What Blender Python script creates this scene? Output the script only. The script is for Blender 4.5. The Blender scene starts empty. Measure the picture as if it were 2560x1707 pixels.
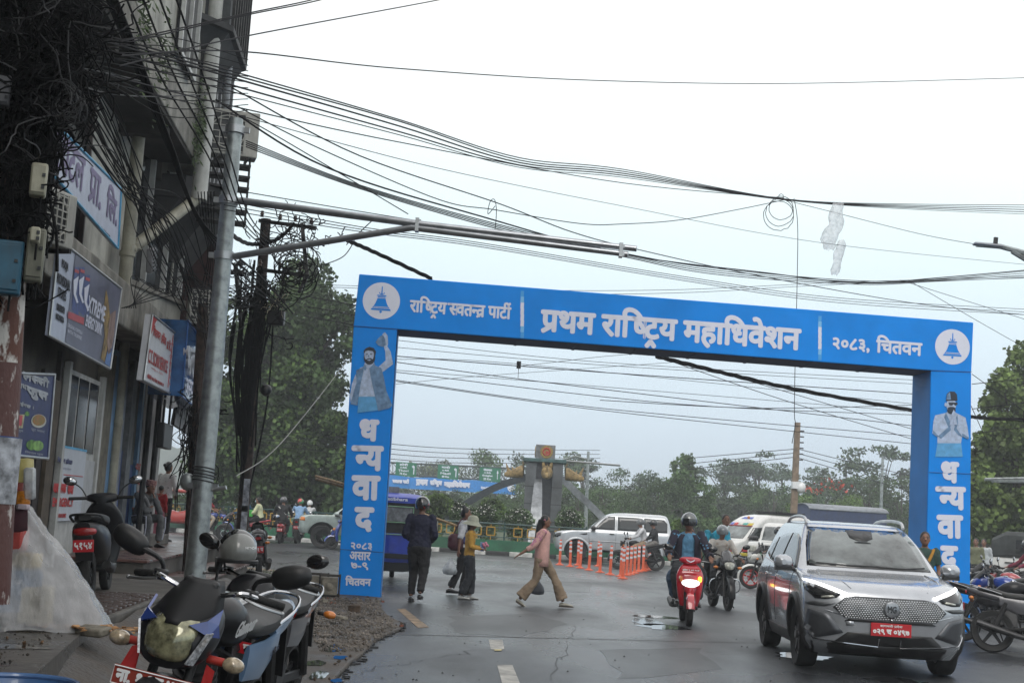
import bpy, bmesh, math, random
from mathutils import Vector, Matrix, Quaternion
R = math.radians
sc = bpy.context.scene
COL = sc.collection
random.seed(11)
# ------------------------------------------------------------------ camera
FOC, CAMH = 3480.0, 1.5
PITCH, ROLL = math.atan(438.7/3480), 0.060
cam = bpy.data.cameras.new('camera'); cam.sensor_width = 36; cam.lens = 36*FOC/2560
cam.clip_end = 3000; cam.clip_start = .1
cam.dof.use_dof = False
co = bpy.data.objects.new('camera', cam); COL.objects.link(co); sc.camera = co
co.location = (0, 0, CAMH)
CR = Matrix.Rotation(PITCH, 3, 'X') @ Matrix.Rotation(R(90), 3, 'X') @ Matrix.Rotation(ROLL, 3, 'Z')
co.rotation_euler = CR.to_euler()
# ------------------------------------------------------------------ sky, sun, exposure (overcast monsoon day)
w = bpy.data.worlds.new('World'); sc.world = w; w.use_nodes = True
nt = w.node_tree; nt.nodes.clear()
def wn(t, **k):
    n = nt.nodes.new(t)
    for a, b in k.items(): setattr(n, a, b)
    return n
out = wn('ShaderNodeOutputWorld'); bg = wn('ShaderNodeBackground'); tc = wn('ShaderNodeTexCoord')
sep = wn('ShaderNodeSeparateXYZ'); ramp = wn('ShaderNodeValToRGB'); sky = wn('ShaderNodeTexSky')
sky.sky_type = 'NISHITA'; sky.sun_disc = False; sky.sun_elevation = R(43); sky.sun_rotation = R(192)
sky.air_density = 1; sky.dust_density = 5
nz = wn('ShaderNodeTexNoise'); nz.inputs['Scale'].default_value = 1.6; nz.inputs['Detail'].default_value = 3
mr = wn('ShaderNodeMapRange'); mr.inputs[1].default_value = .3; mr.inputs[2].default_value = .7
mr.inputs[3].default_value = -.035; mr.inputs[4].default_value = .035
ad = wn('ShaderNodeMath', operation='ADD'); mixs = wn('ShaderNodeMix', data_type='RGBA'); sk = wn('ShaderNodeMix', data_type='RGBA', blend_type='MULTIPLY')
L = nt.links.new
L(tc.outputs['Generated'], sep.inputs[0]); L(tc.outputs['Generated'], nz.inputs['Vector'])
L(nz.outputs[0], mr.inputs[0]); L(sep.outputs[2], ad.inputs[0]); L(mr.outputs[0], ad.inputs[1]); L(ad.outputs[0], ramp.inputs[0])
e = ramp.color_ramp.elements
e[0].position = 0.0; e[0].color = (.52, .63, .74, 1)
e[1].position = .42; e[1].color = (1.0, 1.0, 1.0, 1)
for p, c in ((.07, (.60, .71, .81)), (.14, (.68, .80, .88)), (.22, (.78, .91, .94)), (.30, (.93, 1.0, 1.0))):
    q = e.new(p); q.color = (*c, 1)
sk.inputs['Factor'].default_value = 1; sk.inputs['B'].default_value = (.1, .1, .1, 1)
L(sky.outputs[0], sk.inputs['A']); mixs.inputs['Factor'].default_value = .06
L(ramp.outputs[0], mixs.inputs['A']); L(sk.outputs['Result'], mixs.inputs['B'])
L(mixs.outputs['Result'], bg.inputs[0]); bg.inputs[1].default_value = .92; L(bg.outputs[0], out.inputs[0])
sun = bpy.data.lights.new('sun', 'SUN'); sun.energy = 1.0; sun.angle = R(35); sun.color = (1, .97, .92)
so = bpy.data.objects.new('sun', sun); COL.objects.link(so); so.rotation_euler = (R(47), 0, R(-12))
sc.view_settings.view_transform = 'Standard'; sc.view_settings.look = 'None'
sc.view_settings.exposure = .46; sc.view_settings.gamma = 1; sc.view_settings.use_curve_mapping = False
sc.cycles.max_bounces = 6; sc.cycles.transparent_max_bounces = 8; sc.cycles.glossy_bounces = 3
sc.cycles.use_denoising = True
# ------------------------------------------------------------------ survey: photo pixel -> place
def ray(px, py):
    v = CR @ Vector(((px-1280)/FOC, -(py-853.5)/FOC, -1)); return v
def G(px, py, z=0.0):                       # where the line of sight meets height z
    v = ray(px, py); t = (z-CAMH)/v.z; return Vector((v.x*t, v.y*t, z))
def Pd(px, py, d):                          # point at distance y = d
    v = ray(px, py); t = d/v.y; return Vector((v.x*t, d, CAMH+v.z*t))
def hor(px): return 1293+.0601*(px-1280)
def at(px, d, z=0.0):                       # ground point in column px at distance d
    py = hor(px)+(CAMH-z)*FOC/d
    p = Pd(px, py, d); return Vector((p.x, p.y, z))
# ------------------------------------------------------------------ materials
MATS = {}
def mat(name, col=(.5,.5,.5), rough=.5, metal=0, var=.12, scale=6, bump=0, bscale=None, coat=0, emit=None, es=1, spec=.5,
        col2=None, dirt=0, alpha=1, trans=0, wave=None, stretch=None, rvar=0, thr=None):
    if name in MATS: return MATS[name]
    m = bpy.data.materials.new(name); m.use_nodes = True; t = m.node_tree; b = t.nodes['Principled BSDF']; l = t.links.new
    def N(k, **kw):
        n = t.nodes.new(k)
        for a, c in kw.items(): setattr(n, a, c)
        return n
    b.inputs['Roughness'].default_value = rough; b.inputs['Metallic'].default_value = metal
    b.inputs['Specular IOR Level'].default_value = spec
    if coat: b.inputs['Coat Weight'].default_value = coat; b.inputs['Coat Roughness'].default_value = .05
    if alpha < 1: b.inputs['Alpha'].default_value = alpha
    if trans: b.inputs['Transmission Weight'].default_value = trans
    if emit: b.inputs['Emission Color'].default_value = (*emit, 1); b.inputs['Emission Strength'].default_value = es
    tc = N('ShaderNodeTexCoord'); mp = N('ShaderNodeMapping'); l(tc.outputs['Object'], mp.inputs[0])
    if stretch: mp.inputs['Scale'].default_value = stretch
    n = N('ShaderNodeTexNoise'); n.inputs['Scale'].default_value = scale; n.inputs['Detail'].default_value = 6
    n.inputs['Roughness'].default_value = .6; l(mp.outputs[0], n.inputs['Vector'])
    r = N('ShaderNodeValToRGB'); l(n.outputs[0], r.inputs[0]); el = r.color_ramp.elements
    c2 = col2 or tuple(c*(1-2*var) for c in col); c1 = col if col2 else tuple(min(1, c*(1+var)) for c in col)
    a0, a1 = thr or (.3, .7)
    el[0].position = a0; el[0].color = (*c2, 1); el[1].position = a1; el[1].color = (*c1, 1)
    last = r.outputs[0]
    if dirt:
        n2 = N('ShaderNodeTexNoise'); n2.inputs['Scale'].default_value = scale*.35; n2.inputs['Detail'].default_value = 8
        n2.inputs['Roughness'].default_value = .7
        mp2 = N('ShaderNodeMapping'); mp2.inputs['Scale'].default_value = (2.2, 2.2, .35); l(tc.outputs['Object'], mp2.inputs[0]); l(mp2.outputs[0], n2.inputs['Vector'])
        r2 = N('ShaderNodeValToRGB'); l(n2.outputs[0], r2.inputs[0]); r2.color_ramp.elements[0].position = .45; r2.color_ramp.elements[1].position = .72
        mx = N('ShaderNodeMix', data_type='RGBA'); mu = N('ShaderNodeMath', operation='MULTIPLY'); mu.inputs[1].default_value = dirt
        l(r2.outputs[0], mu.inputs[0]); l(mu.outputs[0], mx.inputs['Factor']); l(last, mx.inputs['A']); mx.inputs['B'].default_value = (.035, .032, .026, 1)
        last = mx.outputs['Result']
    l(last, b.inputs['Base Color'])
    if rvar:
        mrn = N('ShaderNodeMapRange'); l(n.outputs[0], mrn.inputs[0]); mrn.inputs[1].default_value = .3; mrn.inputs[2].default_value = .7
        mrn.inputs[3].default_value = max(.02, rough-rvar); mrn.inputs[4].default_value = min(1, rough+rvar); l(mrn.outputs[0], b.inputs['Roughness'])
    if bump:
        n3 = N('ShaderNodeTexNoise'); n3.inputs['Scale'].default_value = bscale or scale*4; n3.inputs['Detail'].default_value = 5; l(mp.outputs[0], n3.inputs['Vector'])
        bp = N('ShaderNodeBump'); bp.inputs['Strength'].default_value = bump; bp.inputs['Distance'].default_value = .02
        l(n3.outputs[0], bp.inputs['Height']); l(bp.outputs[0], b.inputs['Normal'])
    MATS[name] = m; return m
M = mat
black = M('black_plastic', (.012,.012,.013), .42, var=.2, bump=.05)
gloss = M('black_gloss', (.008,.008,.009), .12, var=.1, coat=.6)
rubber = M('tyre_rubber', (.016,.016,.016), .75, var=.25, bump=.3, bscale=60)
chrome = M('chrome', (.55,.56,.58), .12, 1, var=.08)
steel = M('galvanised_steel', (.36,.39,.39), .42, .75, var=.22, scale=9, bump=.05, rvar=.12)
alu = M('aluminium', (.45,.46,.47), .35, .9, var=.12)
darkmetal = M('dark_metal', (.035,.034,.034), .5, .6, var=.3)
rust = M('rusty_iron', (.055,.035,.028), .75, .3, var=.5, scale=12, bump=.2)
glass = M('tinted_glass', (.015,.018,.02), .04, spec=.8, var=.1)
winglass = M('window_glass', (.012,.014,.018), .12, spec=.5, var=.3, scale=2)
white = M('white_paint', (.72,.73,.74), .3, coat=.4, var=.04)
redlens = M('red_lens', (.35,.01,.01), .15, coat=.6, var=.2)
orangelens = M('amber_lens', (.6,.18,.02), .2, coat=.6, var=.2)
clearlens = M('clear_lens', (.42,.42,.36), .08, .25, coat=1, var=.35, scale=14)
redplate = M('red_plate', (.50,.012,.02), .35, var=.06)
platewhite = M('plate_print', (.8,.8,.8), .5, var=.03)
concrete = M('stained_concrete', (.30,.285,.25), .85, var=.25, scale=2.5, bump=.35, bscale=18, dirt=.75)
# ------------------------------------------------------------------ mesh builder
def frame(axis):
    a = Vector(axis).normalized(); u = a.orthogonal().normalized(); return u, a.cross(u), a
class MB:
    def __init__(s): s.v = []; s.f = []; s.M = None
    def add(s, vs, fs):
        o = len(s.v)
        s.v += [tuple(s.M @ Vector(p)) if s.M else tuple(p) for p in vs]
        s.f += [tuple(i+o for i in f) for f in fs]; return s
    def box(s, c, d, rot=None, taper=1):
        x, y, z = (k/2 for k in d); vs = []
        for sx, sy, sz in ((-1,-1,-1),(1,-1,-1),(1,1,-1),(-1,1,-1),(-1,-1,1),(1,-1,1),(1,1,1),(-1,1,1)):
            k = taper if sz > 0 else 1
            p = Vector((sx*x*k, sy*y*k, sz*z))
            if rot is not None: p = rot @ p
            vs.append(p+Vector(c))
        return s.add(vs, [(0,3,2,1),(4,5,6,7),(0,1,5,4),(1,2,6,5),(2,3,7,6),(3,0,4,7)])
    def rings(s, rings, cap=True, closed=False):
        n = len(rings[0]); fs = []; vs = [p for r in rings for p in r]; m = len(rings)
        for i in range(m if closed else m-1):
            a, b = i*n, ((i+1) % m)*n
            for j in range(n): k = (j+1) % n; fs.append((a+j, a+k, b+k, b+j))
        if cap and not closed: fs.append(tuple(range(n))[::-1]); fs.append(tuple((m-1)*n+j for j in range(n)))
        return s.add(vs, fs)
    def cyl(s, p0, p1, r0, r1=None, n=12, cap=True):
        r1 = r0 if r1 is None else r1; p0 = Vector(p0); p1 = Vector(p1); u, v, a = frame(p1-p0)
        R_ = [[p+(u*math.cos(t)+v*math.sin(t))*r for t in (2*math.pi*i/n for i in range(n))] for p, r in ((p0, r0), (p1, r1))]
        return s.rings(R_, cap)
    def tube(s, pts, r, n=6, sm=0, cap=True):
        pts = [Vector(p) for p in pts]
        if sm: pts, r = smooth(pts, sm, r)
        if not isinstance(r, (list, tuple)): r = [r]*len(pts)
        R_ = []; u = None
        for i, p in enumerate(pts):
            t = (pts[min(i+1, len(pts)-1)]-pts[max(i-1, 0)])
            t = t.normalized() if t.length > 1e-9 else Vector((0,0,1))
            if u is None: u = t.orthogonal().normalized()
            else:
                u = u-t*u.dot(t); u = u.normalized() if u.length > 1e-6 else t.orthogonal().normalized()
            v = t.cross(u); R_.append([p+(u*math.cos(2*math.pi*k/n)+v*math.sin(2*math.pi*k/n))*r[i] for k in range(n)])
        return s.rings(R_, cap)
    def ell(s, c, r, nu=12, nv=8, rot=None, v0=-90, v1=90):
        if not isinstance(r, (list, tuple)): r = (r, r, r)
        c = Vector(c); R_ = []
        for i in range(nv+1):
            ph = R(v0+(v1-v0)*i/nv); cr = max(math.cos(ph), 1e-4); ring = []
            for j in range(nu):
                th = 2*math.pi*j/nu; p = Vector((r[0]*cr*math.cos(th), r[1]*cr*math.sin(th), r[2]*math.sin(ph)))
                ring.append(c+(rot @ p if rot is not None else p))
            R_.append(ring)
        return s.rings(R_)
    def body(s, secs, n=14, ex=2.6, sm=0):      # secs: (x, zc, halfwidth, halfheight[, ycentre])
        if sm: secs = smooth_list(secs, sm)
        R_ = []
        for q in secs:
            x, z, a, b = q[:4]; y0 = q[4] if len(q) > 4 else 0; ring = []
            for k in range(n):
                t = 2*math.pi*k/n; c_, s_ = math.cos(t), math.sin(t)
                ring.append(Vector((x, y0+a*math.copysign(abs(c_)**(2/ex), c_), z+b*math.copysign(abs(s_)**(2/ex), s_))))
            R_.append(ring)
        return s.rings(R_)
    def vbody(s, secs, n=14, ex=2.4, sm=0):     # stacked horizontal sections: (z, xc, yc, rx, ry)
        if sm: secs = smooth_list(secs, sm)
        R_ = []
        for z, xc, yc, a, b in secs:
            R_.append([Vector((xc+a*math.copysign(abs(math.cos(t))**(2/ex), math.cos(t)), yc+b*math.copysign(abs(math.sin(t))**(2/ex), math.sin(t)), z)) for t in (2*math.pi*k/n for k in range(n))])
        return s.rings(R_)
    def prism(s, poly, y0, y1, ax='y'):         # polygon in xz extruded along y (ax='x': poly in yz along x; 'z': xy along z)
        n = len(poly)
        f = {'y': lambda a, b, c: (a, c, b), 'x': lambda a, b, c: (c, a, b), 'z': lambda a, b, c: (a, b, c)}[ax]
        return s.add([f(a, b, y0) for a, b in poly]+[f(a, b, y1) for a, b in poly],
                     [tuple(range(n)), tuple(range(2*n-1, n-1, -1))]+[(i, i+n, (i+1) % n+n, (i+1) % n) for i in range(n)])
    def lathe(s, prof, c, axis=(0,1,0), n=24):
        u, v, a = frame(axis); c = Vector(c)
        R_ = [[c+a*h+(u*math.cos(2*math.pi*k/n)+v*math.sin(2*math.pi*k/n))*max(r, 1e-4) for k in range(n)] for r, h in prof]
        return s.rings(R_, closed=True) if prof[0][0] > .001 and prof[-1][0] > .001 else s.rings(R_, True)
    def torus(s, c, Rr, r, axis=(0,1,0), n=24, m=8, sq=1):
        u, v, a = frame(axis); c = Vector(c)
        R_ = []
        for k in range(n):
            d = u*math.cos(2*math.pi*k/n)+v*math.sin(2*math.pi*k/n)
            R_.append([c+d*(Rr+r*math.cos(2*math.pi*j/m))+a*(r*sq*math.sin(2*math.pi*j/m)) for j in range(m)])
        return s.rings(R_, closed=True)
    def quad(s, a, b, c, d): return s.add([a, b, c, d], [(0,1,2,3)])
    def mesh(s, name='m'):
        me = bpy.data.meshes.new(name); me.from_pydata(s.v, [], s.f)
        bm = bmesh.new(); bm.from_mesh(me); bmesh.ops.recalc_face_normals(bm, faces=bm.faces); bm.to_mesh(me); bm.free()
        return me
    def build(s, name, m, parent=None, smooth=True, ang=40, bevel=0, mods=(), label=None, recalc=True):
        me = bpy.data.meshes.new(name); me.from_pydata(s.v, [], s.f)
        if recalc:
            bm = bmesh.new(); bm.from_mesh(me); bmesh.ops.recalc_face_normals(bm, faces=bm.faces); bm.to_mesh(me); bm.free()
        if smooth:
            me.shade_smooth()
            try: me.set_sharp_from_angle(angle=R(ang))
            except Exception: pass
        o = bpy.data.objects.new(name, me); COL.objects.link(o)
        if m: me.materials.append(m)
        if parent: o.parent = parent
        if bevel:
            b = o.modifiers.new('b', 'BEVEL'); b.width = bevel; b.segments = 2; b.limit_method = 'ANGLE'; b.angle_limit = R(40)
        if label: o['label'] = label
        return o
def catmull(P, k):
    o = []
    for i in range(len(P)-1):
        a, b, c, d = P[max(i-1, 0)], P[i], P[i+1], P[min(i+2, len(P)-1)]
        for j in range(k):
            t = j/k
            o.append(tuple(.5*((2*q)+(-p+r_)*t+(2*p-5*q+4*r_-s_)*t*t+(-p+3*q-3*r_+s_)*t**3) for p, q, r_, s_ in zip(a, b, c, d)))
    o.append(tuple(P[-1])); return o
def smooth(pts, k, r):
    if isinstance(r, (list, tuple)):
        q = catmull([(*p, rr) for p, rr in zip(pts, r)], k); return [Vector(a[:3]) for a in q], [max(a[3], 1e-4) for a in q]
    return [Vector(a) for a in catmull([tuple(p) for p in pts], k)], r
def smooth_list(S, k):
    n = max(len(q) for q in S); S = [tuple(q)+(0,)*(n-len(q)) for q in S]; return catmull(S, k)
def tag(o, label=None, cat=None, group=None, kind=None):
    if label: o['label'] = label
    if cat: o['category'] = cat
    if group: o['group'] = group
    if kind: o['kind'] = kind
    return o
def thing(name, label, cat, loc=(0,0,0), rz=0, group=None, tilt=None):
    o = bpy.data.objects.new(name, None); COL.objects.link(o); o.location = loc; o.rotation_euler = (tilt or 0, 0, rz)
    o.empty_display_size = .2
    return tag(o, label, cat, group)
def struct(o): o['kind'] = 'structure'; return o
def stuff(o, label=None):
    o['kind'] = 'stuff'
    if label: o['label'] = label
    return o
KIDS = {}
def copy_tree(o, parent=None):
    c = o.copy(); COL.objects.link(c)
    if parent: c.parent = parent
    for ch in list(o.children): copy_tree(ch, c)
    return c
ORD = 'first second third fourth fifth sixth seventh eighth ninth tenth eleventh twelfth thirteenth fourteenth'.split()
# ------------------------------------------------------------------ lettering: glyph outlines laid out by hand (Devanagari conjuncts are composed)
_gl = {}
def run_mesh(s):
    if s in _gl: return _gl[s]
    c = bpy.data.curves.new('t', 'FONT'); c.body = s; c.size = 1; c.resolution_u = 3
    o = bpy.data.objects.new('t', c); COL.objects.link(o)
    dg = bpy.context.evaluated_depsgraph_get(); me = bpy.data.meshes.new_from_object(o.evaluated_get(dg))
    vs = [tuple(v.co) for v in me.vertices]; fs = [tuple(p.vertices) for p in me.polygons]
    bpy.data.objects.remove(o); bpy.data.meshes.remove(me); _gl[s] = (vs, fs); return _gl[s]
def mx(s): v = run_mesh(s)[0]; return max((p[0] for p in v), default=0)
def adv(s): return mx(s+'।')-mx('।')
def clipx(vs, fs, X):
    bm = bmesh.new(); bv = [bm.verts.new(v) for v in vs]
    for f in fs:
        try: bm.faces.new([bv[i] for i in f])
        except Exception: pass
    bmesh.ops.bisect_plane(bm, geom=bm.verts[:]+bm.edges[:]+bm.faces[:], plane_co=(X,0,0), plane_no=(1,0,0), clear_outer=True)
    bm.verts.index_update(); r = [tuple(v.co) for v in bm.verts], [tuple(v.index for v in f.verts) for f in bm.faces]; bm.free(); return r
def layout(s):                              # markers: <X half form, ^ rakar below, / rakar stroke, ~ reph above the previous glyph
    V = []; F = []; x = 0
    def put(vs, fs, dx):
        o = len(V); V.extend((p[0]+dx, p[1], p[2]) for p in vs); F.extend(tuple(i+o for i in f) for f in fs)
    def stroke(a, b, wd=.075):
        a = Vector(a); b = Vector(b); n = (b-a).normalized(); n = Vector((-n.y, n.x))*wd/2
        put([(*(a+n), 0), (*(a-n), 0), (*(b-n), 0), (*(b+n), 0)], [(0,1,2,3)], 0)
    i = 0; buf = ''; start = 0
    def flush():
        nonlocal buf, x
        if buf: put(*run_mesh(buf), x); x += adv(buf); buf = ''
    while i < len(s):
        c = s[i]
        if c == '<':
            flush(); i += 1; v, f = run_mesh(s[i]); X = max(p[0] for p in v)-(.225 if s[i] == 'न' else .17)
            x -= .03; put(*clipx(v, f, X), x); hy = max(p[1] for p in run_mesh('न')[0])-.036; stroke((x-.12, hy), (x+.12, hy), .072); x += X-.01
        elif c == '^':
            flush(); stroke((x-.42, -.26), (x-.28, -.10)); stroke((x-.28, -.10), (x-.14, -.26))
        elif c == '/':
            flush(); stroke((x-.52, -.02), (x-.20, .17))
        elif c == '~':
            flush(); stroke((x-.16, .66), (x-.17, .80)); stroke((x-.17, .80), (x-.05, .86))
        else: buf += c
        i += 1
    flush(); return V, F
def letters(name, s, w, h, m, parent, M4, bold=0.0, latin=False, label=None, ital=0):
    """flat print fitted into w x h, centred on M4 (local xy plane)"""
    V, F = run_mesh(s) if latin else layout(s)
    xs = [p[0] for p in V]; ys = [p[1] for p in V]
    if not xs: return
    cx, cy = (max(xs)+min(xs))/2, (max(ys)+min(ys))/2; kx = (w-2*bold)/max(max(xs)-min(xs), 1e-3); ky = (h-2*bold)/max(max(ys)-min(ys), 1e-3)
    off = [(0, 0)] if not bold else [(bold*math.cos(a), bold*math.sin(a)) for a in (math.pi*k/4 for k in range(8))]
    b = MB()
    for k, (ox, oy) in enumerate(off):
        b.add([M4 @ Vector(((p[0]-cx)*kx+ox+ital*(p[1]-cy)*ky, (p[1]-cy)*ky+oy, .0006*k)) for p in V], F)
    return b.build(name, m, parent, smooth=False, label=label, recalc=False)
def planeM(o, ux, uy):                       # matrix whose local x, y run along ux, uy
    ux = Vector(ux).normalized(); uy = Vector(uy); uz = ux.cross(uy).normalized(); uy = uz.cross(ux)
    m = Matrix((ux, uy, uz)).transposed().to_4x4(); m.translation = Vector(o); return m
# ================================================================== ground, roads, kerbs
def asphalt_mat(name, base, rough, wet):
    m = M(name, base, rough, var=.30, scale=.6, bump=.35, bscale=120, rvar=wet)
    t = m.node_tree; b = t.nodes['Principled BSDF']; l = t.links.new
    tc = t.nodes.new('ShaderNodeTexCoord'); n = t.nodes.new('ShaderNodeTexNoise'); n.inputs['Scale'].default_value = .35; n.inputs['Detail'].default_value = 7
    mp = t.nodes.new('ShaderNodeMapping'); mp.inputs['Scale'].default_value = (1, .35, 1); l(tc.outputs['Object'], mp.inputs[0]); l(mp.outputs[0], n.inputs['Vector'])
    r = t.nodes.new('ShaderNodeMapRange'); r.inputs[1].default_value = .38; r.inputs[2].default_value = .62
    r.inputs[3].default_value = rough-wet; r.inputs[4].default_value = rough+wet; l(n.outputs[0], r.inputs[0]); l(r.outputs[0], b.inputs['Roughness'])
    return m
asph = asphalt_mat('wet_asphalt', (.034,.037,.042), .34, .17)
asph2 = asphalt_mat('patched_asphalt', (.022,.022,.024), .5, .12)
asph3 = asphalt_mat('older_asphalt', (.028,.030,.033), .42, .12)
soil = M('wet_soil', (.075,.060,.047), .6, var=.45, scale=1.6, bump=.9, bscale=22, rvar=.25)
grassland = M('rough_grass_ground', (.07,.10,.035), .9, var=.4, scale=.5, bump=.6, bscale=5)
b = MB(); b.quad((-900,-60,-.03),(900,-60,-.03),(900,1800,-.03),(-900,1800,-.03)); struct(b.build('ground', grassland, smooth=False))
# asphalt: approach street plus the junction, one sheet
def sheet(name, pts, z, m, th=0):
    b = MB(); n = len(pts)
    if th: b.prism([(p[0], p[1]) for p in pts], z-th, z, 'z')
    else: b.add([(p[0], p[1], z) for p in pts], [tuple(range(n))])
    o = b.build(name, m, smooth=False); return struct(o)
sheet('road', [(-70,-20),(60,-20),(60,105),(-70,105)], .0, asph)
# the seam and the darker patch of the junction
b = MB()
def jag(p, q, n, a):
    p = Vector(p); q = Vector(q); out = []
    for i in range(n+1):
        v = p.lerp(q, i/n); out.append(v+Vector((0, random.uniform(-a, a), 0)))
    return out
l1 = jag(G(990,1586), G(2100,1612), 40, .03)
vs = [(p.x, p.y, .003) for p in l1]+[(p.x, p.y+.05+random.uniform(0,.03), .003) for p in l1]
b.add(vs, [(i, i+1, i+1+len(l1), i+len(l1)) for i in range(len(l1)-1)])
tag(struct(b.build('road_seam', M('bitumen_seam', (.02,.02,.022), .5, var=.2), smooth=False)), 'dark tar seam across the wet asphalt')
# markings
paint = M('worn_road_paint', (.42,.40,.36), .55, var=.25, scale=5, dirt=.6)
ypaint = M('worn_yellow_paint', (.30,.20,.11), .55, var=.45, scale=4, dirt=.7)
def mark(pts, m, name='lane_dash'):
    q = [G(*p, .0045) for p in pts]; b = MB(); b.add([tuple(p) for p in q], [(0,1,2,3)]); struct(b.build(name, m, smooth=False))
mark([(1222,1598),(1256,1598),(1261,1622),(1227,1622)], paint)
mark([(1243,1661),(1281,1661),(1302,1712),(1257,1712)], paint)
mark([(992,1521),(1013,1521),(1073,1567),(1045,1568)], ypaint)
mark([(700,1437),(900,1452),(900,1456),(690,1441)], ypaint, 'edge_line')
mark([(560,1412),(690,1424),(690,1427),(560,1415)], ypaint, 'edge_line')
b = MB(); q = [G(*p, .009) for p in ((1236,1622),(1254,1622),(1254,1625),(1236,1625))]; b.add([tuple(p) for p in q], [(0,1,2,3)])
tag(b.build('road_stud', M('yellow_stud', (.5,.38,.05), .4), smooth=False), 'small yellow reflector stud at the end of the short white dash', 'road stud')
for P_ in (((1120,1540),(1330,1532),(1420,1560),(1300,1592),(1130,1580)),((1500,1625),(1750,1618),(1800,1672),(1560,1700)),((1330,1450),(1480,1455),(1470,1480),(1320,1476))):
    q = [G(*p_, .002) for p_ in P_]; q = [a_.lerp(q[(i+1) % len(q)], u/4)+Vector((random.gauss(0,.04),random.gauss(0,.06),0)) for i, a_ in enumerate(q) for u in range(4)]; sheet('road_patch', q, .002, asph3)
b = MB()
for x0,y0,x1,y1 in ((880,1680,1200,1625),(1380,1700,1440,1560),(1600,1600,1850,1640)):
    p_ = G(x0,y0,.005); e_ = G(x1,y1,.005); pts = [p_.lerp(e_,k/14)+Vector((random.gauss(0,.05),random.gauss(0,.07),0)) for k in range(15)]
    for a_, c_ in zip(pts, pts[1:]): n_ = (c_-a_).cross(Vector((0,0,1))).normalized()*random.uniform(.002,.008); b.add([a_-n_,a_+n_,c_+n_,c_-n_],[(0,1,2,3)])
stuff(b.build('road_cracks', M('bitumen_seam'), smooth=False), 'thin dark cracks in the asphalt')
# the earth verge on the left with a ragged edge over the asphalt
edge = [(820,1730),(838,1707),(882,1662),(905,1640),(940,1600),(994,1577),(1003,1565),(975,1545),(958,1533),(945,1512),(952,1499)]
vg = [G(*p) for p in edge]+[G(843,1489), G(760,1447), G(690,1432), G(560,1424), G(430,1420)]
vg = [v+Vector((random.uniform(-.03,.03), random.uniform(-.03,.03), 0)) for v in vg]
vg += [Vector((-9, 27, 0)), Vector((-9, -10, 0)), Vector((-.9, -10, 0))]
vpoly = [(p.x, p.y) for p in vg]
def inside(x, y, poly):
    c = False; j = len(poly)-1
    for i in range(len(poly)):
        xi, yi = poly[i]; xj, yj = poly[j]
        if (yi > y) != (yj > y) and x < (xj-xi)*(y-yi)/(yj-yi)+xi: c = not c
        j = i
    return c
b = MB(); b.prism(vpoly, -.01, .045, 'z'); struct(b.build('verge', soil, smooth=False, bevel=.02))
# broken asphalt lip along the street edge
b = MB(); lip = [G(*p) for p in edge[1:9]]
for i in range(len(lip)-1):
    for k in range(9):
        p = lip[i].lerp(lip[i+1], k/12)+Vector((random.uniform(-.02,.08), 0, .012))
        b.box(p-Vector((.02,0,.005)), (random.uniform(.01,.05), random.uniform(.02,.12), random.uniform(.01,.03)), Matrix.Rotation(random.uniform(0,3),3,'Z'))
stuff(b.build('asphalt_edge_rubble', asph2, smooth=False), 'crumbled asphalt edge along the verge')
# gravel and rubble
grav = M('gravel', (.20,.175,.15), .8, var=.5, scale=3); brickm = M('brick_bits', (.22,.075,.045), .8, var=.4, scale=5, bump=.3)
def scatter(name, poly, n, smin, smax, m, z, label, pred=None):
    b = MB(); xs = [p[0] for p in poly]; ys = [p[1] for p in poly]; k = 0; tries = 0
    while k < n and tries < n*30:
        tries += 1; x = random.uniform(min(xs), max(xs)); y = random.uniform(min(ys), max(ys))
        if not inside(x, y, poly): continue
        s = smin+(smax-smin)*random.random()**3; r = Matrix.Rotation(random.uniform(0,6),3,(random.random(),random.random(),random.random()+.1))
        b.add([Vector((x,y,z+s*.25))+r@Vector(v)*s*.5*random.uniform(.7,1.2) for v in ((1,0,0),(0,1,0),(-1,0,0),(0,-1,0),(0,0,.7),(0,0,-.7))],
              [(0,1,4),(1,2,4),(2,3,4),(3,0,4),(1,0,5),(2,1,5),(3,2,5),(0,3,5)]); k += 1
    return stuff(b.build(name, m, smooth=False, recalc=False), label)
gz = [(p.x, p.y) for p in (G(905,1640),G(994,1577),G(958,1533),G(945,1505),G(800,1500),G(760,1560),G(800,1640))]
scatter('gravel', gz, 5200, .008, .05, grav, .045, 'loose gravel on the verge by the left arch pillar')
scatter('gravel', vpoly, 5000, .01, .06, M('earth_clods', (.10,.075,.055), .85, var=.4, scale=3), .045, 'loose earth and grit on the verge')
gz2 = [(p.x, p.y) for p in (G(560,1560),G(700,1460),G(860,1500),G(800,1560),G(740,1600))]
scatter('brick_rubble', gz2, 90, .015, .07, brickm, .045, 'broken red brick bits in the earth')
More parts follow.
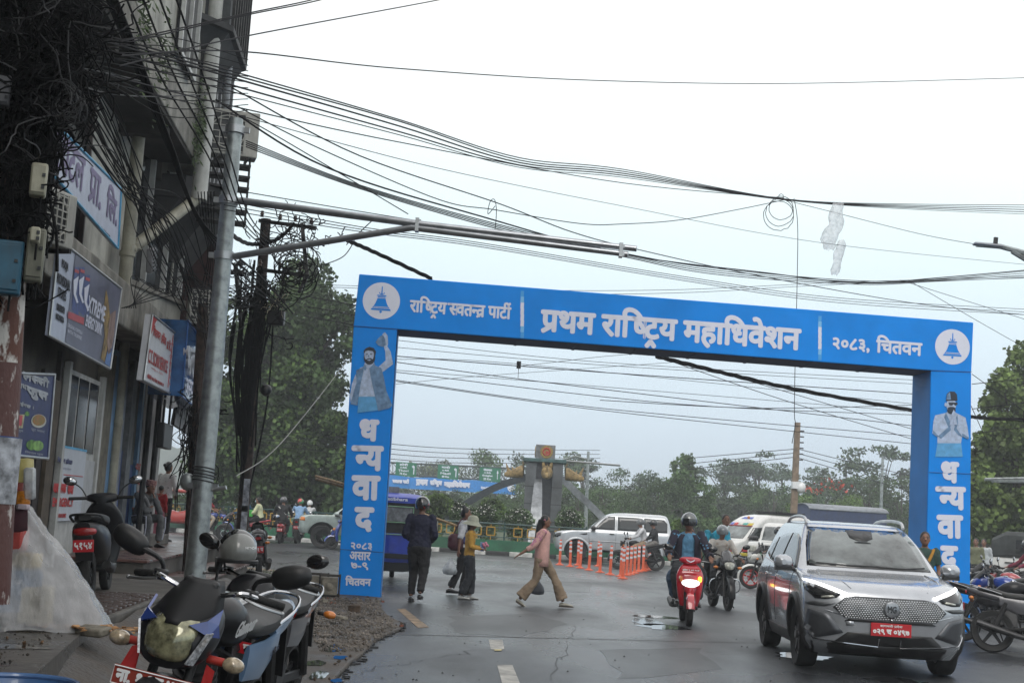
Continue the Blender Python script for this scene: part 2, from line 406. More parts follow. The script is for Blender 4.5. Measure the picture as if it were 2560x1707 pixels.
# puddles
pud = M('puddle_water', (.03,.028,.025), .02, spec=.6, var=.2)
for px, py, rx, ry in ((768,1588,24,7),(800,1604,16,3.5),(835,1618,26,10),(788,1656,30,7),(798,1686,24,11),(842,1700,16,5),(745,1668,20,9),(850,1642,20,5)):
    c = G(px, py, .049); ax = abs(G(px+rx, py, .049).x-c.x); ay = abs(G(px, py-ry, .049).y-c.y)
    pts = [(c.x+ax*math.cos(t)*(1+random.uniform(-.25,.2)), c.y+ay*math.sin(t)*(1+random.uniform(-.25,.2))) for t in (2*math.pi*k/16 for k in range(16))]
    sheet('puddle', pts, .05, pud)
wetp = M('road_puddle_water', (.025,.026,.028), .03, spec=.6, var=.2)
for px, py, rx, ry in ((1640,1541,55,3.5),(1618,1553,34,8),(1660,1566,60,6),(2010,1640,60,8),(2240,1700,60,8)):
    c = G(px, py, .004); ax = abs(G(px+rx, py, .004).x-c.x); ay = abs(G(px, py-ry, .004).y-c.y)
    pts = [(c.x+ax*math.cos(t)*(1+random.uniform(-.3,.25)), c.y+ay*math.sin(t)*(1+random.uniform(-.3,.25))) for t in (2*math.pi*k/18 for k in range(18))]
    sheet('puddle', pts, .0042, wetp)
# loose stones one can pick out
def rock(px, py, s, m, label, z=.045, sh=(1,.7,.6)):
    c = G(px, py, z); b = MB(); r = Matrix.Rotation(random.uniform(-.5,.5),3,'Z') @ Matrix.Rotation(random.uniform(-.15,.15),3,'X')
    b.box((0,0,s*sh[2]/2), (s*sh[0], s*sh[1], s*sh[2]), r)
    b.v = [tuple(Vector(v)*random.uniform(.85,1.1)) for v in b.v]
    o = b.build('stone' if 'brick' not in label else 'brick_piece', m, bevel=s*.08); o.location = c; tag(o, label, 'stone' if 'brick' not in label else 'brick')
cm = M('concrete_lump', (.22,.20,.16), .85, var=.3, scale=8, bump=.4)
rock(886,1530,.17, M('muddy_brick', (.09,.06,.04), .8, var=.4, scale=8, bump=.4), 'muddy half brick on the gravel below the left arch pillar')
rock(850,1548,.15, cm, 'pale lump of concrete left of the muddy half brick', sh=(1.2,.8,.35))
rock(1003,1566,.05, brickm, 'tiny red brick chip at the asphalt corner')
rock(957,1505,.05, brickm, 'small red brick chip at the foot of the left arch pillar')
rock(812,1506,.09, cm, 'small concrete chip left of the arch pillar foot')
rock(230,1588,.22, cm, 'flat yellowish stone beside the tarpaulin edge', z=.45, sh=(1.2,.6,.3))
# ---- kerbed roundabout
RC = at(1330, 77); RR = 22.0
kw = M('kerb_white', (.55,.55,.53), .7, var=.15, scale=5, dirt=.4); kb = M('kerb_black', (.03,.03,.03), .7, var=.2, scale=5)
island = thing('roundabout_island', 'round traffic island with green wall and striped kerb', 'traffic island', RC)
tag(island, kind='structure')
def arcpt(a, r, z=0): return Vector((r*math.sin(a), -r*math.cos(a), z))
n = 150
meshes = {}
for half in (kw, kb):
    b = MB(); a = math.pi*2/n*.97/2
    R_ = [[arcpt(s_*a, r, z) for r, z in ((RR, 0), (RR, .13), (RR-.03, .16), (RR-.22, .16), (RR-.22, 0))] for s_ in (-1, 0, 1)]
    b.rings(R_); o = b.build('kerb_stone', half, smooth=False); meshes[half.name] = o.data; bpy.data.objects.remove(o)
for k in range(-44, 45):
    o = bpy.data.objects.new('kerb_stone', meshes['kerb_white' if k % 2 else 'kerb_black']); COL.objects.link(o); o.parent = island
    o.rotation_euler = (0, 0, 2*math.pi*k/n)
green = M('green_wall_paint', (.018,.13,.065), .6, var=.2, scale=2, dirt=.35)
b = MB(); A = [math.pi*k/60 for k in range(-62, 63)]
b.rings([[arcpt(a, RR-.35, .0), arcpt(a, RR-.35, .58), arcpt(a, RR-.55, .58), arcpt(a, RR-.55, .0)] for a in A]); b.build('low_wall', green, island)
b = MB(); n2 = 64; b.add([tuple(arcpt(2*math.pi*k/n2, RR-.5, .45)) for k in range(n2)], [tuple(range(n2))]); b.build('planted_bed', M('island_grass', (.05,.08,.03), .9, var=.4, scale=2), island, smooth=False)
rail = M('fence_green_paint', (.012,.055,.05), .5, var=.2); gold = M('fence_yellow_paint', (.42,.24,.025), .5, var=.2)
fence = thing('railing', 'dark green island railing set with yellow square ornaments', 'fence', RC)
for z, t in ((1.22, .035), (1.08, .02), (.70, .02)):
    b = MB(); b.tube([arcpt(a, RR-.45, z) for a in A], t, 6); b.build('rail', rail, fence)
pm = None
for k in range(-22, 23):
    b = MB(); a = k*.075
    p = arcpt(a, RR-.45); b.cyl(p+Vector((0,0,.58)), p+Vector((0,0,1.3)), .032, n=6)
    b.build('post', rail, fence)
orn = None
for k in range(-46, 47):
    if k % 3 == 0: continue
    if orn is None:
        b = MB(); s_ = .16
        for (x0, z0, x1, z1) in ((-s_,-s_,s_,-s_),(s_,-s_,s_,s_),(s_,s_,-s_,s_),(-s_,s_,-s_,-s_)): b.cyl((x0,0,z0),(x1,0,z1),.028,n=4)
        b.cyl((0,0,-s_),(0,0,-.34),.02,n=4); b.cyl((0,0,s_),(0,0,.32),.02,n=4)
        o = b.build('ornament', gold, fence); orn = o.data
    else: o = bpy.data.objects.new('ornament', orn); COL.objects.link(o); o.parent = fence
    a = k*.025; o.location = arcpt(a, RR-.45, .92); o.rotation_euler = (0,0,a)
# ================================================================== the blue arch across the street
def grad_print(name, z_at, base, light):      # flat printed gradient (part of the banner artwork)
    m = bpy.data.materials.new(name); m.use_nodes = True; t = m.node_tree; b = t.nodes['Principled BSDF']; l = t.links.new
    return m
vinyl = M('blue_vinyl', (.005,.25,.80), .5, spec=.15, var=.07, scale=1.2, bump=.5, bscale=1.6)
vinylside = M('blue_vinyl_side', (.03,.22,.62), .5, spec=.2, var=.08, scale=1.2, bump=.2, bscale=2.5)
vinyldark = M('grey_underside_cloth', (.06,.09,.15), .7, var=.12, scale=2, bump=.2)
pr = M('white_print', (.70,.72,.83), .5, spec=.15, var=.02)
prlight = M('light_blue_print', (.18,.48,.80), .45, var=.02); prmid = M('mid_blue_print', (.05,.33,.74), .45, var=.02)
A0 = G(843,1491); A1 = G(2425,1580)
gx = (A1-A0); W = gx.length; gx.normalize(); gn = Vector((gx.y,-gx.x,0))      # gn faces the camera
def onG(px, py):                              # (s, z) on the arch's front plane
    v = ray(px, py); o = Vector((0,0,CAMH)); t = (A0-o).dot(gn)/v.dot(gn); p = o+v*t; return (p-A0).dot(gx), p.z
arch = thing('street_arch', 'blue cloth covered arch with Devanagari lettering spanning the wet street', 'banner arch', A0, math.atan2(gx.y, gx.x))
# local frame: x along arch, y away from camera, z up
TH = .95
def gp(px, py): s, z = onG(px, py); return (s, z)
def gslab(name, pts, y0, y1, m, parent=arch, bevel=.015):
    b = MB(); b.prism(pts, y0, y1, 'y'); return b.build(name, m, parent, smooth=False, bevel=bevel)
jl, jl2 = gp(884,815), gp(995,824); jr2, jr = gp(2329,927), gp(2429,930)
beam = gslab('beam', [gp(884,815), gp(898,685), gp(2434,806), gp(2429,930), gp(2329,926), gp(995,823)], 0, TH, vinyl)
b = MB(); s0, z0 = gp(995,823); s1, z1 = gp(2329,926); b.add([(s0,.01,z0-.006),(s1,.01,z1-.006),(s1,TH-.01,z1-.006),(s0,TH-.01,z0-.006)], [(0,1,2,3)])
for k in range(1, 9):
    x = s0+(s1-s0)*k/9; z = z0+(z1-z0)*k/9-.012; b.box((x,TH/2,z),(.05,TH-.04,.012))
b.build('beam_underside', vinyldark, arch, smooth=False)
c = gp(950,1501)
pl = gslab('pillar', [(0,0),(c[0],0),(gp(993,822)[0],z0-.004),(gp(884,815)[0],gp(884,815)[1]-.004)], .004, TH-.004, vinyl)
c0 = gp(2318,1573)
prr = gslab('pillar', [(c0[0]-.05,0),(W,0),(gp(2429,930)[0],gp(2429,930)[1]-.004),(gp(2328,927)[0],z1-.004)], .004, TH-.004, vinyl)
# inner faces of the pillars are a paler cloth
b = MB(); a0, a1 = (c0[0]-.05), gp(2328,927)[0]
b.add([(a0-.004,.03,0),(a0-.004,TH-.03,0),(a1-.004,TH-.03,z1-.01),(a1-.004,.03,z1-.01)], [(0,1,2,3)]); b.build('inner_cloth', vinylside, prr, smooth=False)
b = MB(); b.add([(c[0]+.004,.03,0),(c[0]+.004,TH-.03,0),(s0-.0,TH-.03,z0-.01),(s0,.03,z0-.01)], [(0,1,2,3)]); b.build('inner_cloth', vinylside, pl, smooth=False)
seam = M('cloth_seam', (.006,.10,.32), .6)
for q, par in (((884,815,995,823),arch), ((2329,926,2429,930),arch), ((850,1372,958,1380),arch), ((2322,1180,2427,1184),arch)):
    p0 = gp(*q[:2]); p1 = gp(*q[2:]); b = MB(); b.tube([(p0[0],-.003,p0[1]),(p1[0],-.003,p1[1])], .006, 5); b.build('seam', seam, par)
# lettering: baseline runs with the beam
def glet(s, x0, y0, x1, y1, h, bold=0, m=pr, name='lettering', latin=False, ital=0, dz=0):
    p0 = gp(x0, y0); p1 = gp(x1, y1); ux = Vector((p1[0]-p0[0], 0, p1[1]-p0[1])); c = Vector(((p0[0]+p1[0])/2, -.004-dz, (p0[1]+p1[1])/2))
    ppm = FOC/A0.y
    return letters(name, s, ux.length, h/ppm, m, arch, planeM(c, ux, (0,0,1)), bold=bold, latin=latin, ital=ital)
glet('राि<षट^य <सवत<नत/ पाटी~', 1024,765, 1278,784, 56, .010)
glet('प/थम राि<षट^य महािधवेशन', 1351,801, 2003,850, 102, .022)
glet('२०८३,', 2081,860, 2174,866, 36, .012)
glet('िचतवन', 2190,859, 2306,868, 48, .012)
def stripe(x, ya, yb):
    for k in range(8):
        u0, u1 = k/8, (k+1)/8; mm = (prmid, prlight, pr, pr, pr, pr, prlight, prmid)[k]
        y0, y1 = ya+(yb-ya)*u0, ya+(yb-ya)*u1; p = gp(x, y0); q = gp(x-(y1-y0)*.06, y1)
        b = MB(); b.add([(p[0]-.03,-.005,p[1]),(p[0]+.03,-.005,p[1]),(q[0]+.03,-.005,q[1]),(q[0]-.03,-.005,q[1])], [(0,1,2,3)]); b.build('stripe', mm, arch, smooth=False, recalc=False)
stripe(1306, 727, 845); stripe(2050, 790, 900)
def bell(px, py, r):
    cx, cz = gp(px, py); b = MB(); r /= FOC/A0.y
    b.add([(cx+r*math.cos(t), -.004, cz+r*math.sin(t)) for t in (2*math.pi*k/48 for k in range(48))], [tuple(range(48))]); b.build('roundel', pr, arch, smooth=False, recalc=False)
    b = MB(); y = -.008; u = r
    def pg(P): b.add([(cx+a*u, y, cz+h*u) for a, h in P], [tuple(range(len(P)))])
    prof = [(.20,.22),(.24,.05),(.30,-.12),(.38,-.28),(.47,-.40)]
    pg([(-a,h) for a,h in prof]+[(a,h) for a,h in prof[::-1]])
    pg([(-.50,-.43),(-.54,-.52),(.54,-.52),(.50,-.43)])
    pg([(-.26,.25),(-.24,.31),(.24,.31),(.26,.25)]); pg([(-.08,.33),(-.10,.38),(.10,.38),(.08,.33)])
    pg([(-.14,.38),(-.15,.46),(-.10,.46),(-.09,.38)]); pg([(.09,.38),(.10,.46),(.15,.46),(.14,.38)]); pg([(-.035,.36),(-.025,.78),(.025,.78),(.035,.36)])
    pg([(-.05,-.54),(-.07,-.62),(0,-.68),(.07,-.62),(.05,-.54)])
    b.build('bell_emblem', vinyl, arch, smooth=False, recalc=False)
    b = MB(); y = -.012; pg([(-.25,.13),(-.24,.16),(.24,.16),(.25,.13)]); pg([(-.40,-.36),(-.385,-.33),(.385,-.33),(.40,-.36)])
    b.build('bell_band', pr, arch, smooth=False, recalc=False)
bell(953.5, 752, 47); bell(2381, 867, 46)
# pillar lettering
for s, x0, x1, y, h in (('ध',898,948,1075,56),('<नय',878,959,1145,63),('वा',878,951,1219,62),('द',885,935,1298,62)):
    glet(s, x0, y-1, x1, y+1, h, .028)
for s, x0, x1, y, h in (('ध',2352,2398,1180,56),('<नय',2338,2415,1245,60),('वा',2341,2408,1316,60),('द',2350,2395,1392,58)):
    glet(s, x0, y-1, x1, y+1, h, .028)
glet('२०८३', 877,1364, 930,1366, 18, .006); glet('असार', 874,1388, 927,1390, 21, .006); glet('७-९', 877,1413, 921,1415, 19, .006); glet('िचतवन', 863,1450, 928,1452, 25, .007)
glet('२०८३', 2340,1456, 2396,1458, 18, .006); glet('असार', 2338,1482, 2394,1484, 21, .006); glet('७-९', 2342,1508, 2390,1510, 19, .006); glet('िचतवन', 2338,1545, 2398,1547, 25, .007)
# printed figures (flat artwork), generic men in grey tones
pg1 = M('print_grey_light', (.44,.53,.70), .5, spec=.1, var=.15, scale=14); pg2 = M('print_grey_mid', (.17,.28,.44), .5, spec=.1, var=.25, scale=9)
pg3 = M('print_ink', (.02,.03,.05), .45, var=.2); pg4 = M('print_fade', (.10,.36,.66), .45, var=.12, scale=8)
def art(polys):
    for k, (nm, mm, P) in enumerate(polys):
        b = MB(); q = [gp(*p) for p in P]; b.add([(s, -.0045-.0008*k, z) for s, z in q], [tuple(range(len(q)))]); b.build(nm, mm, arch, smooth=False, recalc=False)
def ellp(cx, cy, rx, ry, n=20, a0=0, a1=360): return [(cx+rx*math.cos(R(a0+(a1-a0)*k/n)), cy+ry*math.sin(R(a0+(a1-a0)*k/n))) for k in range(n+(a1-a0 < 360))]
L_ = lambda x, y: (850+x/3.2, 660+y/3.2)
def LL(*p): return [L_(*q) for q in p]
art([
 ('printed_sleeve', pg1, LL((320,880),(425,800),(405,700),(375,650),(350,655),(362,700),(365,770),(300,830))),
 ('printed_hand', pg1, LL((340,560),(360,545),(382,575),(385,640),(378,660),(350,660),(338,620))),
 ('printed_bell', pg2, LL((285,625),(300,600),(325,575),(345,570),(362,600),(366,650),(340,662),(305,650))),
 ('printed_sleeve', pg1, LL((125,880),(95,960),(80,1050),(85,1110),(110,1040),(140,950))),
 ('printed_shirt', pg1, LL((160,830),(205,815),(275,810),(330,830),(360,960),(330,1060),(150,1060),(135,950))),
 ('printed_shirt_fade', pg4, LL((150,1060),(330,1060),(300,1170),(140,1190))),
 ('printed_vest', pg2, LL((130,850),(175,830),(190,850),(165,960),(150,1060),(140,1130),(85,1120),(110,1020),(132,950))),
 ('printed_vest', pg2, LL((270,810),(330,830),(350,900),(370,1010),(418,1130),(400,1150),(305,1175),(285,1080),(245,900),(235,830))),
 ('printed_collar', pg1, LL((185,825),(200,790),(270,780),(280,810),(235,850),(212,830))),
 ('printed_collar_edge', pg2, LL((172,838),(200,800),(213,832),(205,850))), ('printed_collar_edge', pg2, LL((232,838),(272,795),(284,812),(245,850))),
 ('printed_neck', pg1, LL((205,760),(265,760),(262,805),(235,830),(205,800))),
 ('printed_beard', pg3, [L_(*q) for q in ellp(236,748,46,58)]),
 ('printed_face', pg1, [L_(*q) for q in ellp(233,728,38,50)]),
 ('printed_hair', pg3, LL((192,720),(190,695),(205,675),(235,662),(270,672),(288,700),(283,735),(274,715),(262,698),(225,692),(205,698))),
 ('printed_beard', pg3, LL((193,745),(205,765),(225,755),(245,752),(262,762),(276,740),(272,775),(250,803),(225,805),(203,788))),
 ('printed_mouth', pg1, LL((215,768),(232,763),(250,766),(235,775))),
 ('printed_eye', pg3, LL((206,722),(222,718),(224,724),(208,727))), ('printed_eye', pg3, LL((240,718),(257,720),(256,727),(240,724))),
 ('printed_nose', pg2, LL((230,722),(236,745),(224,744))),
])
L_ = lambda x, y: (1900+x/3.564, 760+y/3.564)
art([
 ('printed_jacket', pg1, LL((1560,990),(1650,970),(1700,940),(1760,975),(1830,1010),(1850,1100),(1862,1200),(1800,1180),(1790,1240),(1580,1240),(1580,1180),(1535,1150),(1545,1040))),
 ('printed_jacket_fade', pg4, LL((1580,1238),(1792,1238),(1805,1360),(1560,1360))),
 ('printed_lapel', pg2, LL((1655,965),(1700,1060),(1690,1130),(1640,1010))), ('printed_lapel', pg2, LL((1757,985),(1765,1060),(1740,1130),(1728,1050))),
 ('printed_cuff', pg2, LL((1585,1175),(1690,1085),(1700,1120),(1610,1200))), ('printed_cuff', pg2, LL((1735,1085),(1800,1180),(1770,1170),(1725,1120))),
 ('printed_fold', pg2, LL((1538,1120),(1590,1175),(1580,1185),(1540,1155))), ('printed_fold', pg2, LL((1800,1150),(1862,1190),(1850,1205),(1800,1175))),
 ('printed_neck', pg3, [L_(*q) for q in ellp(1703,945,38,35)]),
 ('printed_face', pg1, [L_(*q) for q in ellp(1702,900,44,56)]), ('printed_ear', pg1, [L_(*q) for q in ellp(1651,895,9,18)]),
 ('printed_beard', pg3, LL((1668,925),(1690,915),(1720,915),(1740,925),(1735,955),(1705,975),(1678,955))),
 ('printed_glasses', pg3, LL((1675,876),(1757,876),(1757,895),(1738,905),(1722,890),(1708,905),(1685,903))),
 ('printed_cap', pg3, LL((1655,862),(1662,800),(1690,778),(1730,780),(1752,805),(1757,862))), ('printed_cap_side', pg2, LL((1660,850),(1665,805),(1690,785),(1700,850))),
 ('printed_hands', pg1, LL((1685,1080),(1705,980),(1722,940),(1735,960),(1755,1075),(1725,1075),(1720,1010),(1710,1075))),
])
# bamboo braces leaning from the arch's back
bam = M('bamboo', (.38,.24,.11), .6, var=.3, scale=10)
def bamboo(a, b_, label, n=2):
    for k in range(n):
        b = MB(); o = Vector((0, .07*k, -.05*k)); b.tube([Vector(a)+o, (Vector(a)+Vector(b_))/2+o, Vector(b_)+o], .024, 8); tag(b.build('bamboo_pole', bam), label[k], 'bamboo pole', 'bamboo braces of the arch')
bamboo(Pd(790,1190,25.5), Pd(862,1210,24.2), ('upper bamboo pole sticking out behind the left arch pillar', 'lower bamboo pole sticking out behind the left arch pillar'))
bamboo(Pd(1052,1282,24.3), Pd(1140,1313,26.4), ('thin bamboo brace behind the helmeted walker',), 1)
# pale rope stay from the arch corner
rope = M('stay_rope', (.30,.30,.28), .7)
# concrete weight frames beside the left pillar
cage = M('cage_steel', (.05,.045,.04), .7, .5, var=.4)
def weight(px, py, lab):
    c = G(px, py, .045); t = thing('ballast_block', lab, 'ballast block', c, .1, 'ballast blocks at the left arch pillar')
    b = MB(); b.box((0,0,.16),(.26,.26,.30)); b.ell((0,-.06,.16),(.10,.10,.10)); b.build('block', cm, t, bevel=.02)
    for sx in (-1,1):
        for sy in (-1,1): b = MB(); b.cyl((sx*.16,sy*.16,0),(sx*.16,sy*.16,.36),.014,n=5); b.build('bar', cage, t)
    for z in (.03,.34):
        b = MB()
        for (p,q) in (((-1,-1),(1,-1)),((1,-1),(1,1)),((1,1),(-1,1)),((-1,1),(-1,-1))): b.cyl((p[0]*.16,p[1]*.16,z),(q[0]*.16,q[1]*.16,z),.012,n=5)
        b.build('bar', cage, t)
weight(822,1490,'grey stone ballast block in a wire cage touching the left arch pillar'); weight(793,1486,'round edged ballast block left of the caged one by the arch pillar')
# gantry and monument -------------------------------------------------
gd = 120.0; gm = M('gantry_steel', (.10,.12,.13), .5, .5, var=.2)
g0 = at(880, gd); g1 = at(1345, gd+4); gl = (g1-g0); gL = gl.length; glx = gl.normalized(); grz = math.atan2(glx.y, glx.x)
gy_ = Vector((-glx.y, glx.x, 0))
gant = thing('road_gantry', 'overhead steel truss gantry across the far road', 'gantry', g0, grz)
def gq(px, py):
    v = ray(px, py); n = Vector((glx.y,-glx.x,0)); o = Vector((0,0,CAMH)); t = (g0-o).dot(n)/v.dot(n); p = o+v*t; return (p-g0).dot(glx), p.z
tA, tB = gq(900,1152), gq(1340,1173); bA, bB = gq(900,1180), gq(1340,1206)
for (p, q) in ((tA,tB),(bA,bB)):
    for y in (0,.7):
        b = MB(); b.cyl((p[0],y,p[1]),(q[0],y,q[1]),.07,n=6); b.build('chord', gm, gant)
N_ = 22
for k in range(N_):
    u0, u1 = k/N_, (k+1)/N_; P_ = lambda A_, B_, u: (A_[0]+(B_[0]-A_[0])*u, 0, A_[1]+(B_[1]-A_[1])*u)
    b = MB(); b.cyl(P_(tA,tB,u0), P_(bA,bB,u1), .035, n=4); b.cyl(P_(bA,bB,u0), P_(tA,tB,u1), .035, n=4); b.cyl(P_(tA,tB,u0), P_(bA,bB,u0), .04, n=4); b.build('brace', gm, gant)
for x in (-1.0, gL+.5):
    for y in (0,.7): b = MB(); b.cyl((x,y,0),(x,y,tA[1]),.12,n=8); b.build('post', gm, gant)
gsg = M('sign_green', (.008,.16,.085), .4, var=.05)
def gsign(x0,y0,x1,y1,l1,l2,l3,l4,arrow,label):
    a = gq(x0,y0); c = gq(x1,y1); w_, h_ = c[0]-a[0], a[1]-c[1]; o = g0+glx*((a[0]+c[0])/2)-gy_*.25
    t = thing('direction_sign', label, 'road sign', (o.x,o.y,(a[1]+c[1])/2), grz, 'green direction signs on the gantry')
    b = MB(); b.box((0,0,0),(w_,.08,h_)); b.build('sign_board', gsg, t, smooth=False)
    for s, yy, hh, ww, lat in ((l1,.34,.20,.42,0),(l2,.12,.13,.34,0),(l3,-.10,.16,.50,1),(l4,-.33,.15,.36,1)):
        letters('lettering', s, ww*w_, hh*h_, pr, t, planeM((-.12*w_,-.045,yy*h_),(1,0,0),(0,0,1)), bold=.012*h_, latin=bool(lat))
    b = MB(); X = .36*w_
    if arrow == 'up': pts = [(X-.03,-.32),(X+.03,-.32),(X+.03,.12),(X+.10,.12),(X,.36),(X-.10,.12),(X-.03,.12)]
    else: pts = [(X,-.32),(X+.09,-.32),(X+.09,.28),(X-.02,.28),(X-.02,.36),(X-.16,.23),(X-.02,.10),(X-.02,.18),(X,.18)]
    b.add([(x,-.047,z*h_) for x, z in pts], [tuple(range(len(pts)))]); b.build('arrow', pr, t, smooth=False, recalc=False)
gsign(989,1154,1038,1192,'ठोरी','७५ िक.िम.','Thori','75 Km','l','green gantry sign reading Thori, nearest the blue arch')
gsign(1094,1161,1143,1199,'मादी','४० िक.िम.','Madi','40 Km','l','green gantry sign reading Madi, middle of the three')
gsign(1198,1167,1248,1205,'गोलाघाट','२५ िक.िम.','Golaghat','25 Km','up','green gantry sign reading Golaghat with straight arrow')
a = gq(958,1189); c = gq(958,1221); d_ = gq(1287,1206); e_ = gq(1286,1236)
ban = thing('street_banner', 'long blue cloth banner hung under the far gantry', 'banner', g0-gy_*.3, grz)
b = MB(); top = []; bot = []
for k in range(33):
    u = k/32; yy = .06*math.sin(u*40); top.append((a[0]-3+(d_[0]-a[0]+3)*u, yy, a[1]+.1+(d_[1]-a[1]-.1)*u-.10*math.sin(math.pi*u*4)**2)); bot.append((c[0]-3+(e_[0]-c[0]+3)*u, yy+.05*math.sin(u*25), c[1]+.1+(e_[1]-c[1]-.1)*u))
b.add(top+bot, [(i,i+1,i+34,i+33) for i in range(32)]); o = b.build('cloth', M('banner_blue', (.02,.24,.66), .6, var=.08), ban)
def blet(s, x0, x1, y, h, bold=.03):
    p = gq(x0, y-1); q = gq(x1, y+(x1-x0)*.05-1); letters('lettering', s, q[0]-p[0], h/(FOC/gd), pr, ban, planeM(((p[0]+q[0])/2,-.13,(p[1]+q[1])/2),(q[0]-p[0],0,q[1]-p[1]),(0,0,1)), bold=bold)
blet('<सवत<नत/ पाटी~', 978,1021,1202,12); blet('प/थम', 1037,1068,1206,17,.05); blet('राि<षट^य', 1072,1103,1207,20,.05); blet('महािधवेशन', 1107,1173,1210,20,.05); blet('२०८३', 1199,1220,1220,8); blet('िचतवन', 1224,1248,1220,10)
p = gq(1275,1219); b = MB(); b.add([(p[0]+.35*math.cos(t),-.13,p[1]+.35*math.sin(t)) for t in (2*math.pi*k/20 for k in range(20))], [tuple(range(20))]); b.build('roundel', pr, ban, smooth=False, recalc=False)
# monument: grey clad pylon, arched legs, cube with emblems, carved rhino heads
MD = 66.0; mc = at(1350, MD); pp = FOC/MD
clad = M('grey_cladding', (.105,.115,.125), .45, .1, var=.25, scale=1.5, dirt=.3); bright = M('brushed_cladding', (.24,.255,.27), .35, .5, var=.35, scale=2); capg = M('verdigris_cap', (.05,.11,.11), .6, var=.3)
mon = thing('monument', 'grey clad pylon with arched legs at the roundabout centre', 'monument', mc, R(-2))
def mz(py, px=1350): return CAMH+(hor(px)-py)/pp
b = MB(); zt = mz(1158)
for sx in (-1,1): b.box((sx*.62,0,zt/2),(.50,1.1,zt))
b.build('shaft', clad, mon, smooth=False, bevel=.02)
b = MB(); b.box((0,.05,zt/2+.6),(.76,.9,zt-1.25)); b.build('recess_panel', M('dark_cladding',(.045,.05,.06),.5,.1,var=.25), mon, smooth=False)
for zz in (1.4,2.2,3.0):
    b = MB()
    for sx in (-1,1): b.box((sx*.62,-.555,zz),(.50,.012,.03))
    b.build('cladding_joint', black, mon, smooth=False)
b = MB(); b.box((0,0,zt+.09),(2.0,1.4,.18)); b.build('capital', capg, mon, bevel=.03)
zc0, zc1 = zt+.18, mz(1114)
cb = MB(); cb.box((0,0,(zc0+zc1)/2),(.92,.92,zc1-zc0)); cube = cb.build('cube', M('cube_cladding',(.16,.17,.18),.5,.1,var=.3), mon, smooth=False, bevel=.02)
b = MB(); b.lathe([(0,0),(.30,0),(.30,.04),(0,.04)],(0.05,-.46,(zc0+zc1)/2),(0,-1,0),20); b.build('emblem', M('emblem_gold',(.30,.20,.05),.5,var=.3,scale=12), cube)
b = MB(); b.torus((.05,-.51,(zc0+zc1)/2),.16,.035,(0,1,0),16,5); b.box((.08,-.51,(zc0+zc1)/2-.03),(.14,.02,.12)); b.build('emblem_relief', M('emblem_red',(.40,.03,.02),.5), cube)
b = MB(); b.lathe([(0,0),(.26,0),(.26,.04),(0,.04)],(-.46,0,(zc0+zc1)/2),(-1,0,0),20); b.build('emblem', MATS['emblem_gold'], cube)
def leg(sx, far, z_end, m, y0=0, wd=.32):
    pts = [(sx*.35,y0,zt-.55),(sx*.9,y0,zt-.75),(sx*(far*.45),y0,zt-1.35),(sx*(far*.8),y0,(zt+z_end)/2-.8),(sx*far,y0,z_end)]
    b = MB(); P_ = smooth(pts, 6, .1)[0]; rr = []
    for i, p in enumerate(P_):
        t = (P_[min(i+1,len(P_)-1)]-P_[max(i-1,0)]).normalized(); nn = Vector((-t.z,0,t.x))*.16
        rr.append([p+nn+Vector((0,-wd/2,0)), p+nn+Vector((0,wd/2,0)), p-nn+Vector((0,wd/2,0)), p-nn+Vector((0,-wd/2,0))])
    b.rings(rr); b.build('arched_leg', m, mon, smooth=False)
leg(-1, 5.3, .55, M('dark_leg',(.04,.05,.06),.45,.2,var=.2)); leg(1, 3.6, .9, bright)
# central leg comes towards the camera
b = MB(); rr = []
for k in range(13):
    u = k/12; y = -.6-2.6*u; z = (zt-.8)*(1-u**2.0)+.3*u; hw = .13+.17*u; rr.append([(-.25-hw,y,z),(-.25+hw,y,z),(-.25+hw,y+.25,z-.1),(-.25-hw,y+.25,z-.1)])
b.rings(rr); b.build('arched_leg', bright, mon, smooth=False)
b = MB(); b.box((-.30,-3.0,1.35),(.15,.02,.5)); b.build('white_plate', white, mon, smooth=False)
rh = M('gilded_stone', (.30,.21,.09), .6, var=.35, scale=9, bump=.4)
def rhino(c, rz, par=mon):
    b = MB(); b.M = Matrix.Translation(c) @ Matrix.Rotation(rz,4,'Z')      # snout along +x
    b.body([(0,0,.26,.30),(.18,-.03,.27,.30),(.40,-.10,.22,.24),(.62,-.16,.15,.17),(.78,-.18,.13,.15),(.90,-.20,.05,.08)], 14, 2.3)
    b.cyl((.70,0,-.06),(.86,0,.34),.10,.012,10); b.cyl((.50,0,.02),(.56,0,.20),.07,.01,8)
    for s_ in (-1,1): b.body([(.02,.30,.08,.10,s_*.17),(.06,.42,.06,.06,s_*.19),(.07,.50,.02,.02,s_*.2)],8); b.ell((.42,s_*.21,.02),.035,6,4)
    b.build('rhino_head', rh, par, mods=())
rz_ = zt-.45
rhino((-.98,-.1,rz_), math.pi-.1); rhino((.98,-.1,rz_), 0.1); rhino((.12,-.62,rz_), -math.pi/2)
b = MB(); b.tube([(1.0,0,zt+.15),(3.5,-1,zt+.05)],.05,6); b.build('bracket_arm', alu, mon)
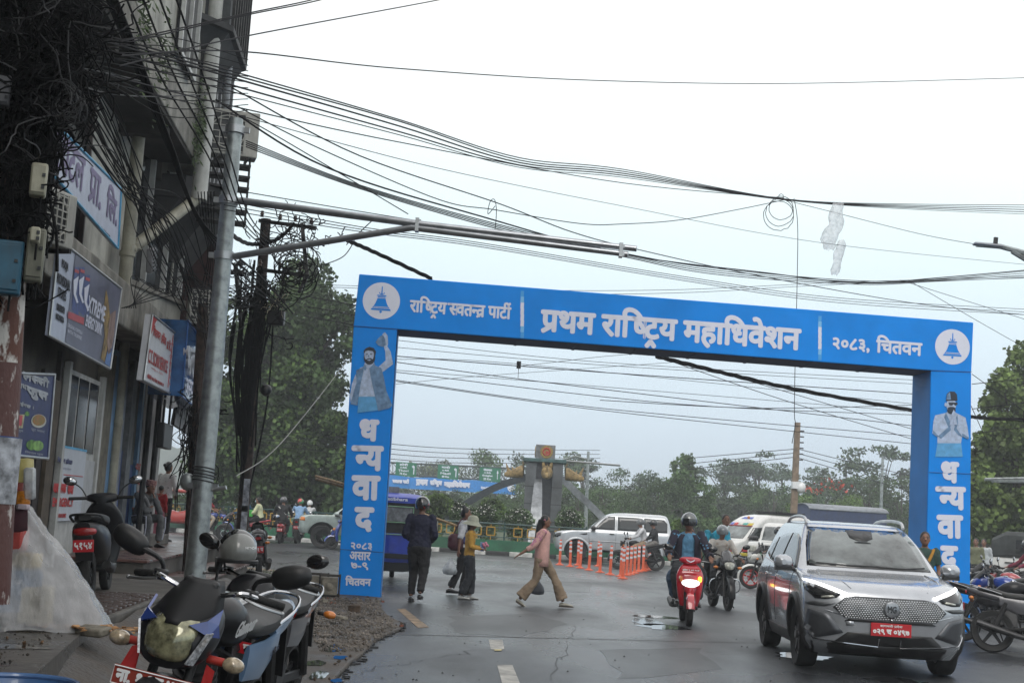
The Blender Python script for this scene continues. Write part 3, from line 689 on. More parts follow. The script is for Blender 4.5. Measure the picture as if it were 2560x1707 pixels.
# ================================================================== the corner building on the left
vp = ray(980, hor(980)); vp.z = 0; vp.normalize(); BA = math.atan2(-vp.x, vp.y)       # local y runs along the frontage, local x to the street
def FP(px, py, w_):                                     # (u, z) on the plane local x = w_
    v = ray(px, py); rt = Vector((vp.y,-vp.x,0)); t = w_/v.dot(rt); p = v*t; return p.dot(vp), p.z+CAMH
bld = thing('corner_building', 'stained concrete shop building with overhanging upper floors on the left', 'building', (0,0,0), BA)
cream = M('weathered_cream_wall', (.46,.45,.40), .85, var=.2, scale=1.6, bump=.2, dirt=.55)
soffit = M('shade_dark_soffit', (.028,.024,.02), .9, var=.4, scale=1.2, bump=.25)  # base colour darkened to carry the deep shade under the slab
dirtywall = M('dirty_shaded_shop_wall', (.075,.066,.054), .85, var=.35, scale=1.8, bump=.2, dirt=.6)  # dirt mask over a base colour darkened for the shade below the overhang
darkwood = M('dark_door_wood', (.028,.020,.017), .6, var=.4, scale=5)
pipem = M('old_plastic_pipe', (.30,.285,.22), .5, var=.2, scale=4, dirt=.5)
bluep = M('blue_shop_paint', (.02,.06,.22), .55, var=.15, scale=3, dirt=.3); lblue = M('pale_blue_paint', (.12,.25,.42), .55, var=.2, scale=3, dirt=.3)
def bbox(name, m, x0, x1, y0, y1, z0, z1, par=bld, bevel=0, label=None):
    b = MB(); b.box(((x0+x1)/2,(y0+y1)/2,(z0+z1)/2),(abs(x1-x0),abs(y1-y0),abs(z1-z0))); return b.build(name, m, par, smooth=False, bevel=bevel, label=label)
TZ = .45                                                # terrace height
FW = -4.5
uE = FP(314,1364,FW)[0]                                  # where the blue shop wall ends
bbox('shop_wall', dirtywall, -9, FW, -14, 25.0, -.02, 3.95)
bbox('shop_shade_sheet', M('shop_shadow_wall',(.022,.02,.018),.9,var=.3), FW, FW+.02, -14, 15.9, TZ, 3.9)  # flat dark sheet on the wall, painting the shade inside the shops
def F(px, w_=FW): return FP(px, 1250, w_)[0]
# first floor band and wall, slab above
bbox('floor_band', concrete, FW, FW+.45, -14, 25.0, 3.9, 4.55, bevel=.03)
bbox('first_floor_wall', cream, -9, FW, -14, 22.3, 3.95, 7.12)
# big dark windows on the first floor
wf = M('white_window_frame', (.50,.50,.48), .5, var=.12, dirt=.4)
def window(x, y0, y1, z0, z1, npan, par=bld, fr=wf, gl=winglass, t=.06):
    b = MB(); b.box((x+.02,(y0+y1)/2,(z0+z1)/2),(.04,y1-y0,z1-z0)); f = b.build('window', gl, par, smooth=False)
    for k in range(npan+1):
        y = y0+(y1-y0)*k/npan; b = MB(); b.box((x+.07,y,(z0+z1)/2),(.06,t,z1-z0)); b.build('frame', fr, f, smooth=False)
    for z in (z0, z1): b = MB(); b.box((x+.072,(y0+y1)/2,z),(.064,y1-y0+t,t)); b.build('frame', fr, f, smooth=False)
    return f
window(FW, 13.4, 18.9, 4.6, 7.0, 4, fr=M('brown_window_frame',(.07,.05,.045),.6))
# overhanging slab with streaked fascia
W2 = -3.7; ZS = 7.06; uS = FP(488,421,W2)[0]
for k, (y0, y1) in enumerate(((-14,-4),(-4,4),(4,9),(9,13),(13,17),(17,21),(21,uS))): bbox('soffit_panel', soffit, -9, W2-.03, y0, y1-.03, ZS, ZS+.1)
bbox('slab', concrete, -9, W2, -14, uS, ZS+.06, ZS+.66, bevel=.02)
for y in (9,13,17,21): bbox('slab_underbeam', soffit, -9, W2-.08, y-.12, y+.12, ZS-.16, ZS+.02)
bbox('upper_wall', cream, -9, W2-.05, -14, uS-.02, ZS+.66, 16)
for k in range(8): bbox('wall_panel', cream, W2-.05, W2-.02, 6+k*2.15, 6+k*2.15+2.12, ZS+.7, 15.5, bevel=.01)
window(W2, FP(440,100,W2)[0], FP(482,100,W2)[0], FP(458,170,W2)[1], 13.5, 2)
window(W2, 12, 14.5, 9.2, 12.5, 2)
# dark recessed strip and pale corner column beyond
dk = M('dark_corner_cladding', (.02,.022,.03), .4, var=.3)
yA, zA = FP(498,240,W2); yB = FP(522,240,W2)[0]
bbox('dark_strip', dk, W2-.3, W2+.04, yA, yB, zA, 16)
bbox('corner_column', cream, W2-.4, W2+.02, uS, yB+.5, ZS+.1, 16)
bbox('corner_post', cream, -4.3, -4.1, yB+.3, yB+.45, 3.9, ZS+.1)
for k in range(5): bbox('corner_fin', M('fin_metal',(.30,.30,.31),.5,.3,var=.2), W2-.1, W2+.06+.03*k, yB+.6+k*.28, yB+.68+k*.28, 6.2, 12)
bbox('rear_shaft', M('brown_shaft',(.07,.03,.028),.7,var=.3), -4.6, -3.6, yB+2.2, yB+2.6, 3.9, 8.6)
# angled bay with the big dark windows
ax0, ay0, ax1, ay1 = FW, 22.3, -3.95, 24.7
b = MB(); b.prism([(ax0,ay0),(ax1,ay1),(ax1-.2,25.2),(-9,25.2),(-9,ay0)], 3.95, 4.84, 'z'); b.build('bay_wall', cream, bld, smooth=False)
b = MB(); b.prism([(ax0+.02,ay0-.05),(ax1+.09,ay1),(ax1,25.25),(-9,25.25),(-9,ay0-.05)], 4.84, 4.93, 'z'); b.build('bay_sill', concrete, bld, smooth=False, bevel=.01)
b = MB(); b.prism([(ax0-.1,ay0),(ax1-.1,ay1),(ax1-.3,25.2),(-9,25.2),(-9,ay0)], 4.93, 7.05, 'z'); b.build('bay_glass', winglass, bld, smooth=False)
for u in (0,.36,.70,1.0):
    x, y = ax0+(ax1-ax0)*u, ay0+(ay1-ay0)*u; b = MB(); b.box((x-.06,y,5.99),(.09,.09,2.12)); b.build('frame', wf, bld, smooth=False)
bbox('upper_rear_wall', dirtywall, -9, -4.25, uS, 28, ZS-.3, 16)
bbox('rear_wall', dirtywall, -9, -4.35, 25.1, 28, 3.9, ZS+.1)
# balconies at the far corner: dark undersides, chamfered
dbal = M('dark_balcony', (.045,.045,.046), .75, var=.35, scale=1.5, bump=.2)
def balcony(name, z0, z1, ztop, y0, y1, wo, m):
    b = MB(); R_ = []
    for z, ins in ((z0,.75),(z1,.08),(z1+.02,0),(ztop,0)):
        R_.append([(-8,y0+ins*.5,z),(wo-.5-ins,y0+ins*.5,z),(wo-ins,y0+.6+ins*.2,z),(wo-ins,y1-.5,z),(wo-.5-ins,y1,z),(-8,y1,z)])
    b.rings(R_); return b.build(name, m, bld, smooth=False)
balcony('upper_balcony', 8.25, 9.3, 9.42, 22.4, 25.6, -3.22, dbal)
bbox('balcony_wall', M('dark_balcony_panel',(.05,.055,.06),.6,var=.3), -8, -3.30, 23.0, 25.2, 9.42, 16)
for k in range(8): bbox('balcony_bar', darkmetal, -3.27, -3.22, 23.0+k*.3, 23.04+k*.3, 9.42, 16)
balcony('lower_balcony', 5.55, 6.5, 6.9, 23.4, 26.2, -3.35, dbal)

# ---- ground floor frontage pieces (local y = distance along)
def strip(name, m, pxa, pxb, z0, z1, out=.05, w_=FW, bevel=0, label=None): return bbox(name, m, w_, w_+out, F(pxa,w_), F(pxb,w_), z0, z1, bevel=bevel, label=label)
strip('shutter_door', darkwood, 70, 84, TZ, 3.0, .05); strip('shutter_door', darkwood, 85, 99, TZ, 3.0, .05)
strip('door_jamb', M('brown_jamb',(.10,.075,.05),.7,var=.3,dirt=.4), 86, 105, TZ, 2.9, .10); strip('door_jamb', darkwood, 107, 114, TZ, 3.3, .06)
# white emergency door with three tall panes and a printed panel
ya, yb = F(119), F(212); dw = wf
door = bbox('emergency_door', dw, FW+.02, FW+.08, ya, yb, .55, 3.12)
pz0, pz1 = 2.05, 3.05
for k in range(3):
    y0 = ya+.12+(yb-ya-.2)*k/3; y1 = y0+(yb-ya-.2)/3-.12; bbox('pane', winglass, FW+.08, FW+.095, y0, y1, pz0, pz1, par=door)
for y in (ya, yb): bbox('door_frame', dw, FW+.06, FW+.14, y-.06, y+.06, .5, 3.2, par=door)
bbox('door_leaf', M('door_white',(.42,.43,.44),.5,var=.08,dirt=.3), FW+.08, FW+.11, ya+(yb-ya)*.60, yb-.08, .6, 1.95, par=door, bevel=.01)
ypl, ypr = F(124), F(182)
nb = thing('emergency_notice', 'white notice with red EMERGENCY lettering on the glazed door', 'notice', (0,0,0), BA)
noticewhite = M('notice_white', (.50,.53,.58), .5, var=.04, dirt=.12); redpr = M('red_print', (.52,.03,.03), .5); bluepr = M('navy_print', (.06,.07,.16), .5)
skyb = M('sky_blue_edge', (.10,.38,.62), .5)
npz1, npz0 = FP(150,1120,FW)[1], FP(140,1300,FW)[1]
bbox('notice_panel', noticewhite, FW+.10, FW+.125, ypl, ypr, npz0, npz1, par=nb); bbox('notice_edge', skyb, FW+.10, FW+.13, ypl, ypr, npz1, npz1+.03, par=nb)
def flet(par, s, w_, x0, x1, y, h, m, bold=0, latin=False, ital=0):
    """letters standing on the frontage plane: text runs along +y (away), px x0..x1 at row y, height h px at its middle"""
    a = FP(x0, y, w_)[0]; c = FP(x1, y, w_)[0]; xm = (x0+x1)/2; zz = FP(xm, y, w_)[1]; u = FP(xm, y, w_)[0]
    return letters('lettering', s, abs(c-a), h*u/FOC, m, par, planeM((w_,(a+c)/2,zz),(0,1,0),(0,0,1)), bold=bold, latin=latin, ital=ital)
nw = FW+.132
flet(nb,'िचतवन', nw,143,163,1149,15,bluepr,.006); flet(nb,'हि<सपटल', nw,165,181,1154,16,bluepr,.006)
flet(nb,'भरतपुर, िचतवन', nw,157,178,1172,7,bluepr)
bbox('rule', redpr, FW+.125, nw, ypl+.1, ypr-.1, FP(150,1187,FW)[1], FP(150,1187,FW)[1]+.01, par=nb)
flet(nb,'आकि<समक', nw,133,166,1216,32,redpr,.012); flet(nb,'सेवा', nw,169,184,1220,30,redpr,.012)
flet(nb,'EMERGENCY', nw,131,183,1255,22,redpr,.008,latin=True); flet(nb,'24 HOUR SERVICE', nw,142,165,1288,10,redpr,.004,latin=True)
strip('beige_pier', M('beige_pier',(.17,.155,.12),.8,var=.25,dirt=.5), 214, 238, TZ, 3.6, .12)
strip('blue_pier', lblue, 240, 250, TZ, 3.7, .10); strip('pale_pier', M('pale_pier',(.22,.25,.30),.6,var=.2,dirt=.4), 267, 280, TZ, 3.6, .08); strip('navy_strip', bluep, 280, 286, TZ, 2.2, .06)
strip('steel_upright', M('grey_upright',(.20,.21,.22),.45,.5,var=.25), 288, 299, TZ+.1, 3.7, .12)
strip('upper_plaster', M('grey_plaster',(.15,.145,.14),.85,var=.3,dirt=.4), 299, 318, 2.0, 3.7, .04); strip('blue_dado', bluep, 299, 318, .6, 2.0, .045)
strip('pale_blue_post', lblue, 318, 323, .45, 3.7, .10); 
strip('end_pier', M('end_pier_white',(.30,.29,.28),.7,var=.15,dirt=.35), 325, 376, .55, 3.8, .10)
b = MB()
for px in (353,376): y = F(px,FW+.3); b.cyl((FW+.3,y,.5),(FW+.3,y,3.9),.05,n=8)
b.build('black_column', darkmetal, bld)
redworn = M('worn_red_print', (.30,.035,.03), .6, var=.3)
wn_ = FW+.105
for s, x0, x1, y, h in (('अ',338,352,1167,18),('ा',359,365,1168,18),('प',343,356,1206,18),('िर',340,358,1238,22),('प<सल',329,371,1276,16)):
    flet(bld, s, wn_, x0, x1, y, h, redworn, .012)
# downpipes
def pipe(name, pts, r, label, m=pipem, par=None):
    b = MB(); b.tube(pts, r, 12, sm=0); rt = thing(name, label, 'pipe', (0,0,0), BA); b.build('pipe', m, rt)
    return rt
def Fw(px, py, w_): u, z = FP(px, py, w_); return (w_, u, z)
def collars(rt, pts, r):
    for p in pts: b = MB(); p = Vector(p); b.cyl(p-Vector((0,0,.04)), p+Vector((0,0,.04)), r*1.18, n=12); b.build('collar', pipem, rt)
rt = pipe('downpipe', [(FW+.14, F(252), .5), (FW+.14, F(252), 3.85)], .075, 'beige downpipe between the blue piers at ground floor'); collars(rt, [(FW+.14,F(252),1.5),(FW+.14,F(252),2.6)], .075)
w3 = FW+.25; u_, z_ = FP(318,640,w3)
rt = pipe('downpipe', [(w3,u_,4.1),(w3,u_,7.1)], .10, 'beige downpipe left of the dark first floor windows'); collars(rt, [(w3,u_,6.0),(w3,u_,5.1)], .10)
p1 = Vector(Fw(325,625,w3)); p2 = Vector((W2+.08, FP(488,500,W2+.08)[0], FP(488,500,W2+.08)[1]))
rt = pipe('drainpipe', [p1, p1+(p2-p1)*.5, p2], .095, 'slanting beige drainpipe crossing the dark windows'); collars(rt, [p1+(p2-p1)*.06, p2-(p2-p1)*.03], .10)
wp = W2+.15; ya_, za_ = FP(500,470,wp); yb_, zb_ = FP(533,60,wp)
rt = pipe('downpipe', [(wp,ya_,za_-.2),(wp,ya_,za_+.2),(wp,ya_,16.5)], .13, 'thick white vertical drainpipe on the upper corner', M('white_pipe',(.48,.48,.45),.5,var=.1,dirt=.35))
wq = -3.45; y9, z9 = FP(560,300,wq)
rt = pipe('downpipe', [(wq,y9,z9-.8),(wq,y9,z9+1.6),(wq,y9-.25,z9+2.1),(wq-.5,y9-.5,z9+2.2)], .07, 'grey pipe bending into the wall below the far balcony', M('grey_pipe',(.25,.26,.27),.5,var=.2))
# plants growing from the slab edge
leafm = M('weed_leaf', (.05,.08,.025), .8, var=.4)
def weeds(px, py, w_, n, s, label):
    b = MB(); c = Vector(Fw(px,py,w_))
    for k in range(n):
        p = c+Vector((random.uniform(0,.12),random.gauss(0,s*.6),random.gauss(0,s))); a = Vector((random.uniform(.02,.1),random.gauss(0,.06),random.gauss(-.03,.06))); n_ = a.orthogonal().normalized()*.018
        b.add([p, p+a*.5+n_, p+a, p+a*.5-n_], [(0,1,2,3)])
    rt = thing('wall_weed', label, 'plant', (0,0,0), BA); b.build('leaves', leafm, rt, smooth=False, recalc=False)
weeds(342,60,W2+.01,160,.35,'weed sprouting high on the streaked slab face'); weeds(395,150,W2+.01,120,.4,'dry creeper hanging on the slab face beside the white window'); weeds(487,310,W2+.05,260,.32,'green weed clump at the far end of the slab')
# ---- signs
def board(name, label, w_, P, th, face, edge, cat='shop sign'):
    """P: photo corners tl, tr, br, bl on the frontage plane"""
    rt = thing(name, label, cat, (0,0,0), BA); q = [FP(*p, w_) for p in P]
    b = MB(); b.add([(w_-th*k, u, z) for k in (0,1) for u, z in q], [(0,1,2,3),(7,6,5,4),(0,4,5,1),(1,5,6,2),(2,6,7,3),(3,7,4,0)]); b.build('board', face, rt, smooth=False)
    b = MB()
    for i in range(4):
        a, c = q[i], q[(i+1) % 4]; b.cyl((w_+.005,a[0],a[1]),(w_+.005,c[0],c[1]),.018,n=6)
    b.build('border', edge, rt); return rt, q
wH = FW+.45
lav = M('hospital_sign_face', (.42,.45,.56), .45, var=.05, dirt=.12); purple = M('purple_print', (.13,.09,.22), .5)
hs, q = board('hospital_sign', 'long white hospital sign with purple Devanagari lettering', wH, ((120,292),(302,473),(294,621),(113,415)), .05, lav, skyb)
flet(hs,'<सपटल', wH+.004,128,215,400,92,purple,.02); flet(hs,'प/ा.', wH+.004,222,256,475,86,purple,.02); flet(hs,'िल.', wH+.004,266,297,512,86,purple,.02)
flet(hs,'Web: www.chitwanhospital.com.np', wH+.004,222,277,567,10,bluepr,.002,latin=True)
hs2, q = board('hospital_sign', 'purple and white sign board cut off by the left frame edge', wH, ((-140,-60),(34,152),(26,300),(-140,150)), .05, lav, skyb)
flet(hs2,'हि', wH+.004,-60,26,150,110,purple,.03)
wX = -4.02
stor = M('store_sign_face', (.45,.49,.60), .4, var=.05, dirt=.1); xt = M('drink_sign_face', (.10,.10,.17), .35, var=.3, scale=1.2)
xs, q = board('store_sign', 'store sign with white name panel and dark energy drink advert', wX, ((147,599),(303,722),(274,922),(121,838)), .04, stor, alu)
b = MB(); a0 = FP(188,632,wX); a1 = FP(303,722,wX); a2 = FP(274,922,wX); a3 = FP(161,860,wX); b.add([(wX+.006,*p) for p in (a0,a1,a2,a3)], [(0,1,2,3)]); b.build('advert_panel', xt, xs, smooth=False, recalc=False)
ink = M('black_print', (.012,.012,.02), .5)
for s, x0, x1, y, h in (('POOJA',154,171,666,28),('PROVISIONAL',141,177,704,27),('STORES',144,166,735,26),('CHAUBISKOTHI',141,162,771,18),('9812978226',139,160,795,16)): flet(xs, s, wX+.006, x0, x1, y, h, ink, .006, latin=True)
flet(xs,'XTREME', wX+.012,218,264,772,40,pr,.010,latin=True,ital=.2); flet(xs,'ENERGY DRINK', wX+.012,213,256,812,30,pr,.006,latin=True,ital=.2)
cano, canr, gldp, skinp = M('can_blue',(.03,.06,.25),.4,var=.3,scale=9), M('can_red',(.45,.02,.03),.4), M('gold_print',(.32,.20,.05),.5,var=.4,scale=6), M('skin_print',(.35,.22,.18),.5,var=.3,scale=4)
def fpoly(par, name, m, w_, pts): b = MB(); b.add([(w_,*FP(x,y,w_)) for x,y in pts], [tuple(range(len(pts)))]); b.build(name, m, par, smooth=False, recalc=False)
for dx, dy in ((0,0),(14,0),(27,20)):
    fpoly(xs,'printed_can',cano,wX+.010,((186+dx,668+dy),(198+dx,668+dy),(196+dx,790+dy*.4),(180+dx,775+dy*.4))); fpoly(xs,'can_top',canr,wX+.014,((187+dx,672+dy),(198+dx,676+dy),(197+dx,684+dy),(187+dx,680+dy)))
    fpoly(xs,'can_stripe',pr,wX+.014,((184+dx,700+dy),(197+dx,690+dy),(190+dx,735+dy),(196+dx,756+dy),(192+dx,758+dy),(184+dx,735+dy)))
fpoly(xs,'printed_wing',gldp,wX+.010,((265,722),(270,745),(276,800),(272,850),(262,905),(252,895),(262,840),(258,790)))
fpoly(xs,'printed_hand',skinp,wX+.013,((276,785),(290,775),(286,830),(278,880),(270,885),(268,850))); fpoly(xs,'printed_cuff',M('cuff_blue',(.10,.20,.45),.5),wX+.013,((268,880),(280,868),(275,917),(262,908)))
fpoly(xs,'red_band',canr,wX+.014,((171,778),(211,795),(209,812),(170,795)))
flet(xs,'ORIGINAL FORMULA', wX+.014,168,207,822,9,pr,0,latin=True); flet(xs,'WITH TAURINE', wX+.014,168,205,836,9,pr,0,latin=True)
# CT scan sign
wC = FW+.75; cw = M('scan_sign_face', (.62,.63,.66), .4, var=.05, dirt=.08)
cs, q = board('scan_sign', 'white C.T. scan service sign with red lettering', wC, ((380,786),(450,843),(433,987),(358,950)), .10, cw, alu)
wc = wC+.006
flet(cs,'िचतवन', wc,383,402,832,28,redpr,.008); flet(cs,'इमेिजङ', wc,403,416,848,30,redpr,.008); flet(cs,'प/ा. िल.', wc,417,427,862,28,redpr,.006)
flet(cs,'C.T. SCAN SERVICE', wc,370,420,903,34,redpr,.008,latin=True); flet(cs,'भरतपुर-१०, िचतवन', wc,378,408,928,8,redpr); flet(cs,'चौबीसै घ<नटा सेवा उपलबध छ', wc,367,410,950,12,redpr,.002)
fpoly(cs,'red_corner',redpr,wc,((380,788),(394,799),(388,808),(379,835)))
b = MB(); b.cyl((wc,*FP(432,838,wC)),(wc,*FP(419,968,wC)),.006,n=4); b.build('rule', redpr, cs)
for k, s in enumerate(('Services','ALL SCAN','CT Head','CT Chest','Angiogram','Urogram','Venogram')): flet(cs, s, wc, 424-k*.3, 444-k*.6, 862+k*17, 8, redpr, 0, latin=True)
# blue sign with raised letters beyond
wB = FW+.95; fb = M('glossy_blue_sign', (.03,.13,.34), .2, var=.35, scale=3, coat=.5)
bs, q = board('lettered_sign', 'glossy blue sign box with raised white metal letters', wB, ((469,801),(512,862),(497,1026),(454,990)), .55, fb, M('blue_sign_edge',(.02,.10,.32),.4))
o = flet(bs,'भरतपुर', wB+.05,466,510,925,92,M('raised_white_letters',(.55,.56,.60),.35,.3,var=.15),.03)
sd = o.modifiers.new('s','SOLIDIFY'); sd.thickness = .08
flet(bs,'अ<सपताल', wB+.02,462,500,975,40,pr,.01)
gs, q = board('awning_sign', 'grey sloping sign below the blue lettered sign', FW+.7, ((441,1020),(503,1000),(478,1090),(433,1060)), .05, M('grey_sign',(.13,.13,.14),.6,var=.3,dirt=.4), darkmetal)
flet(gs,'मेिडकल', FW+.72,446,492,1030,40,M('faded_print',(.32,.32,.33),.6,var=.3),.01)
# juice board
wJ = FW+.32; js, q = board('juice_banner', 'dark blue juice shop banner with a cup and fruit printed', wJ, ((32,932),(136,936),(119,1146),(22,1136)), .04, M('juice_face',(.012,.022,.11),.45,var=.15), alu)
jp = M('dim_white_print',(.40,.42,.45),.5)
flet(js,'ल<ससी', wJ+.005,55,124,946,26,jp,.010); flet(js,'तथा', wJ+.005,44,71,966,13,jp,.004); flet(js,'जुस', wJ+.005,66,120,987,28,jp,.012); flet(js,'पाईनछ ।', wJ+.005,38,84,1012,12,jp,.003)
flet(js,'जुस', wJ+.005,45,58,1077,6,jp); flet(js,'फ/ुट सलाद', wJ+.005,78,112,1077,7,jp); flet(js,'िनरवल जुस', wJ+.005,62,108,1133,8,jp)
fpoly(js,'printed_glass',M('print_cream',(.40,.38,.22),.5,var=.3,scale=12),wJ+.006,((40,1034),(62,1036),(57,1070),(44,1070))); fpoly(js,'printed_juice',canr,wJ+.009,((47,1038),(57,1038),(54,1064),(48,1064)))
fpoly(js,'printed_lime',M('print_green',(.13,.30,.05),.5,var=.4,scale=10),wJ+.006,ellp(68,1034,6,6,12)); fpoly(js,'printed_bowl',M('print_rim',(.5,.5,.45),.5),wJ+.006,ellp(97,1052,19,17)); fpoly(js,'printed_fruit',M('print_fruit',(.45,.12,.04),.5,col2=(.10,.20,.03),scale=26),wJ+.009,ellp(97,1050,16,14))
fpoly(js,'printed_coconut',MATS['print_green'],wJ+.006,ellp(80,1112,14,13)); fpoly(js,'printed_coconut',M('print_lime',(.22,.42,.10),.5,var=.3,scale=9),wJ+.009,ellp(95,1114,14,13)); fpoly(js,'printed_mango',M('print_orange',(.40,.18,.03),.5,var=.3,scale=9),wJ+.006,ellp(37,1110,10,11))
# ---- air conditioner condensers
acw = M('condenser_casing', (.42,.41,.37), .5, var=.1, dirt=.35)
def condenser(loc, rz, label, wd=.85, ht=.62, dp=.32, par=None):
    rt = thing('condenser_unit', label, 'air conditioner', loc, rz, 'outdoor air conditioner units')
    b = MB(); b.box((0,0,ht/2),(dp,wd,ht)); b.build('casing', acw, rt, bevel=.02)
    for s_ in (1,):
        b = MB(); b.box((s_*dp/2+.004,-.10,ht/2),(.008,wd*.66,ht*.86)); b.build('fan_opening', black, rt, smooth=False)
        b = MB(); b.torus((s_*dp/2+.02,-.10,ht/2),ht*.36,.012,(1,0,0),20,5)
        for k in range(7): z = .07+k*(ht-.14)/6; b.box((s_*dp/2+.022,-.10,z),(.012,wd*.66,.014))
        for k in range(5): b.box((s_*dp/2+.026,-.10-wd*.33+k*wd*.165,ht/2),(.012,.016,ht*.86))
        b.build('grille', acw, rt)
    b = MB(); b.box((0,wd*.3,-.03),(dp+.1,.04,.05)); b.box((0,-wd*.3,-.03),(dp+.1,.04,.05)); b.build('bracket', darkmetal, rt)
    return rt
def Wl(p): c_, s_ = math.cos(BA), math.sin(BA); return Vector((p[0]*c_-p[1]*s_, p[0]*s_+p[1]*c_, p[2]))
u_, z_ = FP(585,395,-3.15); condenser(Wl((-3.2,u_,z_)), BA-R(78), 'upper condenser unit behind the steel pole top', .85, .80, .35)
b_ = thing('condenser_bracket_rack', 'rusty bracket rack with hoses below the upper condenser', 'bracket', Wl((-3.3,u_+.1,z_)), BA-R(78)); bb = MB()
for k in range(6): bb.box((.0,0,-.12-k*.2),(.35,.85,.04)); 
for s_ in (-1,1): bb.cyl((.15,s_*.4,0),(.15,s_*.4,-1.2),.02,n=5)
bb.build('rack', darkmetal, b_)
u_, z_ = FP(518,815,-3.45); condenser(Wl((-3.5,u_,z_)), BA-R(70), 'lower condenser unit left of the steel pole', .60, .62, .32)
bbox('condenser_shelf', soffit, FW, -3.2, u_-.4, u_+.5, z_-.32, z_-.07)
u_, z_ = FP(140,615,-3.9); condenser(Wl((-4.0,u_,z_)), BA-R(20), 'dark shaded condenser below the left end of the hospital sign', .62, .62, .26)
lm = thing('wall_floodlight', 'small grey slatted flood lamp hanging beside the dark windows', 'lamp', Wl(Fw(378,650,FW+.5)), BA, tilt=.3)
b = MB(); b.box((0,0,0),(.1,.30,.38)); b.build('housing', M('lamp_grey',(.2,.2,.21),.5), lm, bevel=.02)
b = MB(); [b.box((.06,0,-.15+k*.06),(.02,.27,.02)) for k in range(6)]; b.cyl((0,0,.19),(-.3,.1,.45),.015,n=5); b.build('slats', black, lm)
bx = thing('round_sign_box', 'small black hanging box below the awning at the corner', 'sign box', Wl(Fw(412,1090,FW+.6)), BA); b = MB(); b.box((0,0,0),(.12,.9,.42)); b.build('box', black, bx, bevel=.02); b = MB(); b.cyl((0,-.3,.2),(0,-.3,.6),.02); b.cyl((0,.3,.2),(0,.3,.6),.02); b.build('hanger', darkmetal, bx)
# ---- terrace, steps, paving (setting)
tile = M('red_terrace_tile', (.12,.055,.045), .35, var=.35, scale=3, dirt=.4, rvar=.2); plinth = M('plinth_concrete', (.115,.105,.092), .75, var=.3, scale=2.5, bump=.3, dirt=.5)
ter = thing('terrace', 'raised wet terrace in front of the shops', None, (0,0,0), BA); struct(ter); del ter['label']
bbox('terrace_base', plinth, -9, -2.35, 5, 19.2, -.02, TZ, par=ter, bevel=.02)
bbox('platform', plinth, -9, FW+1.25, 19.2, 28.8, -.02, .60, par=ter, bevel=.015); bbox('platform_top', tile, -9, FW+1.3, 19.15, 28.85, .604, .64, par=ter, bevel=.008)
bbox('step', plinth, FW+1.3, FW+1.95, 20.5, 26.0, -.02, .34, par=ter, bevel=.015); bbox('step_top', tile, FW+1.28, FW+1.98, 20.45, 26.05, .344, .375, par=ter, bevel=.008)
bbox('plinth', plinth, -9, FW+.45, 20.2, 26.3, .644, .82, par=ter, bevel=.01)
bbox('slab_step', M('grey_step',(.14,.135,.13),.4,var=.3,rvar=.2), -3.1, -1.75, 16.5, 19.0, -.02, .25, par=ter, bevel=.02)
# brick paving: each brick a piece
pav = thing('brick_paving', None, None, (0,0,0), BA); struct(pav)
brk = M('paving_brick', (.085,.06,.052), .45, var=.3, scale=6, bump=.2, rvar=.25); bm0 = None; r0 = G(300,1500,TZ); 
py0, py1, px0_, px1_ = 11.6, 15.2, -3.6, -2.4; cnt = 0
for i in range(30):
    for j in range(9):
        x = px0_+j*.135; y = py0+i*.12
        if bm0 is None:
            b = MB(); b.box((0,0,0),(.128,.112,.05)); o = b.build('brick', brk, pav, smooth=False, bevel=.006); bm0 = o.data
        else: o = bpy.data.objects.new('brick', bm0); COL.objects.link(o); o.parent = pav; q_ = o.modifiers.new('b','BEVEL'); q_.width = .006
        o.location = (x+(i % 2)*.06, y, TZ+.004+random.uniform(-.006,.006)); o.rotation_euler = (random.uniform(-.01,.01), random.uniform(-.01,.01), random.uniform(-.015,.015))
# near wet slab, dirty
b = MB(); wets = M('wet_concrete_slab', (.075,.068,.06), .35, var=.45, scale=1.4, bump=.5, bscale=14, rvar=.25)
b.prism([(-9,-8),(-2.0,-8),(-1.75,6.5),(-2.3,11.4),(-9,11.4)], .1, TZ+.012, 'z'); o = b.build('near_slab', wets, ter, smooth=False)
b = MB(); rr = []
for k in range(22):
    y = 5.5+k*.72; j = random.uniform(-.12,.12); rr.append([(-2.3,y,.04),(-2.3,y,TZ-.05+j*.4),(-2.05+j,y,TZ-.14+j*.3),(-1.75+j,y,.18+j*.3),(-1.35+j,y,.03)])
b.rings(rr); struct(b.build('earth_bank', soil, ter))
# rubbish: splintered wood and peel beside the paving
woodm = M('torn_cardboard', (.45,.24,.10), .7, var=.4, scale=6); c = G(245,1578,TZ+.02)
b = MB()
for k in range(90):
    p = c+Vector((random.gauss(0,.22),random.gauss(0,.10),.01+random.random()*.03)); r_ = Matrix.Rotation(random.uniform(0,6),3,'Z') @ Matrix.Rotation(random.uniform(-.4,.4),3,'X')
    b.box(p,(random.uniform(.03,.11),random.uniform(.02,.05),.006),r_)
stuff(b.build('wood_scraps', woodm, smooth=False), 'orange brown splinters and scraps on the wet slab'); 
b = MB()
for k in range(8):
    p = c+Vector((-.18+random.gauss(0,.1),.12+random.gauss(0,.06),.02)); b.box(p,(random.uniform(.1,.3),.04,.03),Matrix.Rotation(random.uniform(0,6),3,'Z'))
stuff(b.build('wet_sticks', darkwood, smooth=False), 'dark wet sticks behind the orange scraps')
# ================================================================== poles, street lights, cables
def pole_thing(name, label, cat, base, group=None): return thing(name, label, cat, base, 0, group)
def loc(p, base): return Vector(p)-Vector(base)
cab = M('black_cable', (.007,.007,.008), .8, var=.2, spec=.15); cabg = M('grey_cable', (.04,.04,.043), .6, var=.2)
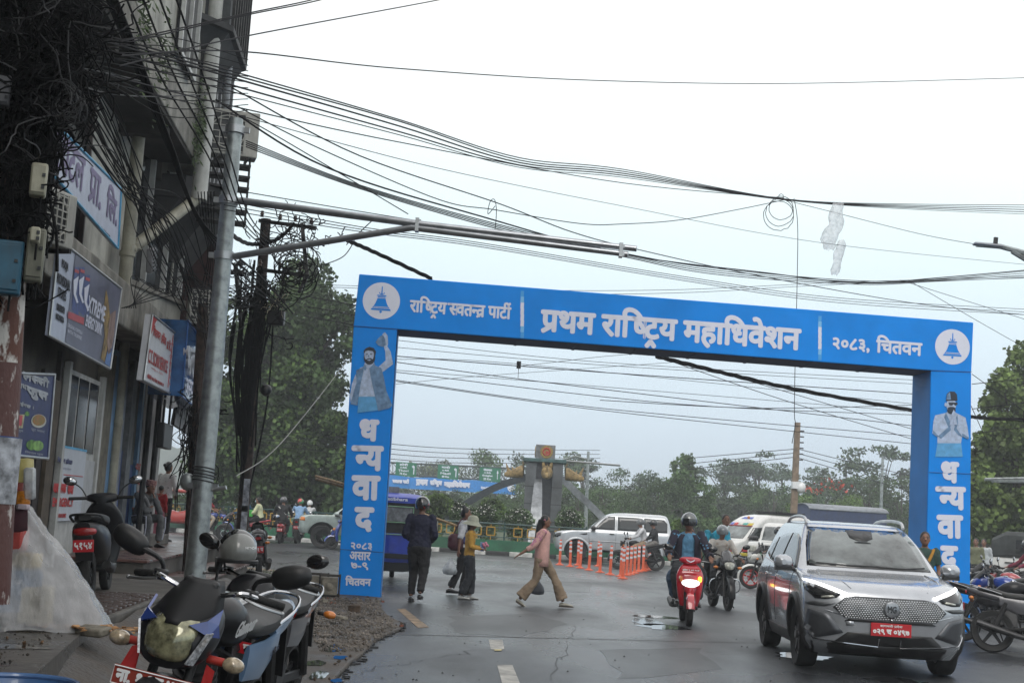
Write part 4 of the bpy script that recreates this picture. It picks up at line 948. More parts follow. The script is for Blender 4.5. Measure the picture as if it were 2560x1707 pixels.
# steel traffic pole with two signal arms
PD_ = 17.5; top = Pd(590,298,PD_); q = Pd(484,1475,PD_); dv = (top-q); base = q-dv*(q.z/dv.z)
t = pole_thing('traffic_pole', 'tall galvanised steel pole with two long empty signal arms', 'pole', base)
b = MB(); b.cyl((0,0,0), loc(q.lerp(top,.52),base), .135, .115, 20); b.build('shaft', steel, t)
b = MB(); b.cyl(loc(q.lerp(top,.50),base), loc(top,base), .112, .092, 20); b.build('shaft', steel, t)
for px, py in ((590,325),(575,502),(566,640),(518,1215)):
    p = Pd(px,py,PD_); u = (p.z-base.z)/(top.z-base.z); c = base.lerp(top,u)
    b = MB(); b.cyl(loc(c,base)-Vector((0,0,.05)), loc(c,base)+Vector((0,0,.05)), .125, n=16); b.box(loc(c,base)+Vector((.15,0,0)),(.08,.05,.07)); b.box(loc(c,base)+Vector((-.15,0,0)),(.08,.05,.07)); b.build('clamp', alu, t)
ar = M('arm_steel', (.42,.44,.47), .30, .85, var=.12)
b = MB(); b.tube([loc(Pd(600,502,PD_),base), loc(Pd(1043,560,PD_-.4),base), loc(Pd(1592,622,PD_-.9),base)], [.047,.045,.036], 12); b.build('arm', ar, t)
b = MB(); b.tube([loc(Pd(585,641,PD_),base), loc(Pd(1030,569,PD_-.4),base), loc(Pd(1570,636,PD_-.9),base)], [.042,.042,.034], 12); b.build('arm', ar, t)
for x0,y0,y1 in ((1043,546,580),(1552,610,642)):
    b = MB(); p = loc(Pd(x0,(y0+y1)/2,PD_-.4-(x0>1500)*.5),base); b.box(p,(.045,.12,.17)); b.box(p+Vector((.03,0,.05)),(.03,.05,.04)); b.box(p+Vector((.03,0,-.05)),(.03,.05,.04)); b.build('arm_clamp', alu, t)
def coil(b, c, r, n, rr, axis=(0,0,1), jit=.1, seg=26):
    u, v, a = frame(axis)
    for k in range(n):
        rad = r*random.uniform(1-jit,1+jit); o = Vector([random.gauss(0,jit*r) for _ in range(3)]); pts = []
        for i in range(seg+1): th = 2*math.pi*i/seg; pts.append(Vector(c)+o+u*math.cos(th)*rad+v*math.sin(th)*rad*random.uniform(.95,1.05))
        b.tube(pts, rr, 5, cap=False)
b = MB()
for k in range(5): coil(b, loc(base.lerp(top,.27+k*.006),base), .135, 1, .008, (0.1,.1,1), .03)
b.build('tied_cable', cabg, t)
b = MB(); b.cyl(Vector((.13,0,1.62)), Vector((.30,-.02,1.66)), .028, n=8); b.build('stub_pipe', alu, t)
b = MB(); b.ell((-.20,.03,1.7),(.10,.06,.11)); b.build('junction_cap', steel, t)
b = MB(); b.box((0,0,.18),(.42,.42,.36),taper=.6); b.build('footing', M('painted_footing',(.22,.26,.22),.7,var=.2,dirt=.3), t, bevel=.02)
# helper for utility poles
def tangle(b, c, spread, n, r, length=.6, seg=7):
    for k in range(n):
        p = Vector(c)+Vector([random.gauss(0,spread[i]) for i in range(3)]); pts = [p]; d = Vector([random.gauss(0,1) for _ in range(3)]).normalized()
        for i in range(seg):
            d = (d+Vector([random.gauss(0,.65) for _ in range(3)])).normalized(); p = p+d*length/seg; pts.append(p)
        b.tube(pts, r, 4, sm=2, cap=False)
def hanging(b, c, spread, n, r, lo, hi):
    for k in range(n):
        x = random.gauss(0,spread); y = random.gauss(0,spread); z0 = random.uniform(0,.2); L_ = random.uniform(lo,hi); o = Vector(c)+Vector((x,y,-z0)); w_ = random.gauss(0,.08)
        b.tube([o, o+Vector((w_,0,-L_*.33)), o+Vector((-w_*.6,random.gauss(0,.03),-L_*.66)), o+Vector((random.gauss(0,.1),0,-L_))], r, 4, sm=3, cap=False)
# dark utility pole with cross arms
UD = 26.0; ut = Pd(665,548,UD); uq = Pd(604,1330,UD); dv = ut-uq; ub = uq-dv*(uq.z/dv.z)
t = pole_thing('utility_pole', 'dark rusty utility pole with cross arms and bundled black cables', 'utility pole', ub)
b = MB(); 
for s_ in (-1,1): b.box((0,0,0),(.01,.01,.01))
b = MB(); b.cyl((0,0,0), loc(ut,ub), .115, .095, 10); b.build('shaft', rust, t)
def rel(px,py,d=UD): return loc(Pd(px,py,d),ub)
def uarm(x0,y0,x1,y1,r=.045):
    b = MB(); b.cyl(rel(x0,y0,UD-.15), rel(x1,y1,UD-.5), r, n=4); b.build('cross_arm', darkmetal, t)
uarm(648,552,790,570); uarm(642,673,768,690); uarm(755,560,768,690,.05); uarm(768,690,748,730,.04); uarm(640,598,662,598,.02); uarm(655,600,684,600,.02)
for x, y in ((655,548),(700,556),(738,560),(778,566),(650,670),(700,678),(750,685),(600,520)):
    if x < 610: continue
    b = MB(); p = rel(x,y-6,UD-.3); b.lathe([(0,0),(.04,0),(.025,.03),(.045,.05),(.025,.08),(.03,.11),(0,.12)], p, (0,0,1), 8); b.build('insulator', M('insulator_brown',(.06,.03,.02),.3), t)
b = MB()
for c, n, sp, ln in (((745,570),26,(.33,.1,.10),.45),((730,640),16,(.25,.1,.35),.6),((660,760),60,(.22,.12,.25),.6),((620,740),34,(.18,.1,.20),.5),((720,600),10,(.4,.1,.2),1.0)):
    tangle(b, rel(*c,UD-.35), sp, n, .010, ln)
for k in range(14): coil(b, rel(745+random.gauss(0,18),640+random.gauss(0,30),UD-.5), random.uniform(.25,.5), 1, .010, (random.gauss(0,.3),1,random.gauss(0,.2)), .1)
stuff(b.build('cable_tangle', cab, t), 'looping black cables round the cross arms')
b = MB(); 
for k in range(60):
    x = random.gauss(0,.07); p0 = rel(650,730,UD-.2)+Vector((x*2.4,random.gauss(0,.1),random.gauss(0,.3))); p1 = rel(616,1080,UD-.15)+Vector((x,random.gauss(0,.05),random.gauss(0,.6)))
    m_ = p0.lerp(p1,.5)+Vector((random.gauss(-.05,.08),random.gauss(0,.06),0)); b.tube([p0,m_,p1], random.choice((.012,.018,.024)), 5, sm=4, cap=False)
stuff(b.build('cable_sheath', cab, t), 'thick sheath of black cables down the pole')
b = MB(); tangle(b, rel(690,770,UD-.35), (.12,.1,.1), 10, .008, .5); b.build('pale_tie', M('frayed_wire',(.30,.26,.18),.7), t)
b = MB(); b.box(rel(690,795,UD-.3),(.32,.2,.28)); b.ell(rel(665,975,UD-.3),(.11,.11,.11)); b.build('splice_box', black, t, bevel=.03)
b = MB(); 
for x0,y0,x1,y1 in ((617,1195,613,1280),(611,1284,608,1325)): b.box((rel(x0,y0,UD-.14)+rel(x1,y1,UD-.14))/2,(.11,.02,.6)); 
b.build('pasted_notice', M('torn_paper',(.42,.44,.48),.8,var=.4,scale=10), t)
# leaning stays and second cable pole
SD_ = 22.0; st = Pd(508,760,SD_); sq = Pd(478,1300,SD_); dv = st-sq; sb = sq-dv*(sq.z/dv.z)
t = pole_thing('cable_pole', 'dark wooden pole wrapped in drooping cables left of the steel pole', 'utility pole', sb)
b = MB(); b.cyl((0,0,0), loc(st,sb), .10, .08, 10); b.build('shaft', rust, t)
b = MB(); hanging(b, loc(Pd(500,1015,SD_),sb), .08, 70, .009, .5, 1.6); hanging(b, loc(Pd(495,1060,SD_),sb), .16, 26, .008, .3, .9); tangle(b, loc(Pd(500,1010,SD_),sb), (.16,.1,.10), 24, .010, .5)
stuff(b.build('cable_mass', cab, t), 'drooping black cable ends round the pole')
# pole far left: rust and flaking white paint, swallowed by cables
ND = 9.0; nt_ = Pd(60,-120,ND); nq = Pd(-22,1350,ND); dv = nt_-nq; nb_ = nq-dv*((nq.z-TZ)/dv.z)
flake = M('flaking_white_paint', (.55,.53,.50), .7, col2=(.10,.035,.022), scale=5.5, bump=.4, thr=(.46,.52), stretch=(1.6,1.6,.7))
mar = M('maroon_band', (.09,.035,.03), .6, col2=(.45,.42,.40), scale=7, bump=.4, thr=(.36,.42), stretch=(1.6,1.6,.7))
t = pole_thing('service_pole', 'rusty pole with flaking white and maroon paint under a black cable mass', 'utility pole', nb_)
def nr(py): u = (py+120)/1470; return loc(nt_.lerp(nq,u),nb_)
b = MB(); b.cyl(nr(1500), nr(925), .135, .13, 20); b.build('shaft', mar, t)
b = MB(); b.cyl(nr(925), nr(705), .13, .127, 20); b.build('shaft', flake, t)
b = MB(); b.cyl(nr(705), nr(-120), .127, .11, 20); b.build('shaft', rust, t)
b = MB(); b.lathe([(.1365,0),(.1375,.0),(.1375,.42),(.1365,.42)], nr(1262), (0,0,1), 20); b.build('pasted_notice', MATS['torn_paper'], t)
b = MB(); b.lathe([(.1385,0),(.139,.0),(.139,.05),(.1385,.05)], nr(1120), (0,0,1), 20); b.build('blue_tape', bluep, t)
b = MB()
for k in range(420):
    y0 = random.uniform(-150,620); y1 = y0+random.uniform(80,420); x0 = random.gauss(0,.10); dx = random.gauss(0,.07)
    yy = random.gauss(-.02,.09); o = Vector((.18*max(0,1-max(y0,0)/420),0,0)) if random.random() < .62 else Vector((0,0,0))
    p0 = nr(y0)+Vector((x0,yy,0))+o; p1 = nr(min(y1,760))+Vector((x0*1.0+dx,yy+random.gauss(0,.03),0))+o*.8
    b.tube([p0, p0.lerp(p1,.35)+Vector((random.gauss(0,.05),random.gauss(0,.04),0)), p0.lerp(p1,.7)+Vector((random.gauss(0,.05),random.gauss(0,.04),0)), p1], random.choice((.004,.006,.009,.012)), 5, sm=3, cap=False)
for (px,py,sx,sz,n,ln) in ((100,150,.13,.28,230,.5),(90,40,.16,.25,170,.6),(55,330,.09,.35,130,.4),(30,480,.07,.3,90,.35),(90,240,.12,.12,120,.35),(130,120,.20,.08,60,.6),(20,640,.07,.2,60,.35)):
    tangle(b, loc(Pd(px,py,ND-.15),nb_), (sx,.12,sz), n, .006, ln)
stuff(b.build('cable_mass', cab, t), 'huge matted mass of black cables strapped to the pole')
b = MB()
for k in range(9): coil(b, loc(Pd(165+random.gauss(0,12),265+random.gauss(0,18),ND-.3),nb_), random.uniform(.07,.16), 1, .005, (random.gauss(0,.4),1,random.gauss(0,.4)), .1)
tangle(b, loc(Pd(110,120,ND-.35),nb_), (.2,.05,.3), 22, .005, .9)
stuff(b.build('grey_loops', cabg, t), 'paler grey loops on the cable mass')
core = MB(); rr = []
for k in range(12):
    py = -150+k*80; c_ = nr(py)+Vector((.10+.03*math.sin(k),0,0)); rr.append([c_+Vector((math.cos(a_)*(.25+random.uniform(-.03,.03))*(1 if k < 4 else 1-.1*(k-3)),math.sin(a_)*.14,0)) for a_ in (2*math.pi*j/12 for j in range(12))])
core.rings(rr); core.build('cable_core', cab, t)
def meter(px,py,d,w_,h_,m,label,cat='junction box',rz=.3):
    c = Pd(px,py,d); r_ = thing('junction_box', label, cat, c, rz); b = MB(); b.box((0,0,0),(w_,.12,h_)); b.build('box', m, r_, bevel=.015)
    b = MB(); b.box((0,-.065,0),(w_*.86,.012,h_*.84)); b.build('lid', m, r_, bevel=.01)
    for z in (-.25,.12): b = MB(); b.box((w_*.3,-.075,z*h_),(.02,.012,.02)); b.build('latch', black, r_)
    b = MB(); b.cyl((w_*.2,0,-h_/2),(w_*.2,0,-h_/2-.1),.008,n=5); b.build('lead', cab, r_)
cream_box = M('cream_plastic', (.42,.40,.30), .5, var=.15, dirt=.4); blue_box = M('blue_box_paint', (.02,.12,.20), .5, var=.2, dirt=.4)
meter(97,452,ND-.35,.10,.21,cream_box,'cream plastic junction box strapped on the cable mass'); meter(88,640,ND-.35,.11,.34,M('dim_box',(.20,.20,.15),.6,var=.2,dirt=.5),'long dim cream meter box below the cable mass'); meter(14,670,ND-.4,.20,.34,blue_box,'blue metal box on the flaking pole')
meter(8,230,ND-.35,.09,.20,M('grey_box',(.12,.12,.13),.6),'small grey box in the cables at the left frame edge'); meter(88,590,ND-.5,.06,.10,cream_box,'small white tag box hanging under the cream box')
# short pole with insulators behind the steel pole
t = pole_thing('insulator_bracket', 'dark bracket arms with insulators behind the steel pole', 'bracket', Pd(585,800,27))
def r2(px,py): return Pd(px,py,27)-Pd(585,800,27)
for a_, c_, r_ in (((588,660),(598,760),.05),((598,760),(604,840),.04),((512,682),(605,682),.04),((512,725),(570,690),.035)): b = MB(); b.cyl(r2(*a_),r2(*c_),r_,n=5); b.build('bar', darkmetal, t)
b = MB(); b.ell(r2(601,658),.07,8,6); b.ell(r2(604,684),.07,8,6); tangle(b, r2(600,670), (.05,.05,.05), 8, .012, .3); b.build('insulator', black, t)
# concrete pole with dome camera beyond the junction
CD = 60.0; ct = Pd(1994,1056,CD); cq = Pd(1985,1262,CD); dv = ct-cq; cb_ = cq-dv*(cq.z/dv.z)
t = pole_thing('concrete_pole', 'square brown concrete pole with a white dome camera beyond the junction', 'utility pole', cb_)
b = MB(); b.cyl((0,0,0), loc(ct,cb_), .21, .15, 4); b.build('shaft', M('brown_concrete',(.24,.18,.13),.85,var=.2,dirt=.4), t, smooth=False)
for k in range(6): p = loc(cq.lerp(ct,.55+k*.07),cb_); b = MB(); b.cyl(p, p+Vector((.30,0,0)), .03, n=5); b.build('step_iron', darkmetal, t)
b = MB(); p = loc(Pd(1996,1213,CD),cb_); b.cyl(p-Vector((0,.1,0)), p+Vector((.1,-.1,.15)), .04, n=6); b.box(p+Vector((-.1,-.1,0)),(.4,.3,.3)); b.build('camera_bracket', white, t)
b = MB(); b.ell(loc(Pd(2001,1219,CD),cb_)+Vector((0,-.15,0)),(.20,.20,.24)); b.build('dome_camera', white, t)
def lightpole(px, ptop, pbot, d, label, arm=None, r=.09):
    tp = Pd(px,ptop,d); bt = at(px-(pbot-ptop)*.03-4, d); t = thing('street_lamp', label, 'street lamp', bt); b = MB(); b.cyl((0,0,0), tp-bt, r*1.3, r*.8, 10); b.build('pole', steel, t)
    if arm:
        for a_ in arm: b = MB(); b.tube([Vector(Pd(*q_,d))-bt for q_ in a_], .05, 6); b.build('arm', steel, t)
    return t, bt
lightpole(2207,1140,1320,80,'thin grey lamp post behind the silver car')
lightpole(1471,1128,1300,74,'thin grey lamp post between the monument and white jeep', [((1471,1150),(1440,1140),(1400,1152))])
t, bt = lightpole(2640,560,1500,26,'street lamp whose arm and sensor reach in from the right edge', [((2640,660),(2560,632),(2500,616),(2440,611)), ((2640,700),(2575,655),(2530,628))], .10)
b = MB(); b.box(Pd(2470,613,26)-bt,(.55,.18,.05), Matrix.Rotation(.05,3,'Y')); b.build('lamp_head', M('lamp_head_grey',(.30,.32,.35),.4,.4), t, bevel=.02)
b = MB(); b.cyl(Pd(2488,614,26)-bt, Pd(2490,594,26)-bt, .045, n=8); b.build('sensor', black, t)
t, bt = lightpole(2650,1100,1500,40,'double pipe lamp arm entering at the right before the bright tree', [((2650,1196),(2560,1196),(2462,1198)), ((2650,1204),(2560,1203),(2480,1202))], .10)
# ------------------------------------------------------------------ overhead cables
wirem = M('overhead_wire', (.014,.013,.016), .7, var=.1, spec=.2)
def cable(P, r, label, m=wirem, group='overhead cables', n=8, d=None):
    pts = []
    for q_ in P: pts.append(Pd(q_[0], q_[1], q_[2]))
    base = pts[0].copy(); b = MB(); b.tube([p-base for p in pts], r*.8, 5, sm=n, cap=False)
    o = b.build('overhead_cable', m); o.location = base; return tag(o, label, 'cable', group)
def fan(n, A_, B_, C_, r, label, ja=6, jc=4, m=wirem):
    for k in range(n):
        u = (k+.5)/n-.5
        cable([(A_[0]+random.gauss(0,ja*.4),A_[1]+u*ja*2,A_[2]),(B_[0],B_[1]+u*(ja+jc)+random.gauss(0,1.5),B_[2]),(C_[0],C_[1]+u*jc*2,C_[2])], r*random.uniform(.8,1.2), label, m)
# single long ones
cable([(300,140,10),(600,129,13),(1000,172,17),(1500,202,22),(2000,209,27),(2600,194,32)], .010, 'topmost long wire crossing the whole white sky')
cable([(300,105,10),(600,38,12),(760,5,13),(860,-20,14)], .008, 'upper of the paired wires leaving through the top edge at left'); cable([(300,112,10),(600,42,12),(760,10,13),(860,-14,14)], .008, 'lower of the paired wires leaving through the top edge at left')
cable([(300,165,10),(600,94,13),(1100,0,18),(1200,-22,19)], .009, 'single wire rising steeply out of the top edge')
for k, (y0, ym, r) in enumerate(((170,300,.010),(178,304,.011),(186,316,.013),(205,330,.012),(221,338,.008))):
    cable([(180,y0-105,9.5),(600,y0+14,13),(1000,ym,17),(1300,395+k*6,20),(1560,424+k*5,23),(1960,497+k*.8,27),(2250,510+k*3,31),(2600,513+k*6,34)], r, ORD[k]+' black wire of the main bundle from the top at its left end')
cable([(240,180,9.5),(600,270,13),(1000,356,17),(1560,458,23),(1960,495,27)], .009, 'wire joining the main bundle at the coil from below')
cable([(240,200,9.5),(600,290,13),(1100,422,18),(1560,516,23),(2060,608,27),(2600,665,33)], .006, 'thin faint wire passing below the main bundle')
cable([(590,265,14),(800,372,16),(1100,500,19),(1240,525,20),(1450,559,21),(1560,560,22),(1700,550,24),(1850,523,26),(1960,500,27)], .009, 'wire sagging below then rising to the coil')
cable([(1960,500,27),(2080,530,28),(2300,585,29),(2440,611,27)], .008, 'wire from the coil down to the street lamp arm')
cable([(580,220,13),(900,390,16),(1250,510,19),(1430,580,20),(1600,625,22),(1900,690,25),(2300,760,30),(2600,790,33)], .010, 'straight wire running from the corner to the steel arms and beyond')
cable([(540,250,14),(820,420,16),(1200,540,19),(1560,636,22),(1900,680,26),(2150,707,29),(2350,694,31),(2600,672,34)], .014, 'thick wire sagging over the blue arch then rising right')
for k in range(4): cable([(615,352+k*5,17),(900,463+k*3,18.5),(1250,562+k*4,20),(1560,633+k*3,22),(1800,672+k*5,25),(2150,702+k*3,29),(2350,697+k*2,31),(2600,674+k*6,34)], .010, ORD[k]+' from the top of the wires sagging just over the blue arch')
cable([(600,290,14),(700,345,15),(1020,535,17)], .008, 'stay wire from the pole top to the arm clamp')
cable([(600,478,17),(1000,545,19),(1300,590,21),(1500,620,23)], .008, 'wire running along just above the steel arm')
for k in range(3): cable([(560,500+k*12,17),(900,567+k*6,19),(1200,607+k*5,21),(1700,690+k*5,25),(2100,745+k*6,29),(2600,775+k*7,34)], .008, ORD[k]+' from the top of the thin wires passing under the steel arms')
for k in range(2): cable([(800,712+k*5,24),(1300,725+k*9,24.5),(1700,724+k*8,26),(2100,706+k*5,29),(2600,690+k*4,34)], .006, ORD[k]+' from the top of the hair thin wires grazing the arch top')
for P_, l_ in ((((2250,700,30),(2600,810,33)),'upper thin wire slanting down at the right edge'),(((2270,700,30),(2440,800,31),(2600,890,33)),'lower thin wire slanting down at the right edge'),(((2430,935,24),(2500,985,22),(2620,1070,20)),'stay wire from the arch corner to the lower right'),(((2428,1015,24),(2475,1120,26)),'short stay wire behind the right pillar')):
    cable([*P_], .008, l_)
# twisted service cables
def twist(P, r, label, nturn=26):
    pts = [Pd(*q_) for q_ in P]; S_ = smooth(pts, 24, 1)[0]; base = pts[0]; b = MB()
    for ph in (0,2.1,4.2): b.tube([p-base+Vector((math.cos(i*.42+ph)*.0,math.cos(i*.42+ph)*r*1.1,math.sin(i*.42+ph)*r*1.1)) for i, p in enumerate(S_)], r, 5, cap=False)
    o = b.build('twisted_cable', cab); o.location = base; tag(o, label, 'cable', 'twisted service cables')
twist([(866,600,25.8),(940,632,26.5),(1080,697,27)], .022, 'thick twisted black cable dropping behind the arch at its left'); twist([(1640,890,27),(1800,930,28.5),(2000,975,30),(2290,1027,33)], .024, 'thick twisted black cable seen through the arch opening'); twist([(2415,1040,34),(2480,1046,35),(2620,1050,36)], .024, 'thick twisted black cable right of the arch')
twist([(560,575,17.6),(625,610,25),(690,600,25.5),(735,560,25.6)], .02, 'grey braided cable from the steel pole to the cross arm'); 
cable([(866,612,25.8),(890,590,25.5),(860,640,25.6),(800,665,25.6)], .012, 'loose loop of cable beside the cross arms')
# wires seen through the arch opening
for k, (a_, m_, c_, r) in enumerate(sorted((((990,850),(1500,905),(2290,950),.006),((990,868),(1500,912),(2290,960),.006),((990,890),(1500,930),(2290,985),.010),((990,898),(1300,910),(2290,1010),.006),((990,905),(1400,960),(2290,1065),.009),((990,925),(1300,950),(2290,1030),.006),
        ((990,950),(1500,1020),(2290,1090),.008),((990,953),(1500,1025),(2290,1110),.008),((990,930),(1700,1010),(2290,1037),.008),((1640,888),(1900,960),(2290,1075),.008),((1640,890),(1960,1000),(2290,1100),.008),((990,960),(1200,940),(1690,905),.005),((1300,915),(1700,880),(2290,900),.005),((1500,1000),(1900,1020),(2290,1012),.008)), key=lambda q: q[2][1])):
    cable([(*a_,30),(*m_,32),(*c_,35)], r*1.3, ORD[k]+' slack wire from the top where they meet the right arch pillar')
for k in range(4): cable([(560,1060+k*13,60),(800,1088+k*13,60),(1120,1120+k*12,70),(1500,1125+k*10,90)], .02, ORD[k]+' from the top of the four level wires before the far trees')
for k in range(3): cable([(1720,1145+k*14,70),(1988,1122+k*10,60)], .02, ORD[k]+' from the top of the wires running left from the concrete pole')
for k in range(3): cable([(1996,1122+k*11,60),(2110,1150+k*14,66),(2280,1190+k*20,74)], .02, ORD[k]+' from the top of the wires running right from the concrete pole')
for k in range(3): cable([(2430,960+k*62,40),(2620,940+k*60,40)], .015, ORD[k]+' from the top of the faint wires right of the arch pillar')
for k in range(3): cable([(760,740+k*25,40),(830,752+k*25,40),(895,765+k*25,40)], .02, ORD[k]+' from the top of the wires in front of the big tree crown')
# joint sleeve, hanging bag, coil, dangling wire
o = MB(); p = Pd(1297,912,31); o.cyl((0,0,.08),(0,0,-.08),.05,n=8); o.cyl((0,0,-.08),(0,0,-.3),.008,n=4); o = o.build('cable_joint', black); o.location = p; tag(o,'small black joint sleeve on a wire in the arch opening','cable joint')
b = MB(); c = Pd(1950,497,27); 
for px,py,rx in ((1952,520,.24),(1950,531,.27),(1946,540,.30)): coil(b, Pd(px,py,27)-c, rx, 1, .007, (0.1,1,.05), .03)
coil(b, Pd(1953,491,27)-c, .045, 1, .006, (0,1,0), .02); o = b.build('wire_coil', wirem); o.location = c; tag(o,'loose coil of wire hanging from the main bundle','wire coil')
cable([(1985,496,26.8),(1994,560,26.8),(1993,700,26.8),(1988,900,26.8),(1986,1030,26.8),(1988,1060,26.8),(1980,1108,26.8)], .009, 'loose wire dangling vertically from the coil across the arch', group=None)
cable([(1238,515,19.5),(1220,535,19.6),(1225,505,19.6),(1236,499,19.6),(1241,525,19.6),(1238,570,19.7),(1232,582,19.7)], .007, 'small hooked wire end above the steel arms', group=None)
plas = M('torn_plastic', (.75,.76,.78), .35, var=.3, scale=12, alpha=.38)
def bag(P, d, w_, label):
    t = thing('plastic_bag', label, 'plastic bag', Pd(*P[0],d)); b = MB(); S_ = smooth([Pd(*p,d)-Pd(*P[0],d) for p in P], 4, 1)[0]; rr = []
    for i, p in enumerate(S_):
        u = i/(len(S_)-1); ww = w_*(.35+.9*math.sin(math.pi*min(1,u*.75+.12)))*random.uniform(.85,1.15); rr.append([p+Vector((math.cos(a_)*ww*random.uniform(.75,1.25),math.sin(a_)*ww*.4*random.uniform(.6,1.3),random.uniform(-.03,.03))) for a_ in (2*math.pi*k/10 for k in range(10))])
    b.rings(rr, cap=False); b.build('film', plas, t, ang=180)
bag([(2095,507),(2088,560),(2072,600),(2075,625)], 27.5, .13, 'torn translucent plastic bag caught on the main wires'); bag([(2105,600),(2096,640),(2085,688)], 27.5, .08, 'lower trailing strip of torn plastic below the bag')
cable([(410,1560,24),(430,1560,24)], .0001, 'x') if False else None
# rope stay of the arch
cable([(866,905,24.6),(700,1110,20.5),(590,1190,18.2)], .010, 'pale rope stay from the arch corner to the steel pole', rope, None)
# thick service cables sweeping down the building front
for k in range(26):
    j = random.gauss(0,1); x0 = 150+random.gauss(0,30); y0 = -40+random.uniform(0,260)
    cable([(x0,y0,ND-.2),(300+j*16,y0+270+random.gauss(0,25),12.5),(420+j*22,600+random.gauss(0,60),16.5),(520+j*12,760+random.gauss(0,50),20.5),(640+random.gauss(0,10),745+random.gauss(0,40),25.5)], random.choice((.005,.007,.009)), 'one of the many slack cables from the cable mass to the dark pole', cab, 'service cables along the frontage')
for k in range(4):
    cable([(255+k*8,-30,9.5),(330+k*7,150,12),(420+k*4,370,15),(500+k*3,560,17.2),(600+k*20,700,22),(690+k*14,760+k*8,25.5)], .016+.004*(k%2), ORD[k]+' from the left of the thick black cables over the slab edge', cab, 'thick cables over the slab edge')
for k in range(4):
    cable([(305+k*42,-30,10.5),(400+k*36,190,13),(520+k*18,390,15.5),(600+k*12,560,19),(690+k*14,640,25.4)], .012, ORD[k]+' from the left of the cables dropping from the top edge to the cross arms', cab, 'cables from the top edge')
for k in range(10):
    cable([(-20,20+k*16,8.8),(110,95+k*9,8.9),(200+k*6,110+k*10,9.4),(430,95+k*22,11.5),(620,150+k*14,14)], .006, ORD[k]+' from the top of the thin wires fanning across the dark soffit', cab, 'thin wires across the soffit')
cable([(185,205,9),(260,232,10),(380,242,11.5),(520,236,13.5)], .008, 'shiny grey wire sagging across the soffit', cabg, None)
cable([(200,170,9),(300,190,10.5),(350,203,11.5)], .007, 'dripping wire with water beads under the soffit', cabg, None)
for k in range(6):
    cable([(495+k*8,480,19),(505+k*6,560,20),(520+k*4,640,21),(500+k*9,760,21.5),(520+k*4,900+k*15,22)], .010, ORD[k]+' from the left of the cables dropping along the building corner', cab, 'cables down the building corner')
for k in range(7):
    cable([(340-k*6,770,18.5),(330+k*18,690+k*8,20),(400+k*10,728+k*4,21.5),(455+k*3,690,22.5),(500+k*5,735,22.5)], .008, ORD[k]+' of the slack cables slung under the bay window', cab, 'cables under the bay window')
# ================================================================== vegetation
def leafmat(name, c, v=.5): 
    m = M(name, c, .6, var=v, scale=.9, spec=.25); return m
barkm = M('bark', (.06,.05,.042), .9, var=.35, scale=4, bump=.6)
lv = [leafmat('leaf_dark',(.058,.10,.034)), leafmat('leaf_mid',(.082,.145,.045)), leafmat('leaf_bright',(.13,.21,.055)), leafmat('leaf_olive',(.11,.145,.06)), leafmat('leaf_blue',(.07,.12,.06))]
def leaf_cloud(clumps, n, s, seed=0, up=.3, asp=.45):
    """leaf-sized faces spread through clump volumes; clumps: (x,y,z,rx,ry,rz,weight)"""
    rnd = random.Random(seed); V = []; F = []; W = [c[6] for c in clumps]; tot = sum(W)
    for c in clumps:
        for _ in range(int(n*c[6]/tot)):
            while True:
                d = Vector((rnd.gauss(0,1),rnd.gauss(0,1),rnd.gauss(0,1)))
                if d.length > .1: break
            d.normalize(); rr = rnd.random()**.33*rnd.choice((1,1,1,1.12))
            p = Vector((c[0]+d.x*c[3]*rr, c[1]+d.y*c[4]*rr, c[2]+d.z*c[5]*rr))
            a = Vector((rnd.gauss(0,1),rnd.gauss(0,1),rnd.gauss(0,.7)-up)).normalized(); q = a.orthogonal().normalized(); q.rotate(Quaternion(a, rnd.uniform(0,6.28)))
            l = s*rnd.uniform(.6,1.4); k = len(V); V += [p, p+a*l*.5+q*l*asp, p+a*l, p+a*l*.5-q*l*asp]; F.append((k,k+1,k+2,k+3))
    return V, F
def mk_tree(name, label, loc_, H, clumps, n, s, lm, cat='tree', group=None, trunkr=.2, seed=0, limbs=6, up=.3, lean=0, asp=.45):
    rnd = random.Random(seed); t = thing(name, label, cat, loc_, 0, group); b = MB()
    b.tube([(0,0,-.1),(lean*.3,0,H*.25),(lean*.7,rnd.gauss(0,.1),H*.5),(lean,0,H*.85)], [trunkr*1.3,trunkr,trunkr*.7,trunkr*.2], 8, sm=3)
    for k in range(limbs):
        c = clumps[(k*3) % len(clumps)]; z0 = H*rnd.uniform(.25,.6); b.tube([(lean*z0/H,0,z0), (c[0]*.5,c[1]*.5,(z0+c[2])/2+.1*H), (c[0],c[1],c[2])], [trunkr*.45,trunkr*.28,trunkr*.06], 5, sm=2)
    b.build('trunk', barkm, t)
    V, F = leaf_cloud(clumps, n, s, seed, up, asp); b = MB(); b.v = [tuple(p) for p in V]; b.f = F
    b.build('crown', lm, t, smooth=False, recalc=False); return t
def rclumps(rnd, n, cx, cz, R_, Hh, r0, r1, flat=.7, shell=.45):
    o = []
    for _ in range(n):
        a = rnd.uniform(0,6.28); rr = R_*(shell+(1-shell)*rnd.random()); z = rnd.uniform(-1,1); k = math.sqrt(max(0,1-z*z))
        r = rnd.uniform(r0,r1); o.append((cx+math.cos(a)*rr*k, math.sin(a)*rr*k, cz+z*Hh, r, r, r*flat, r*r))
    return o
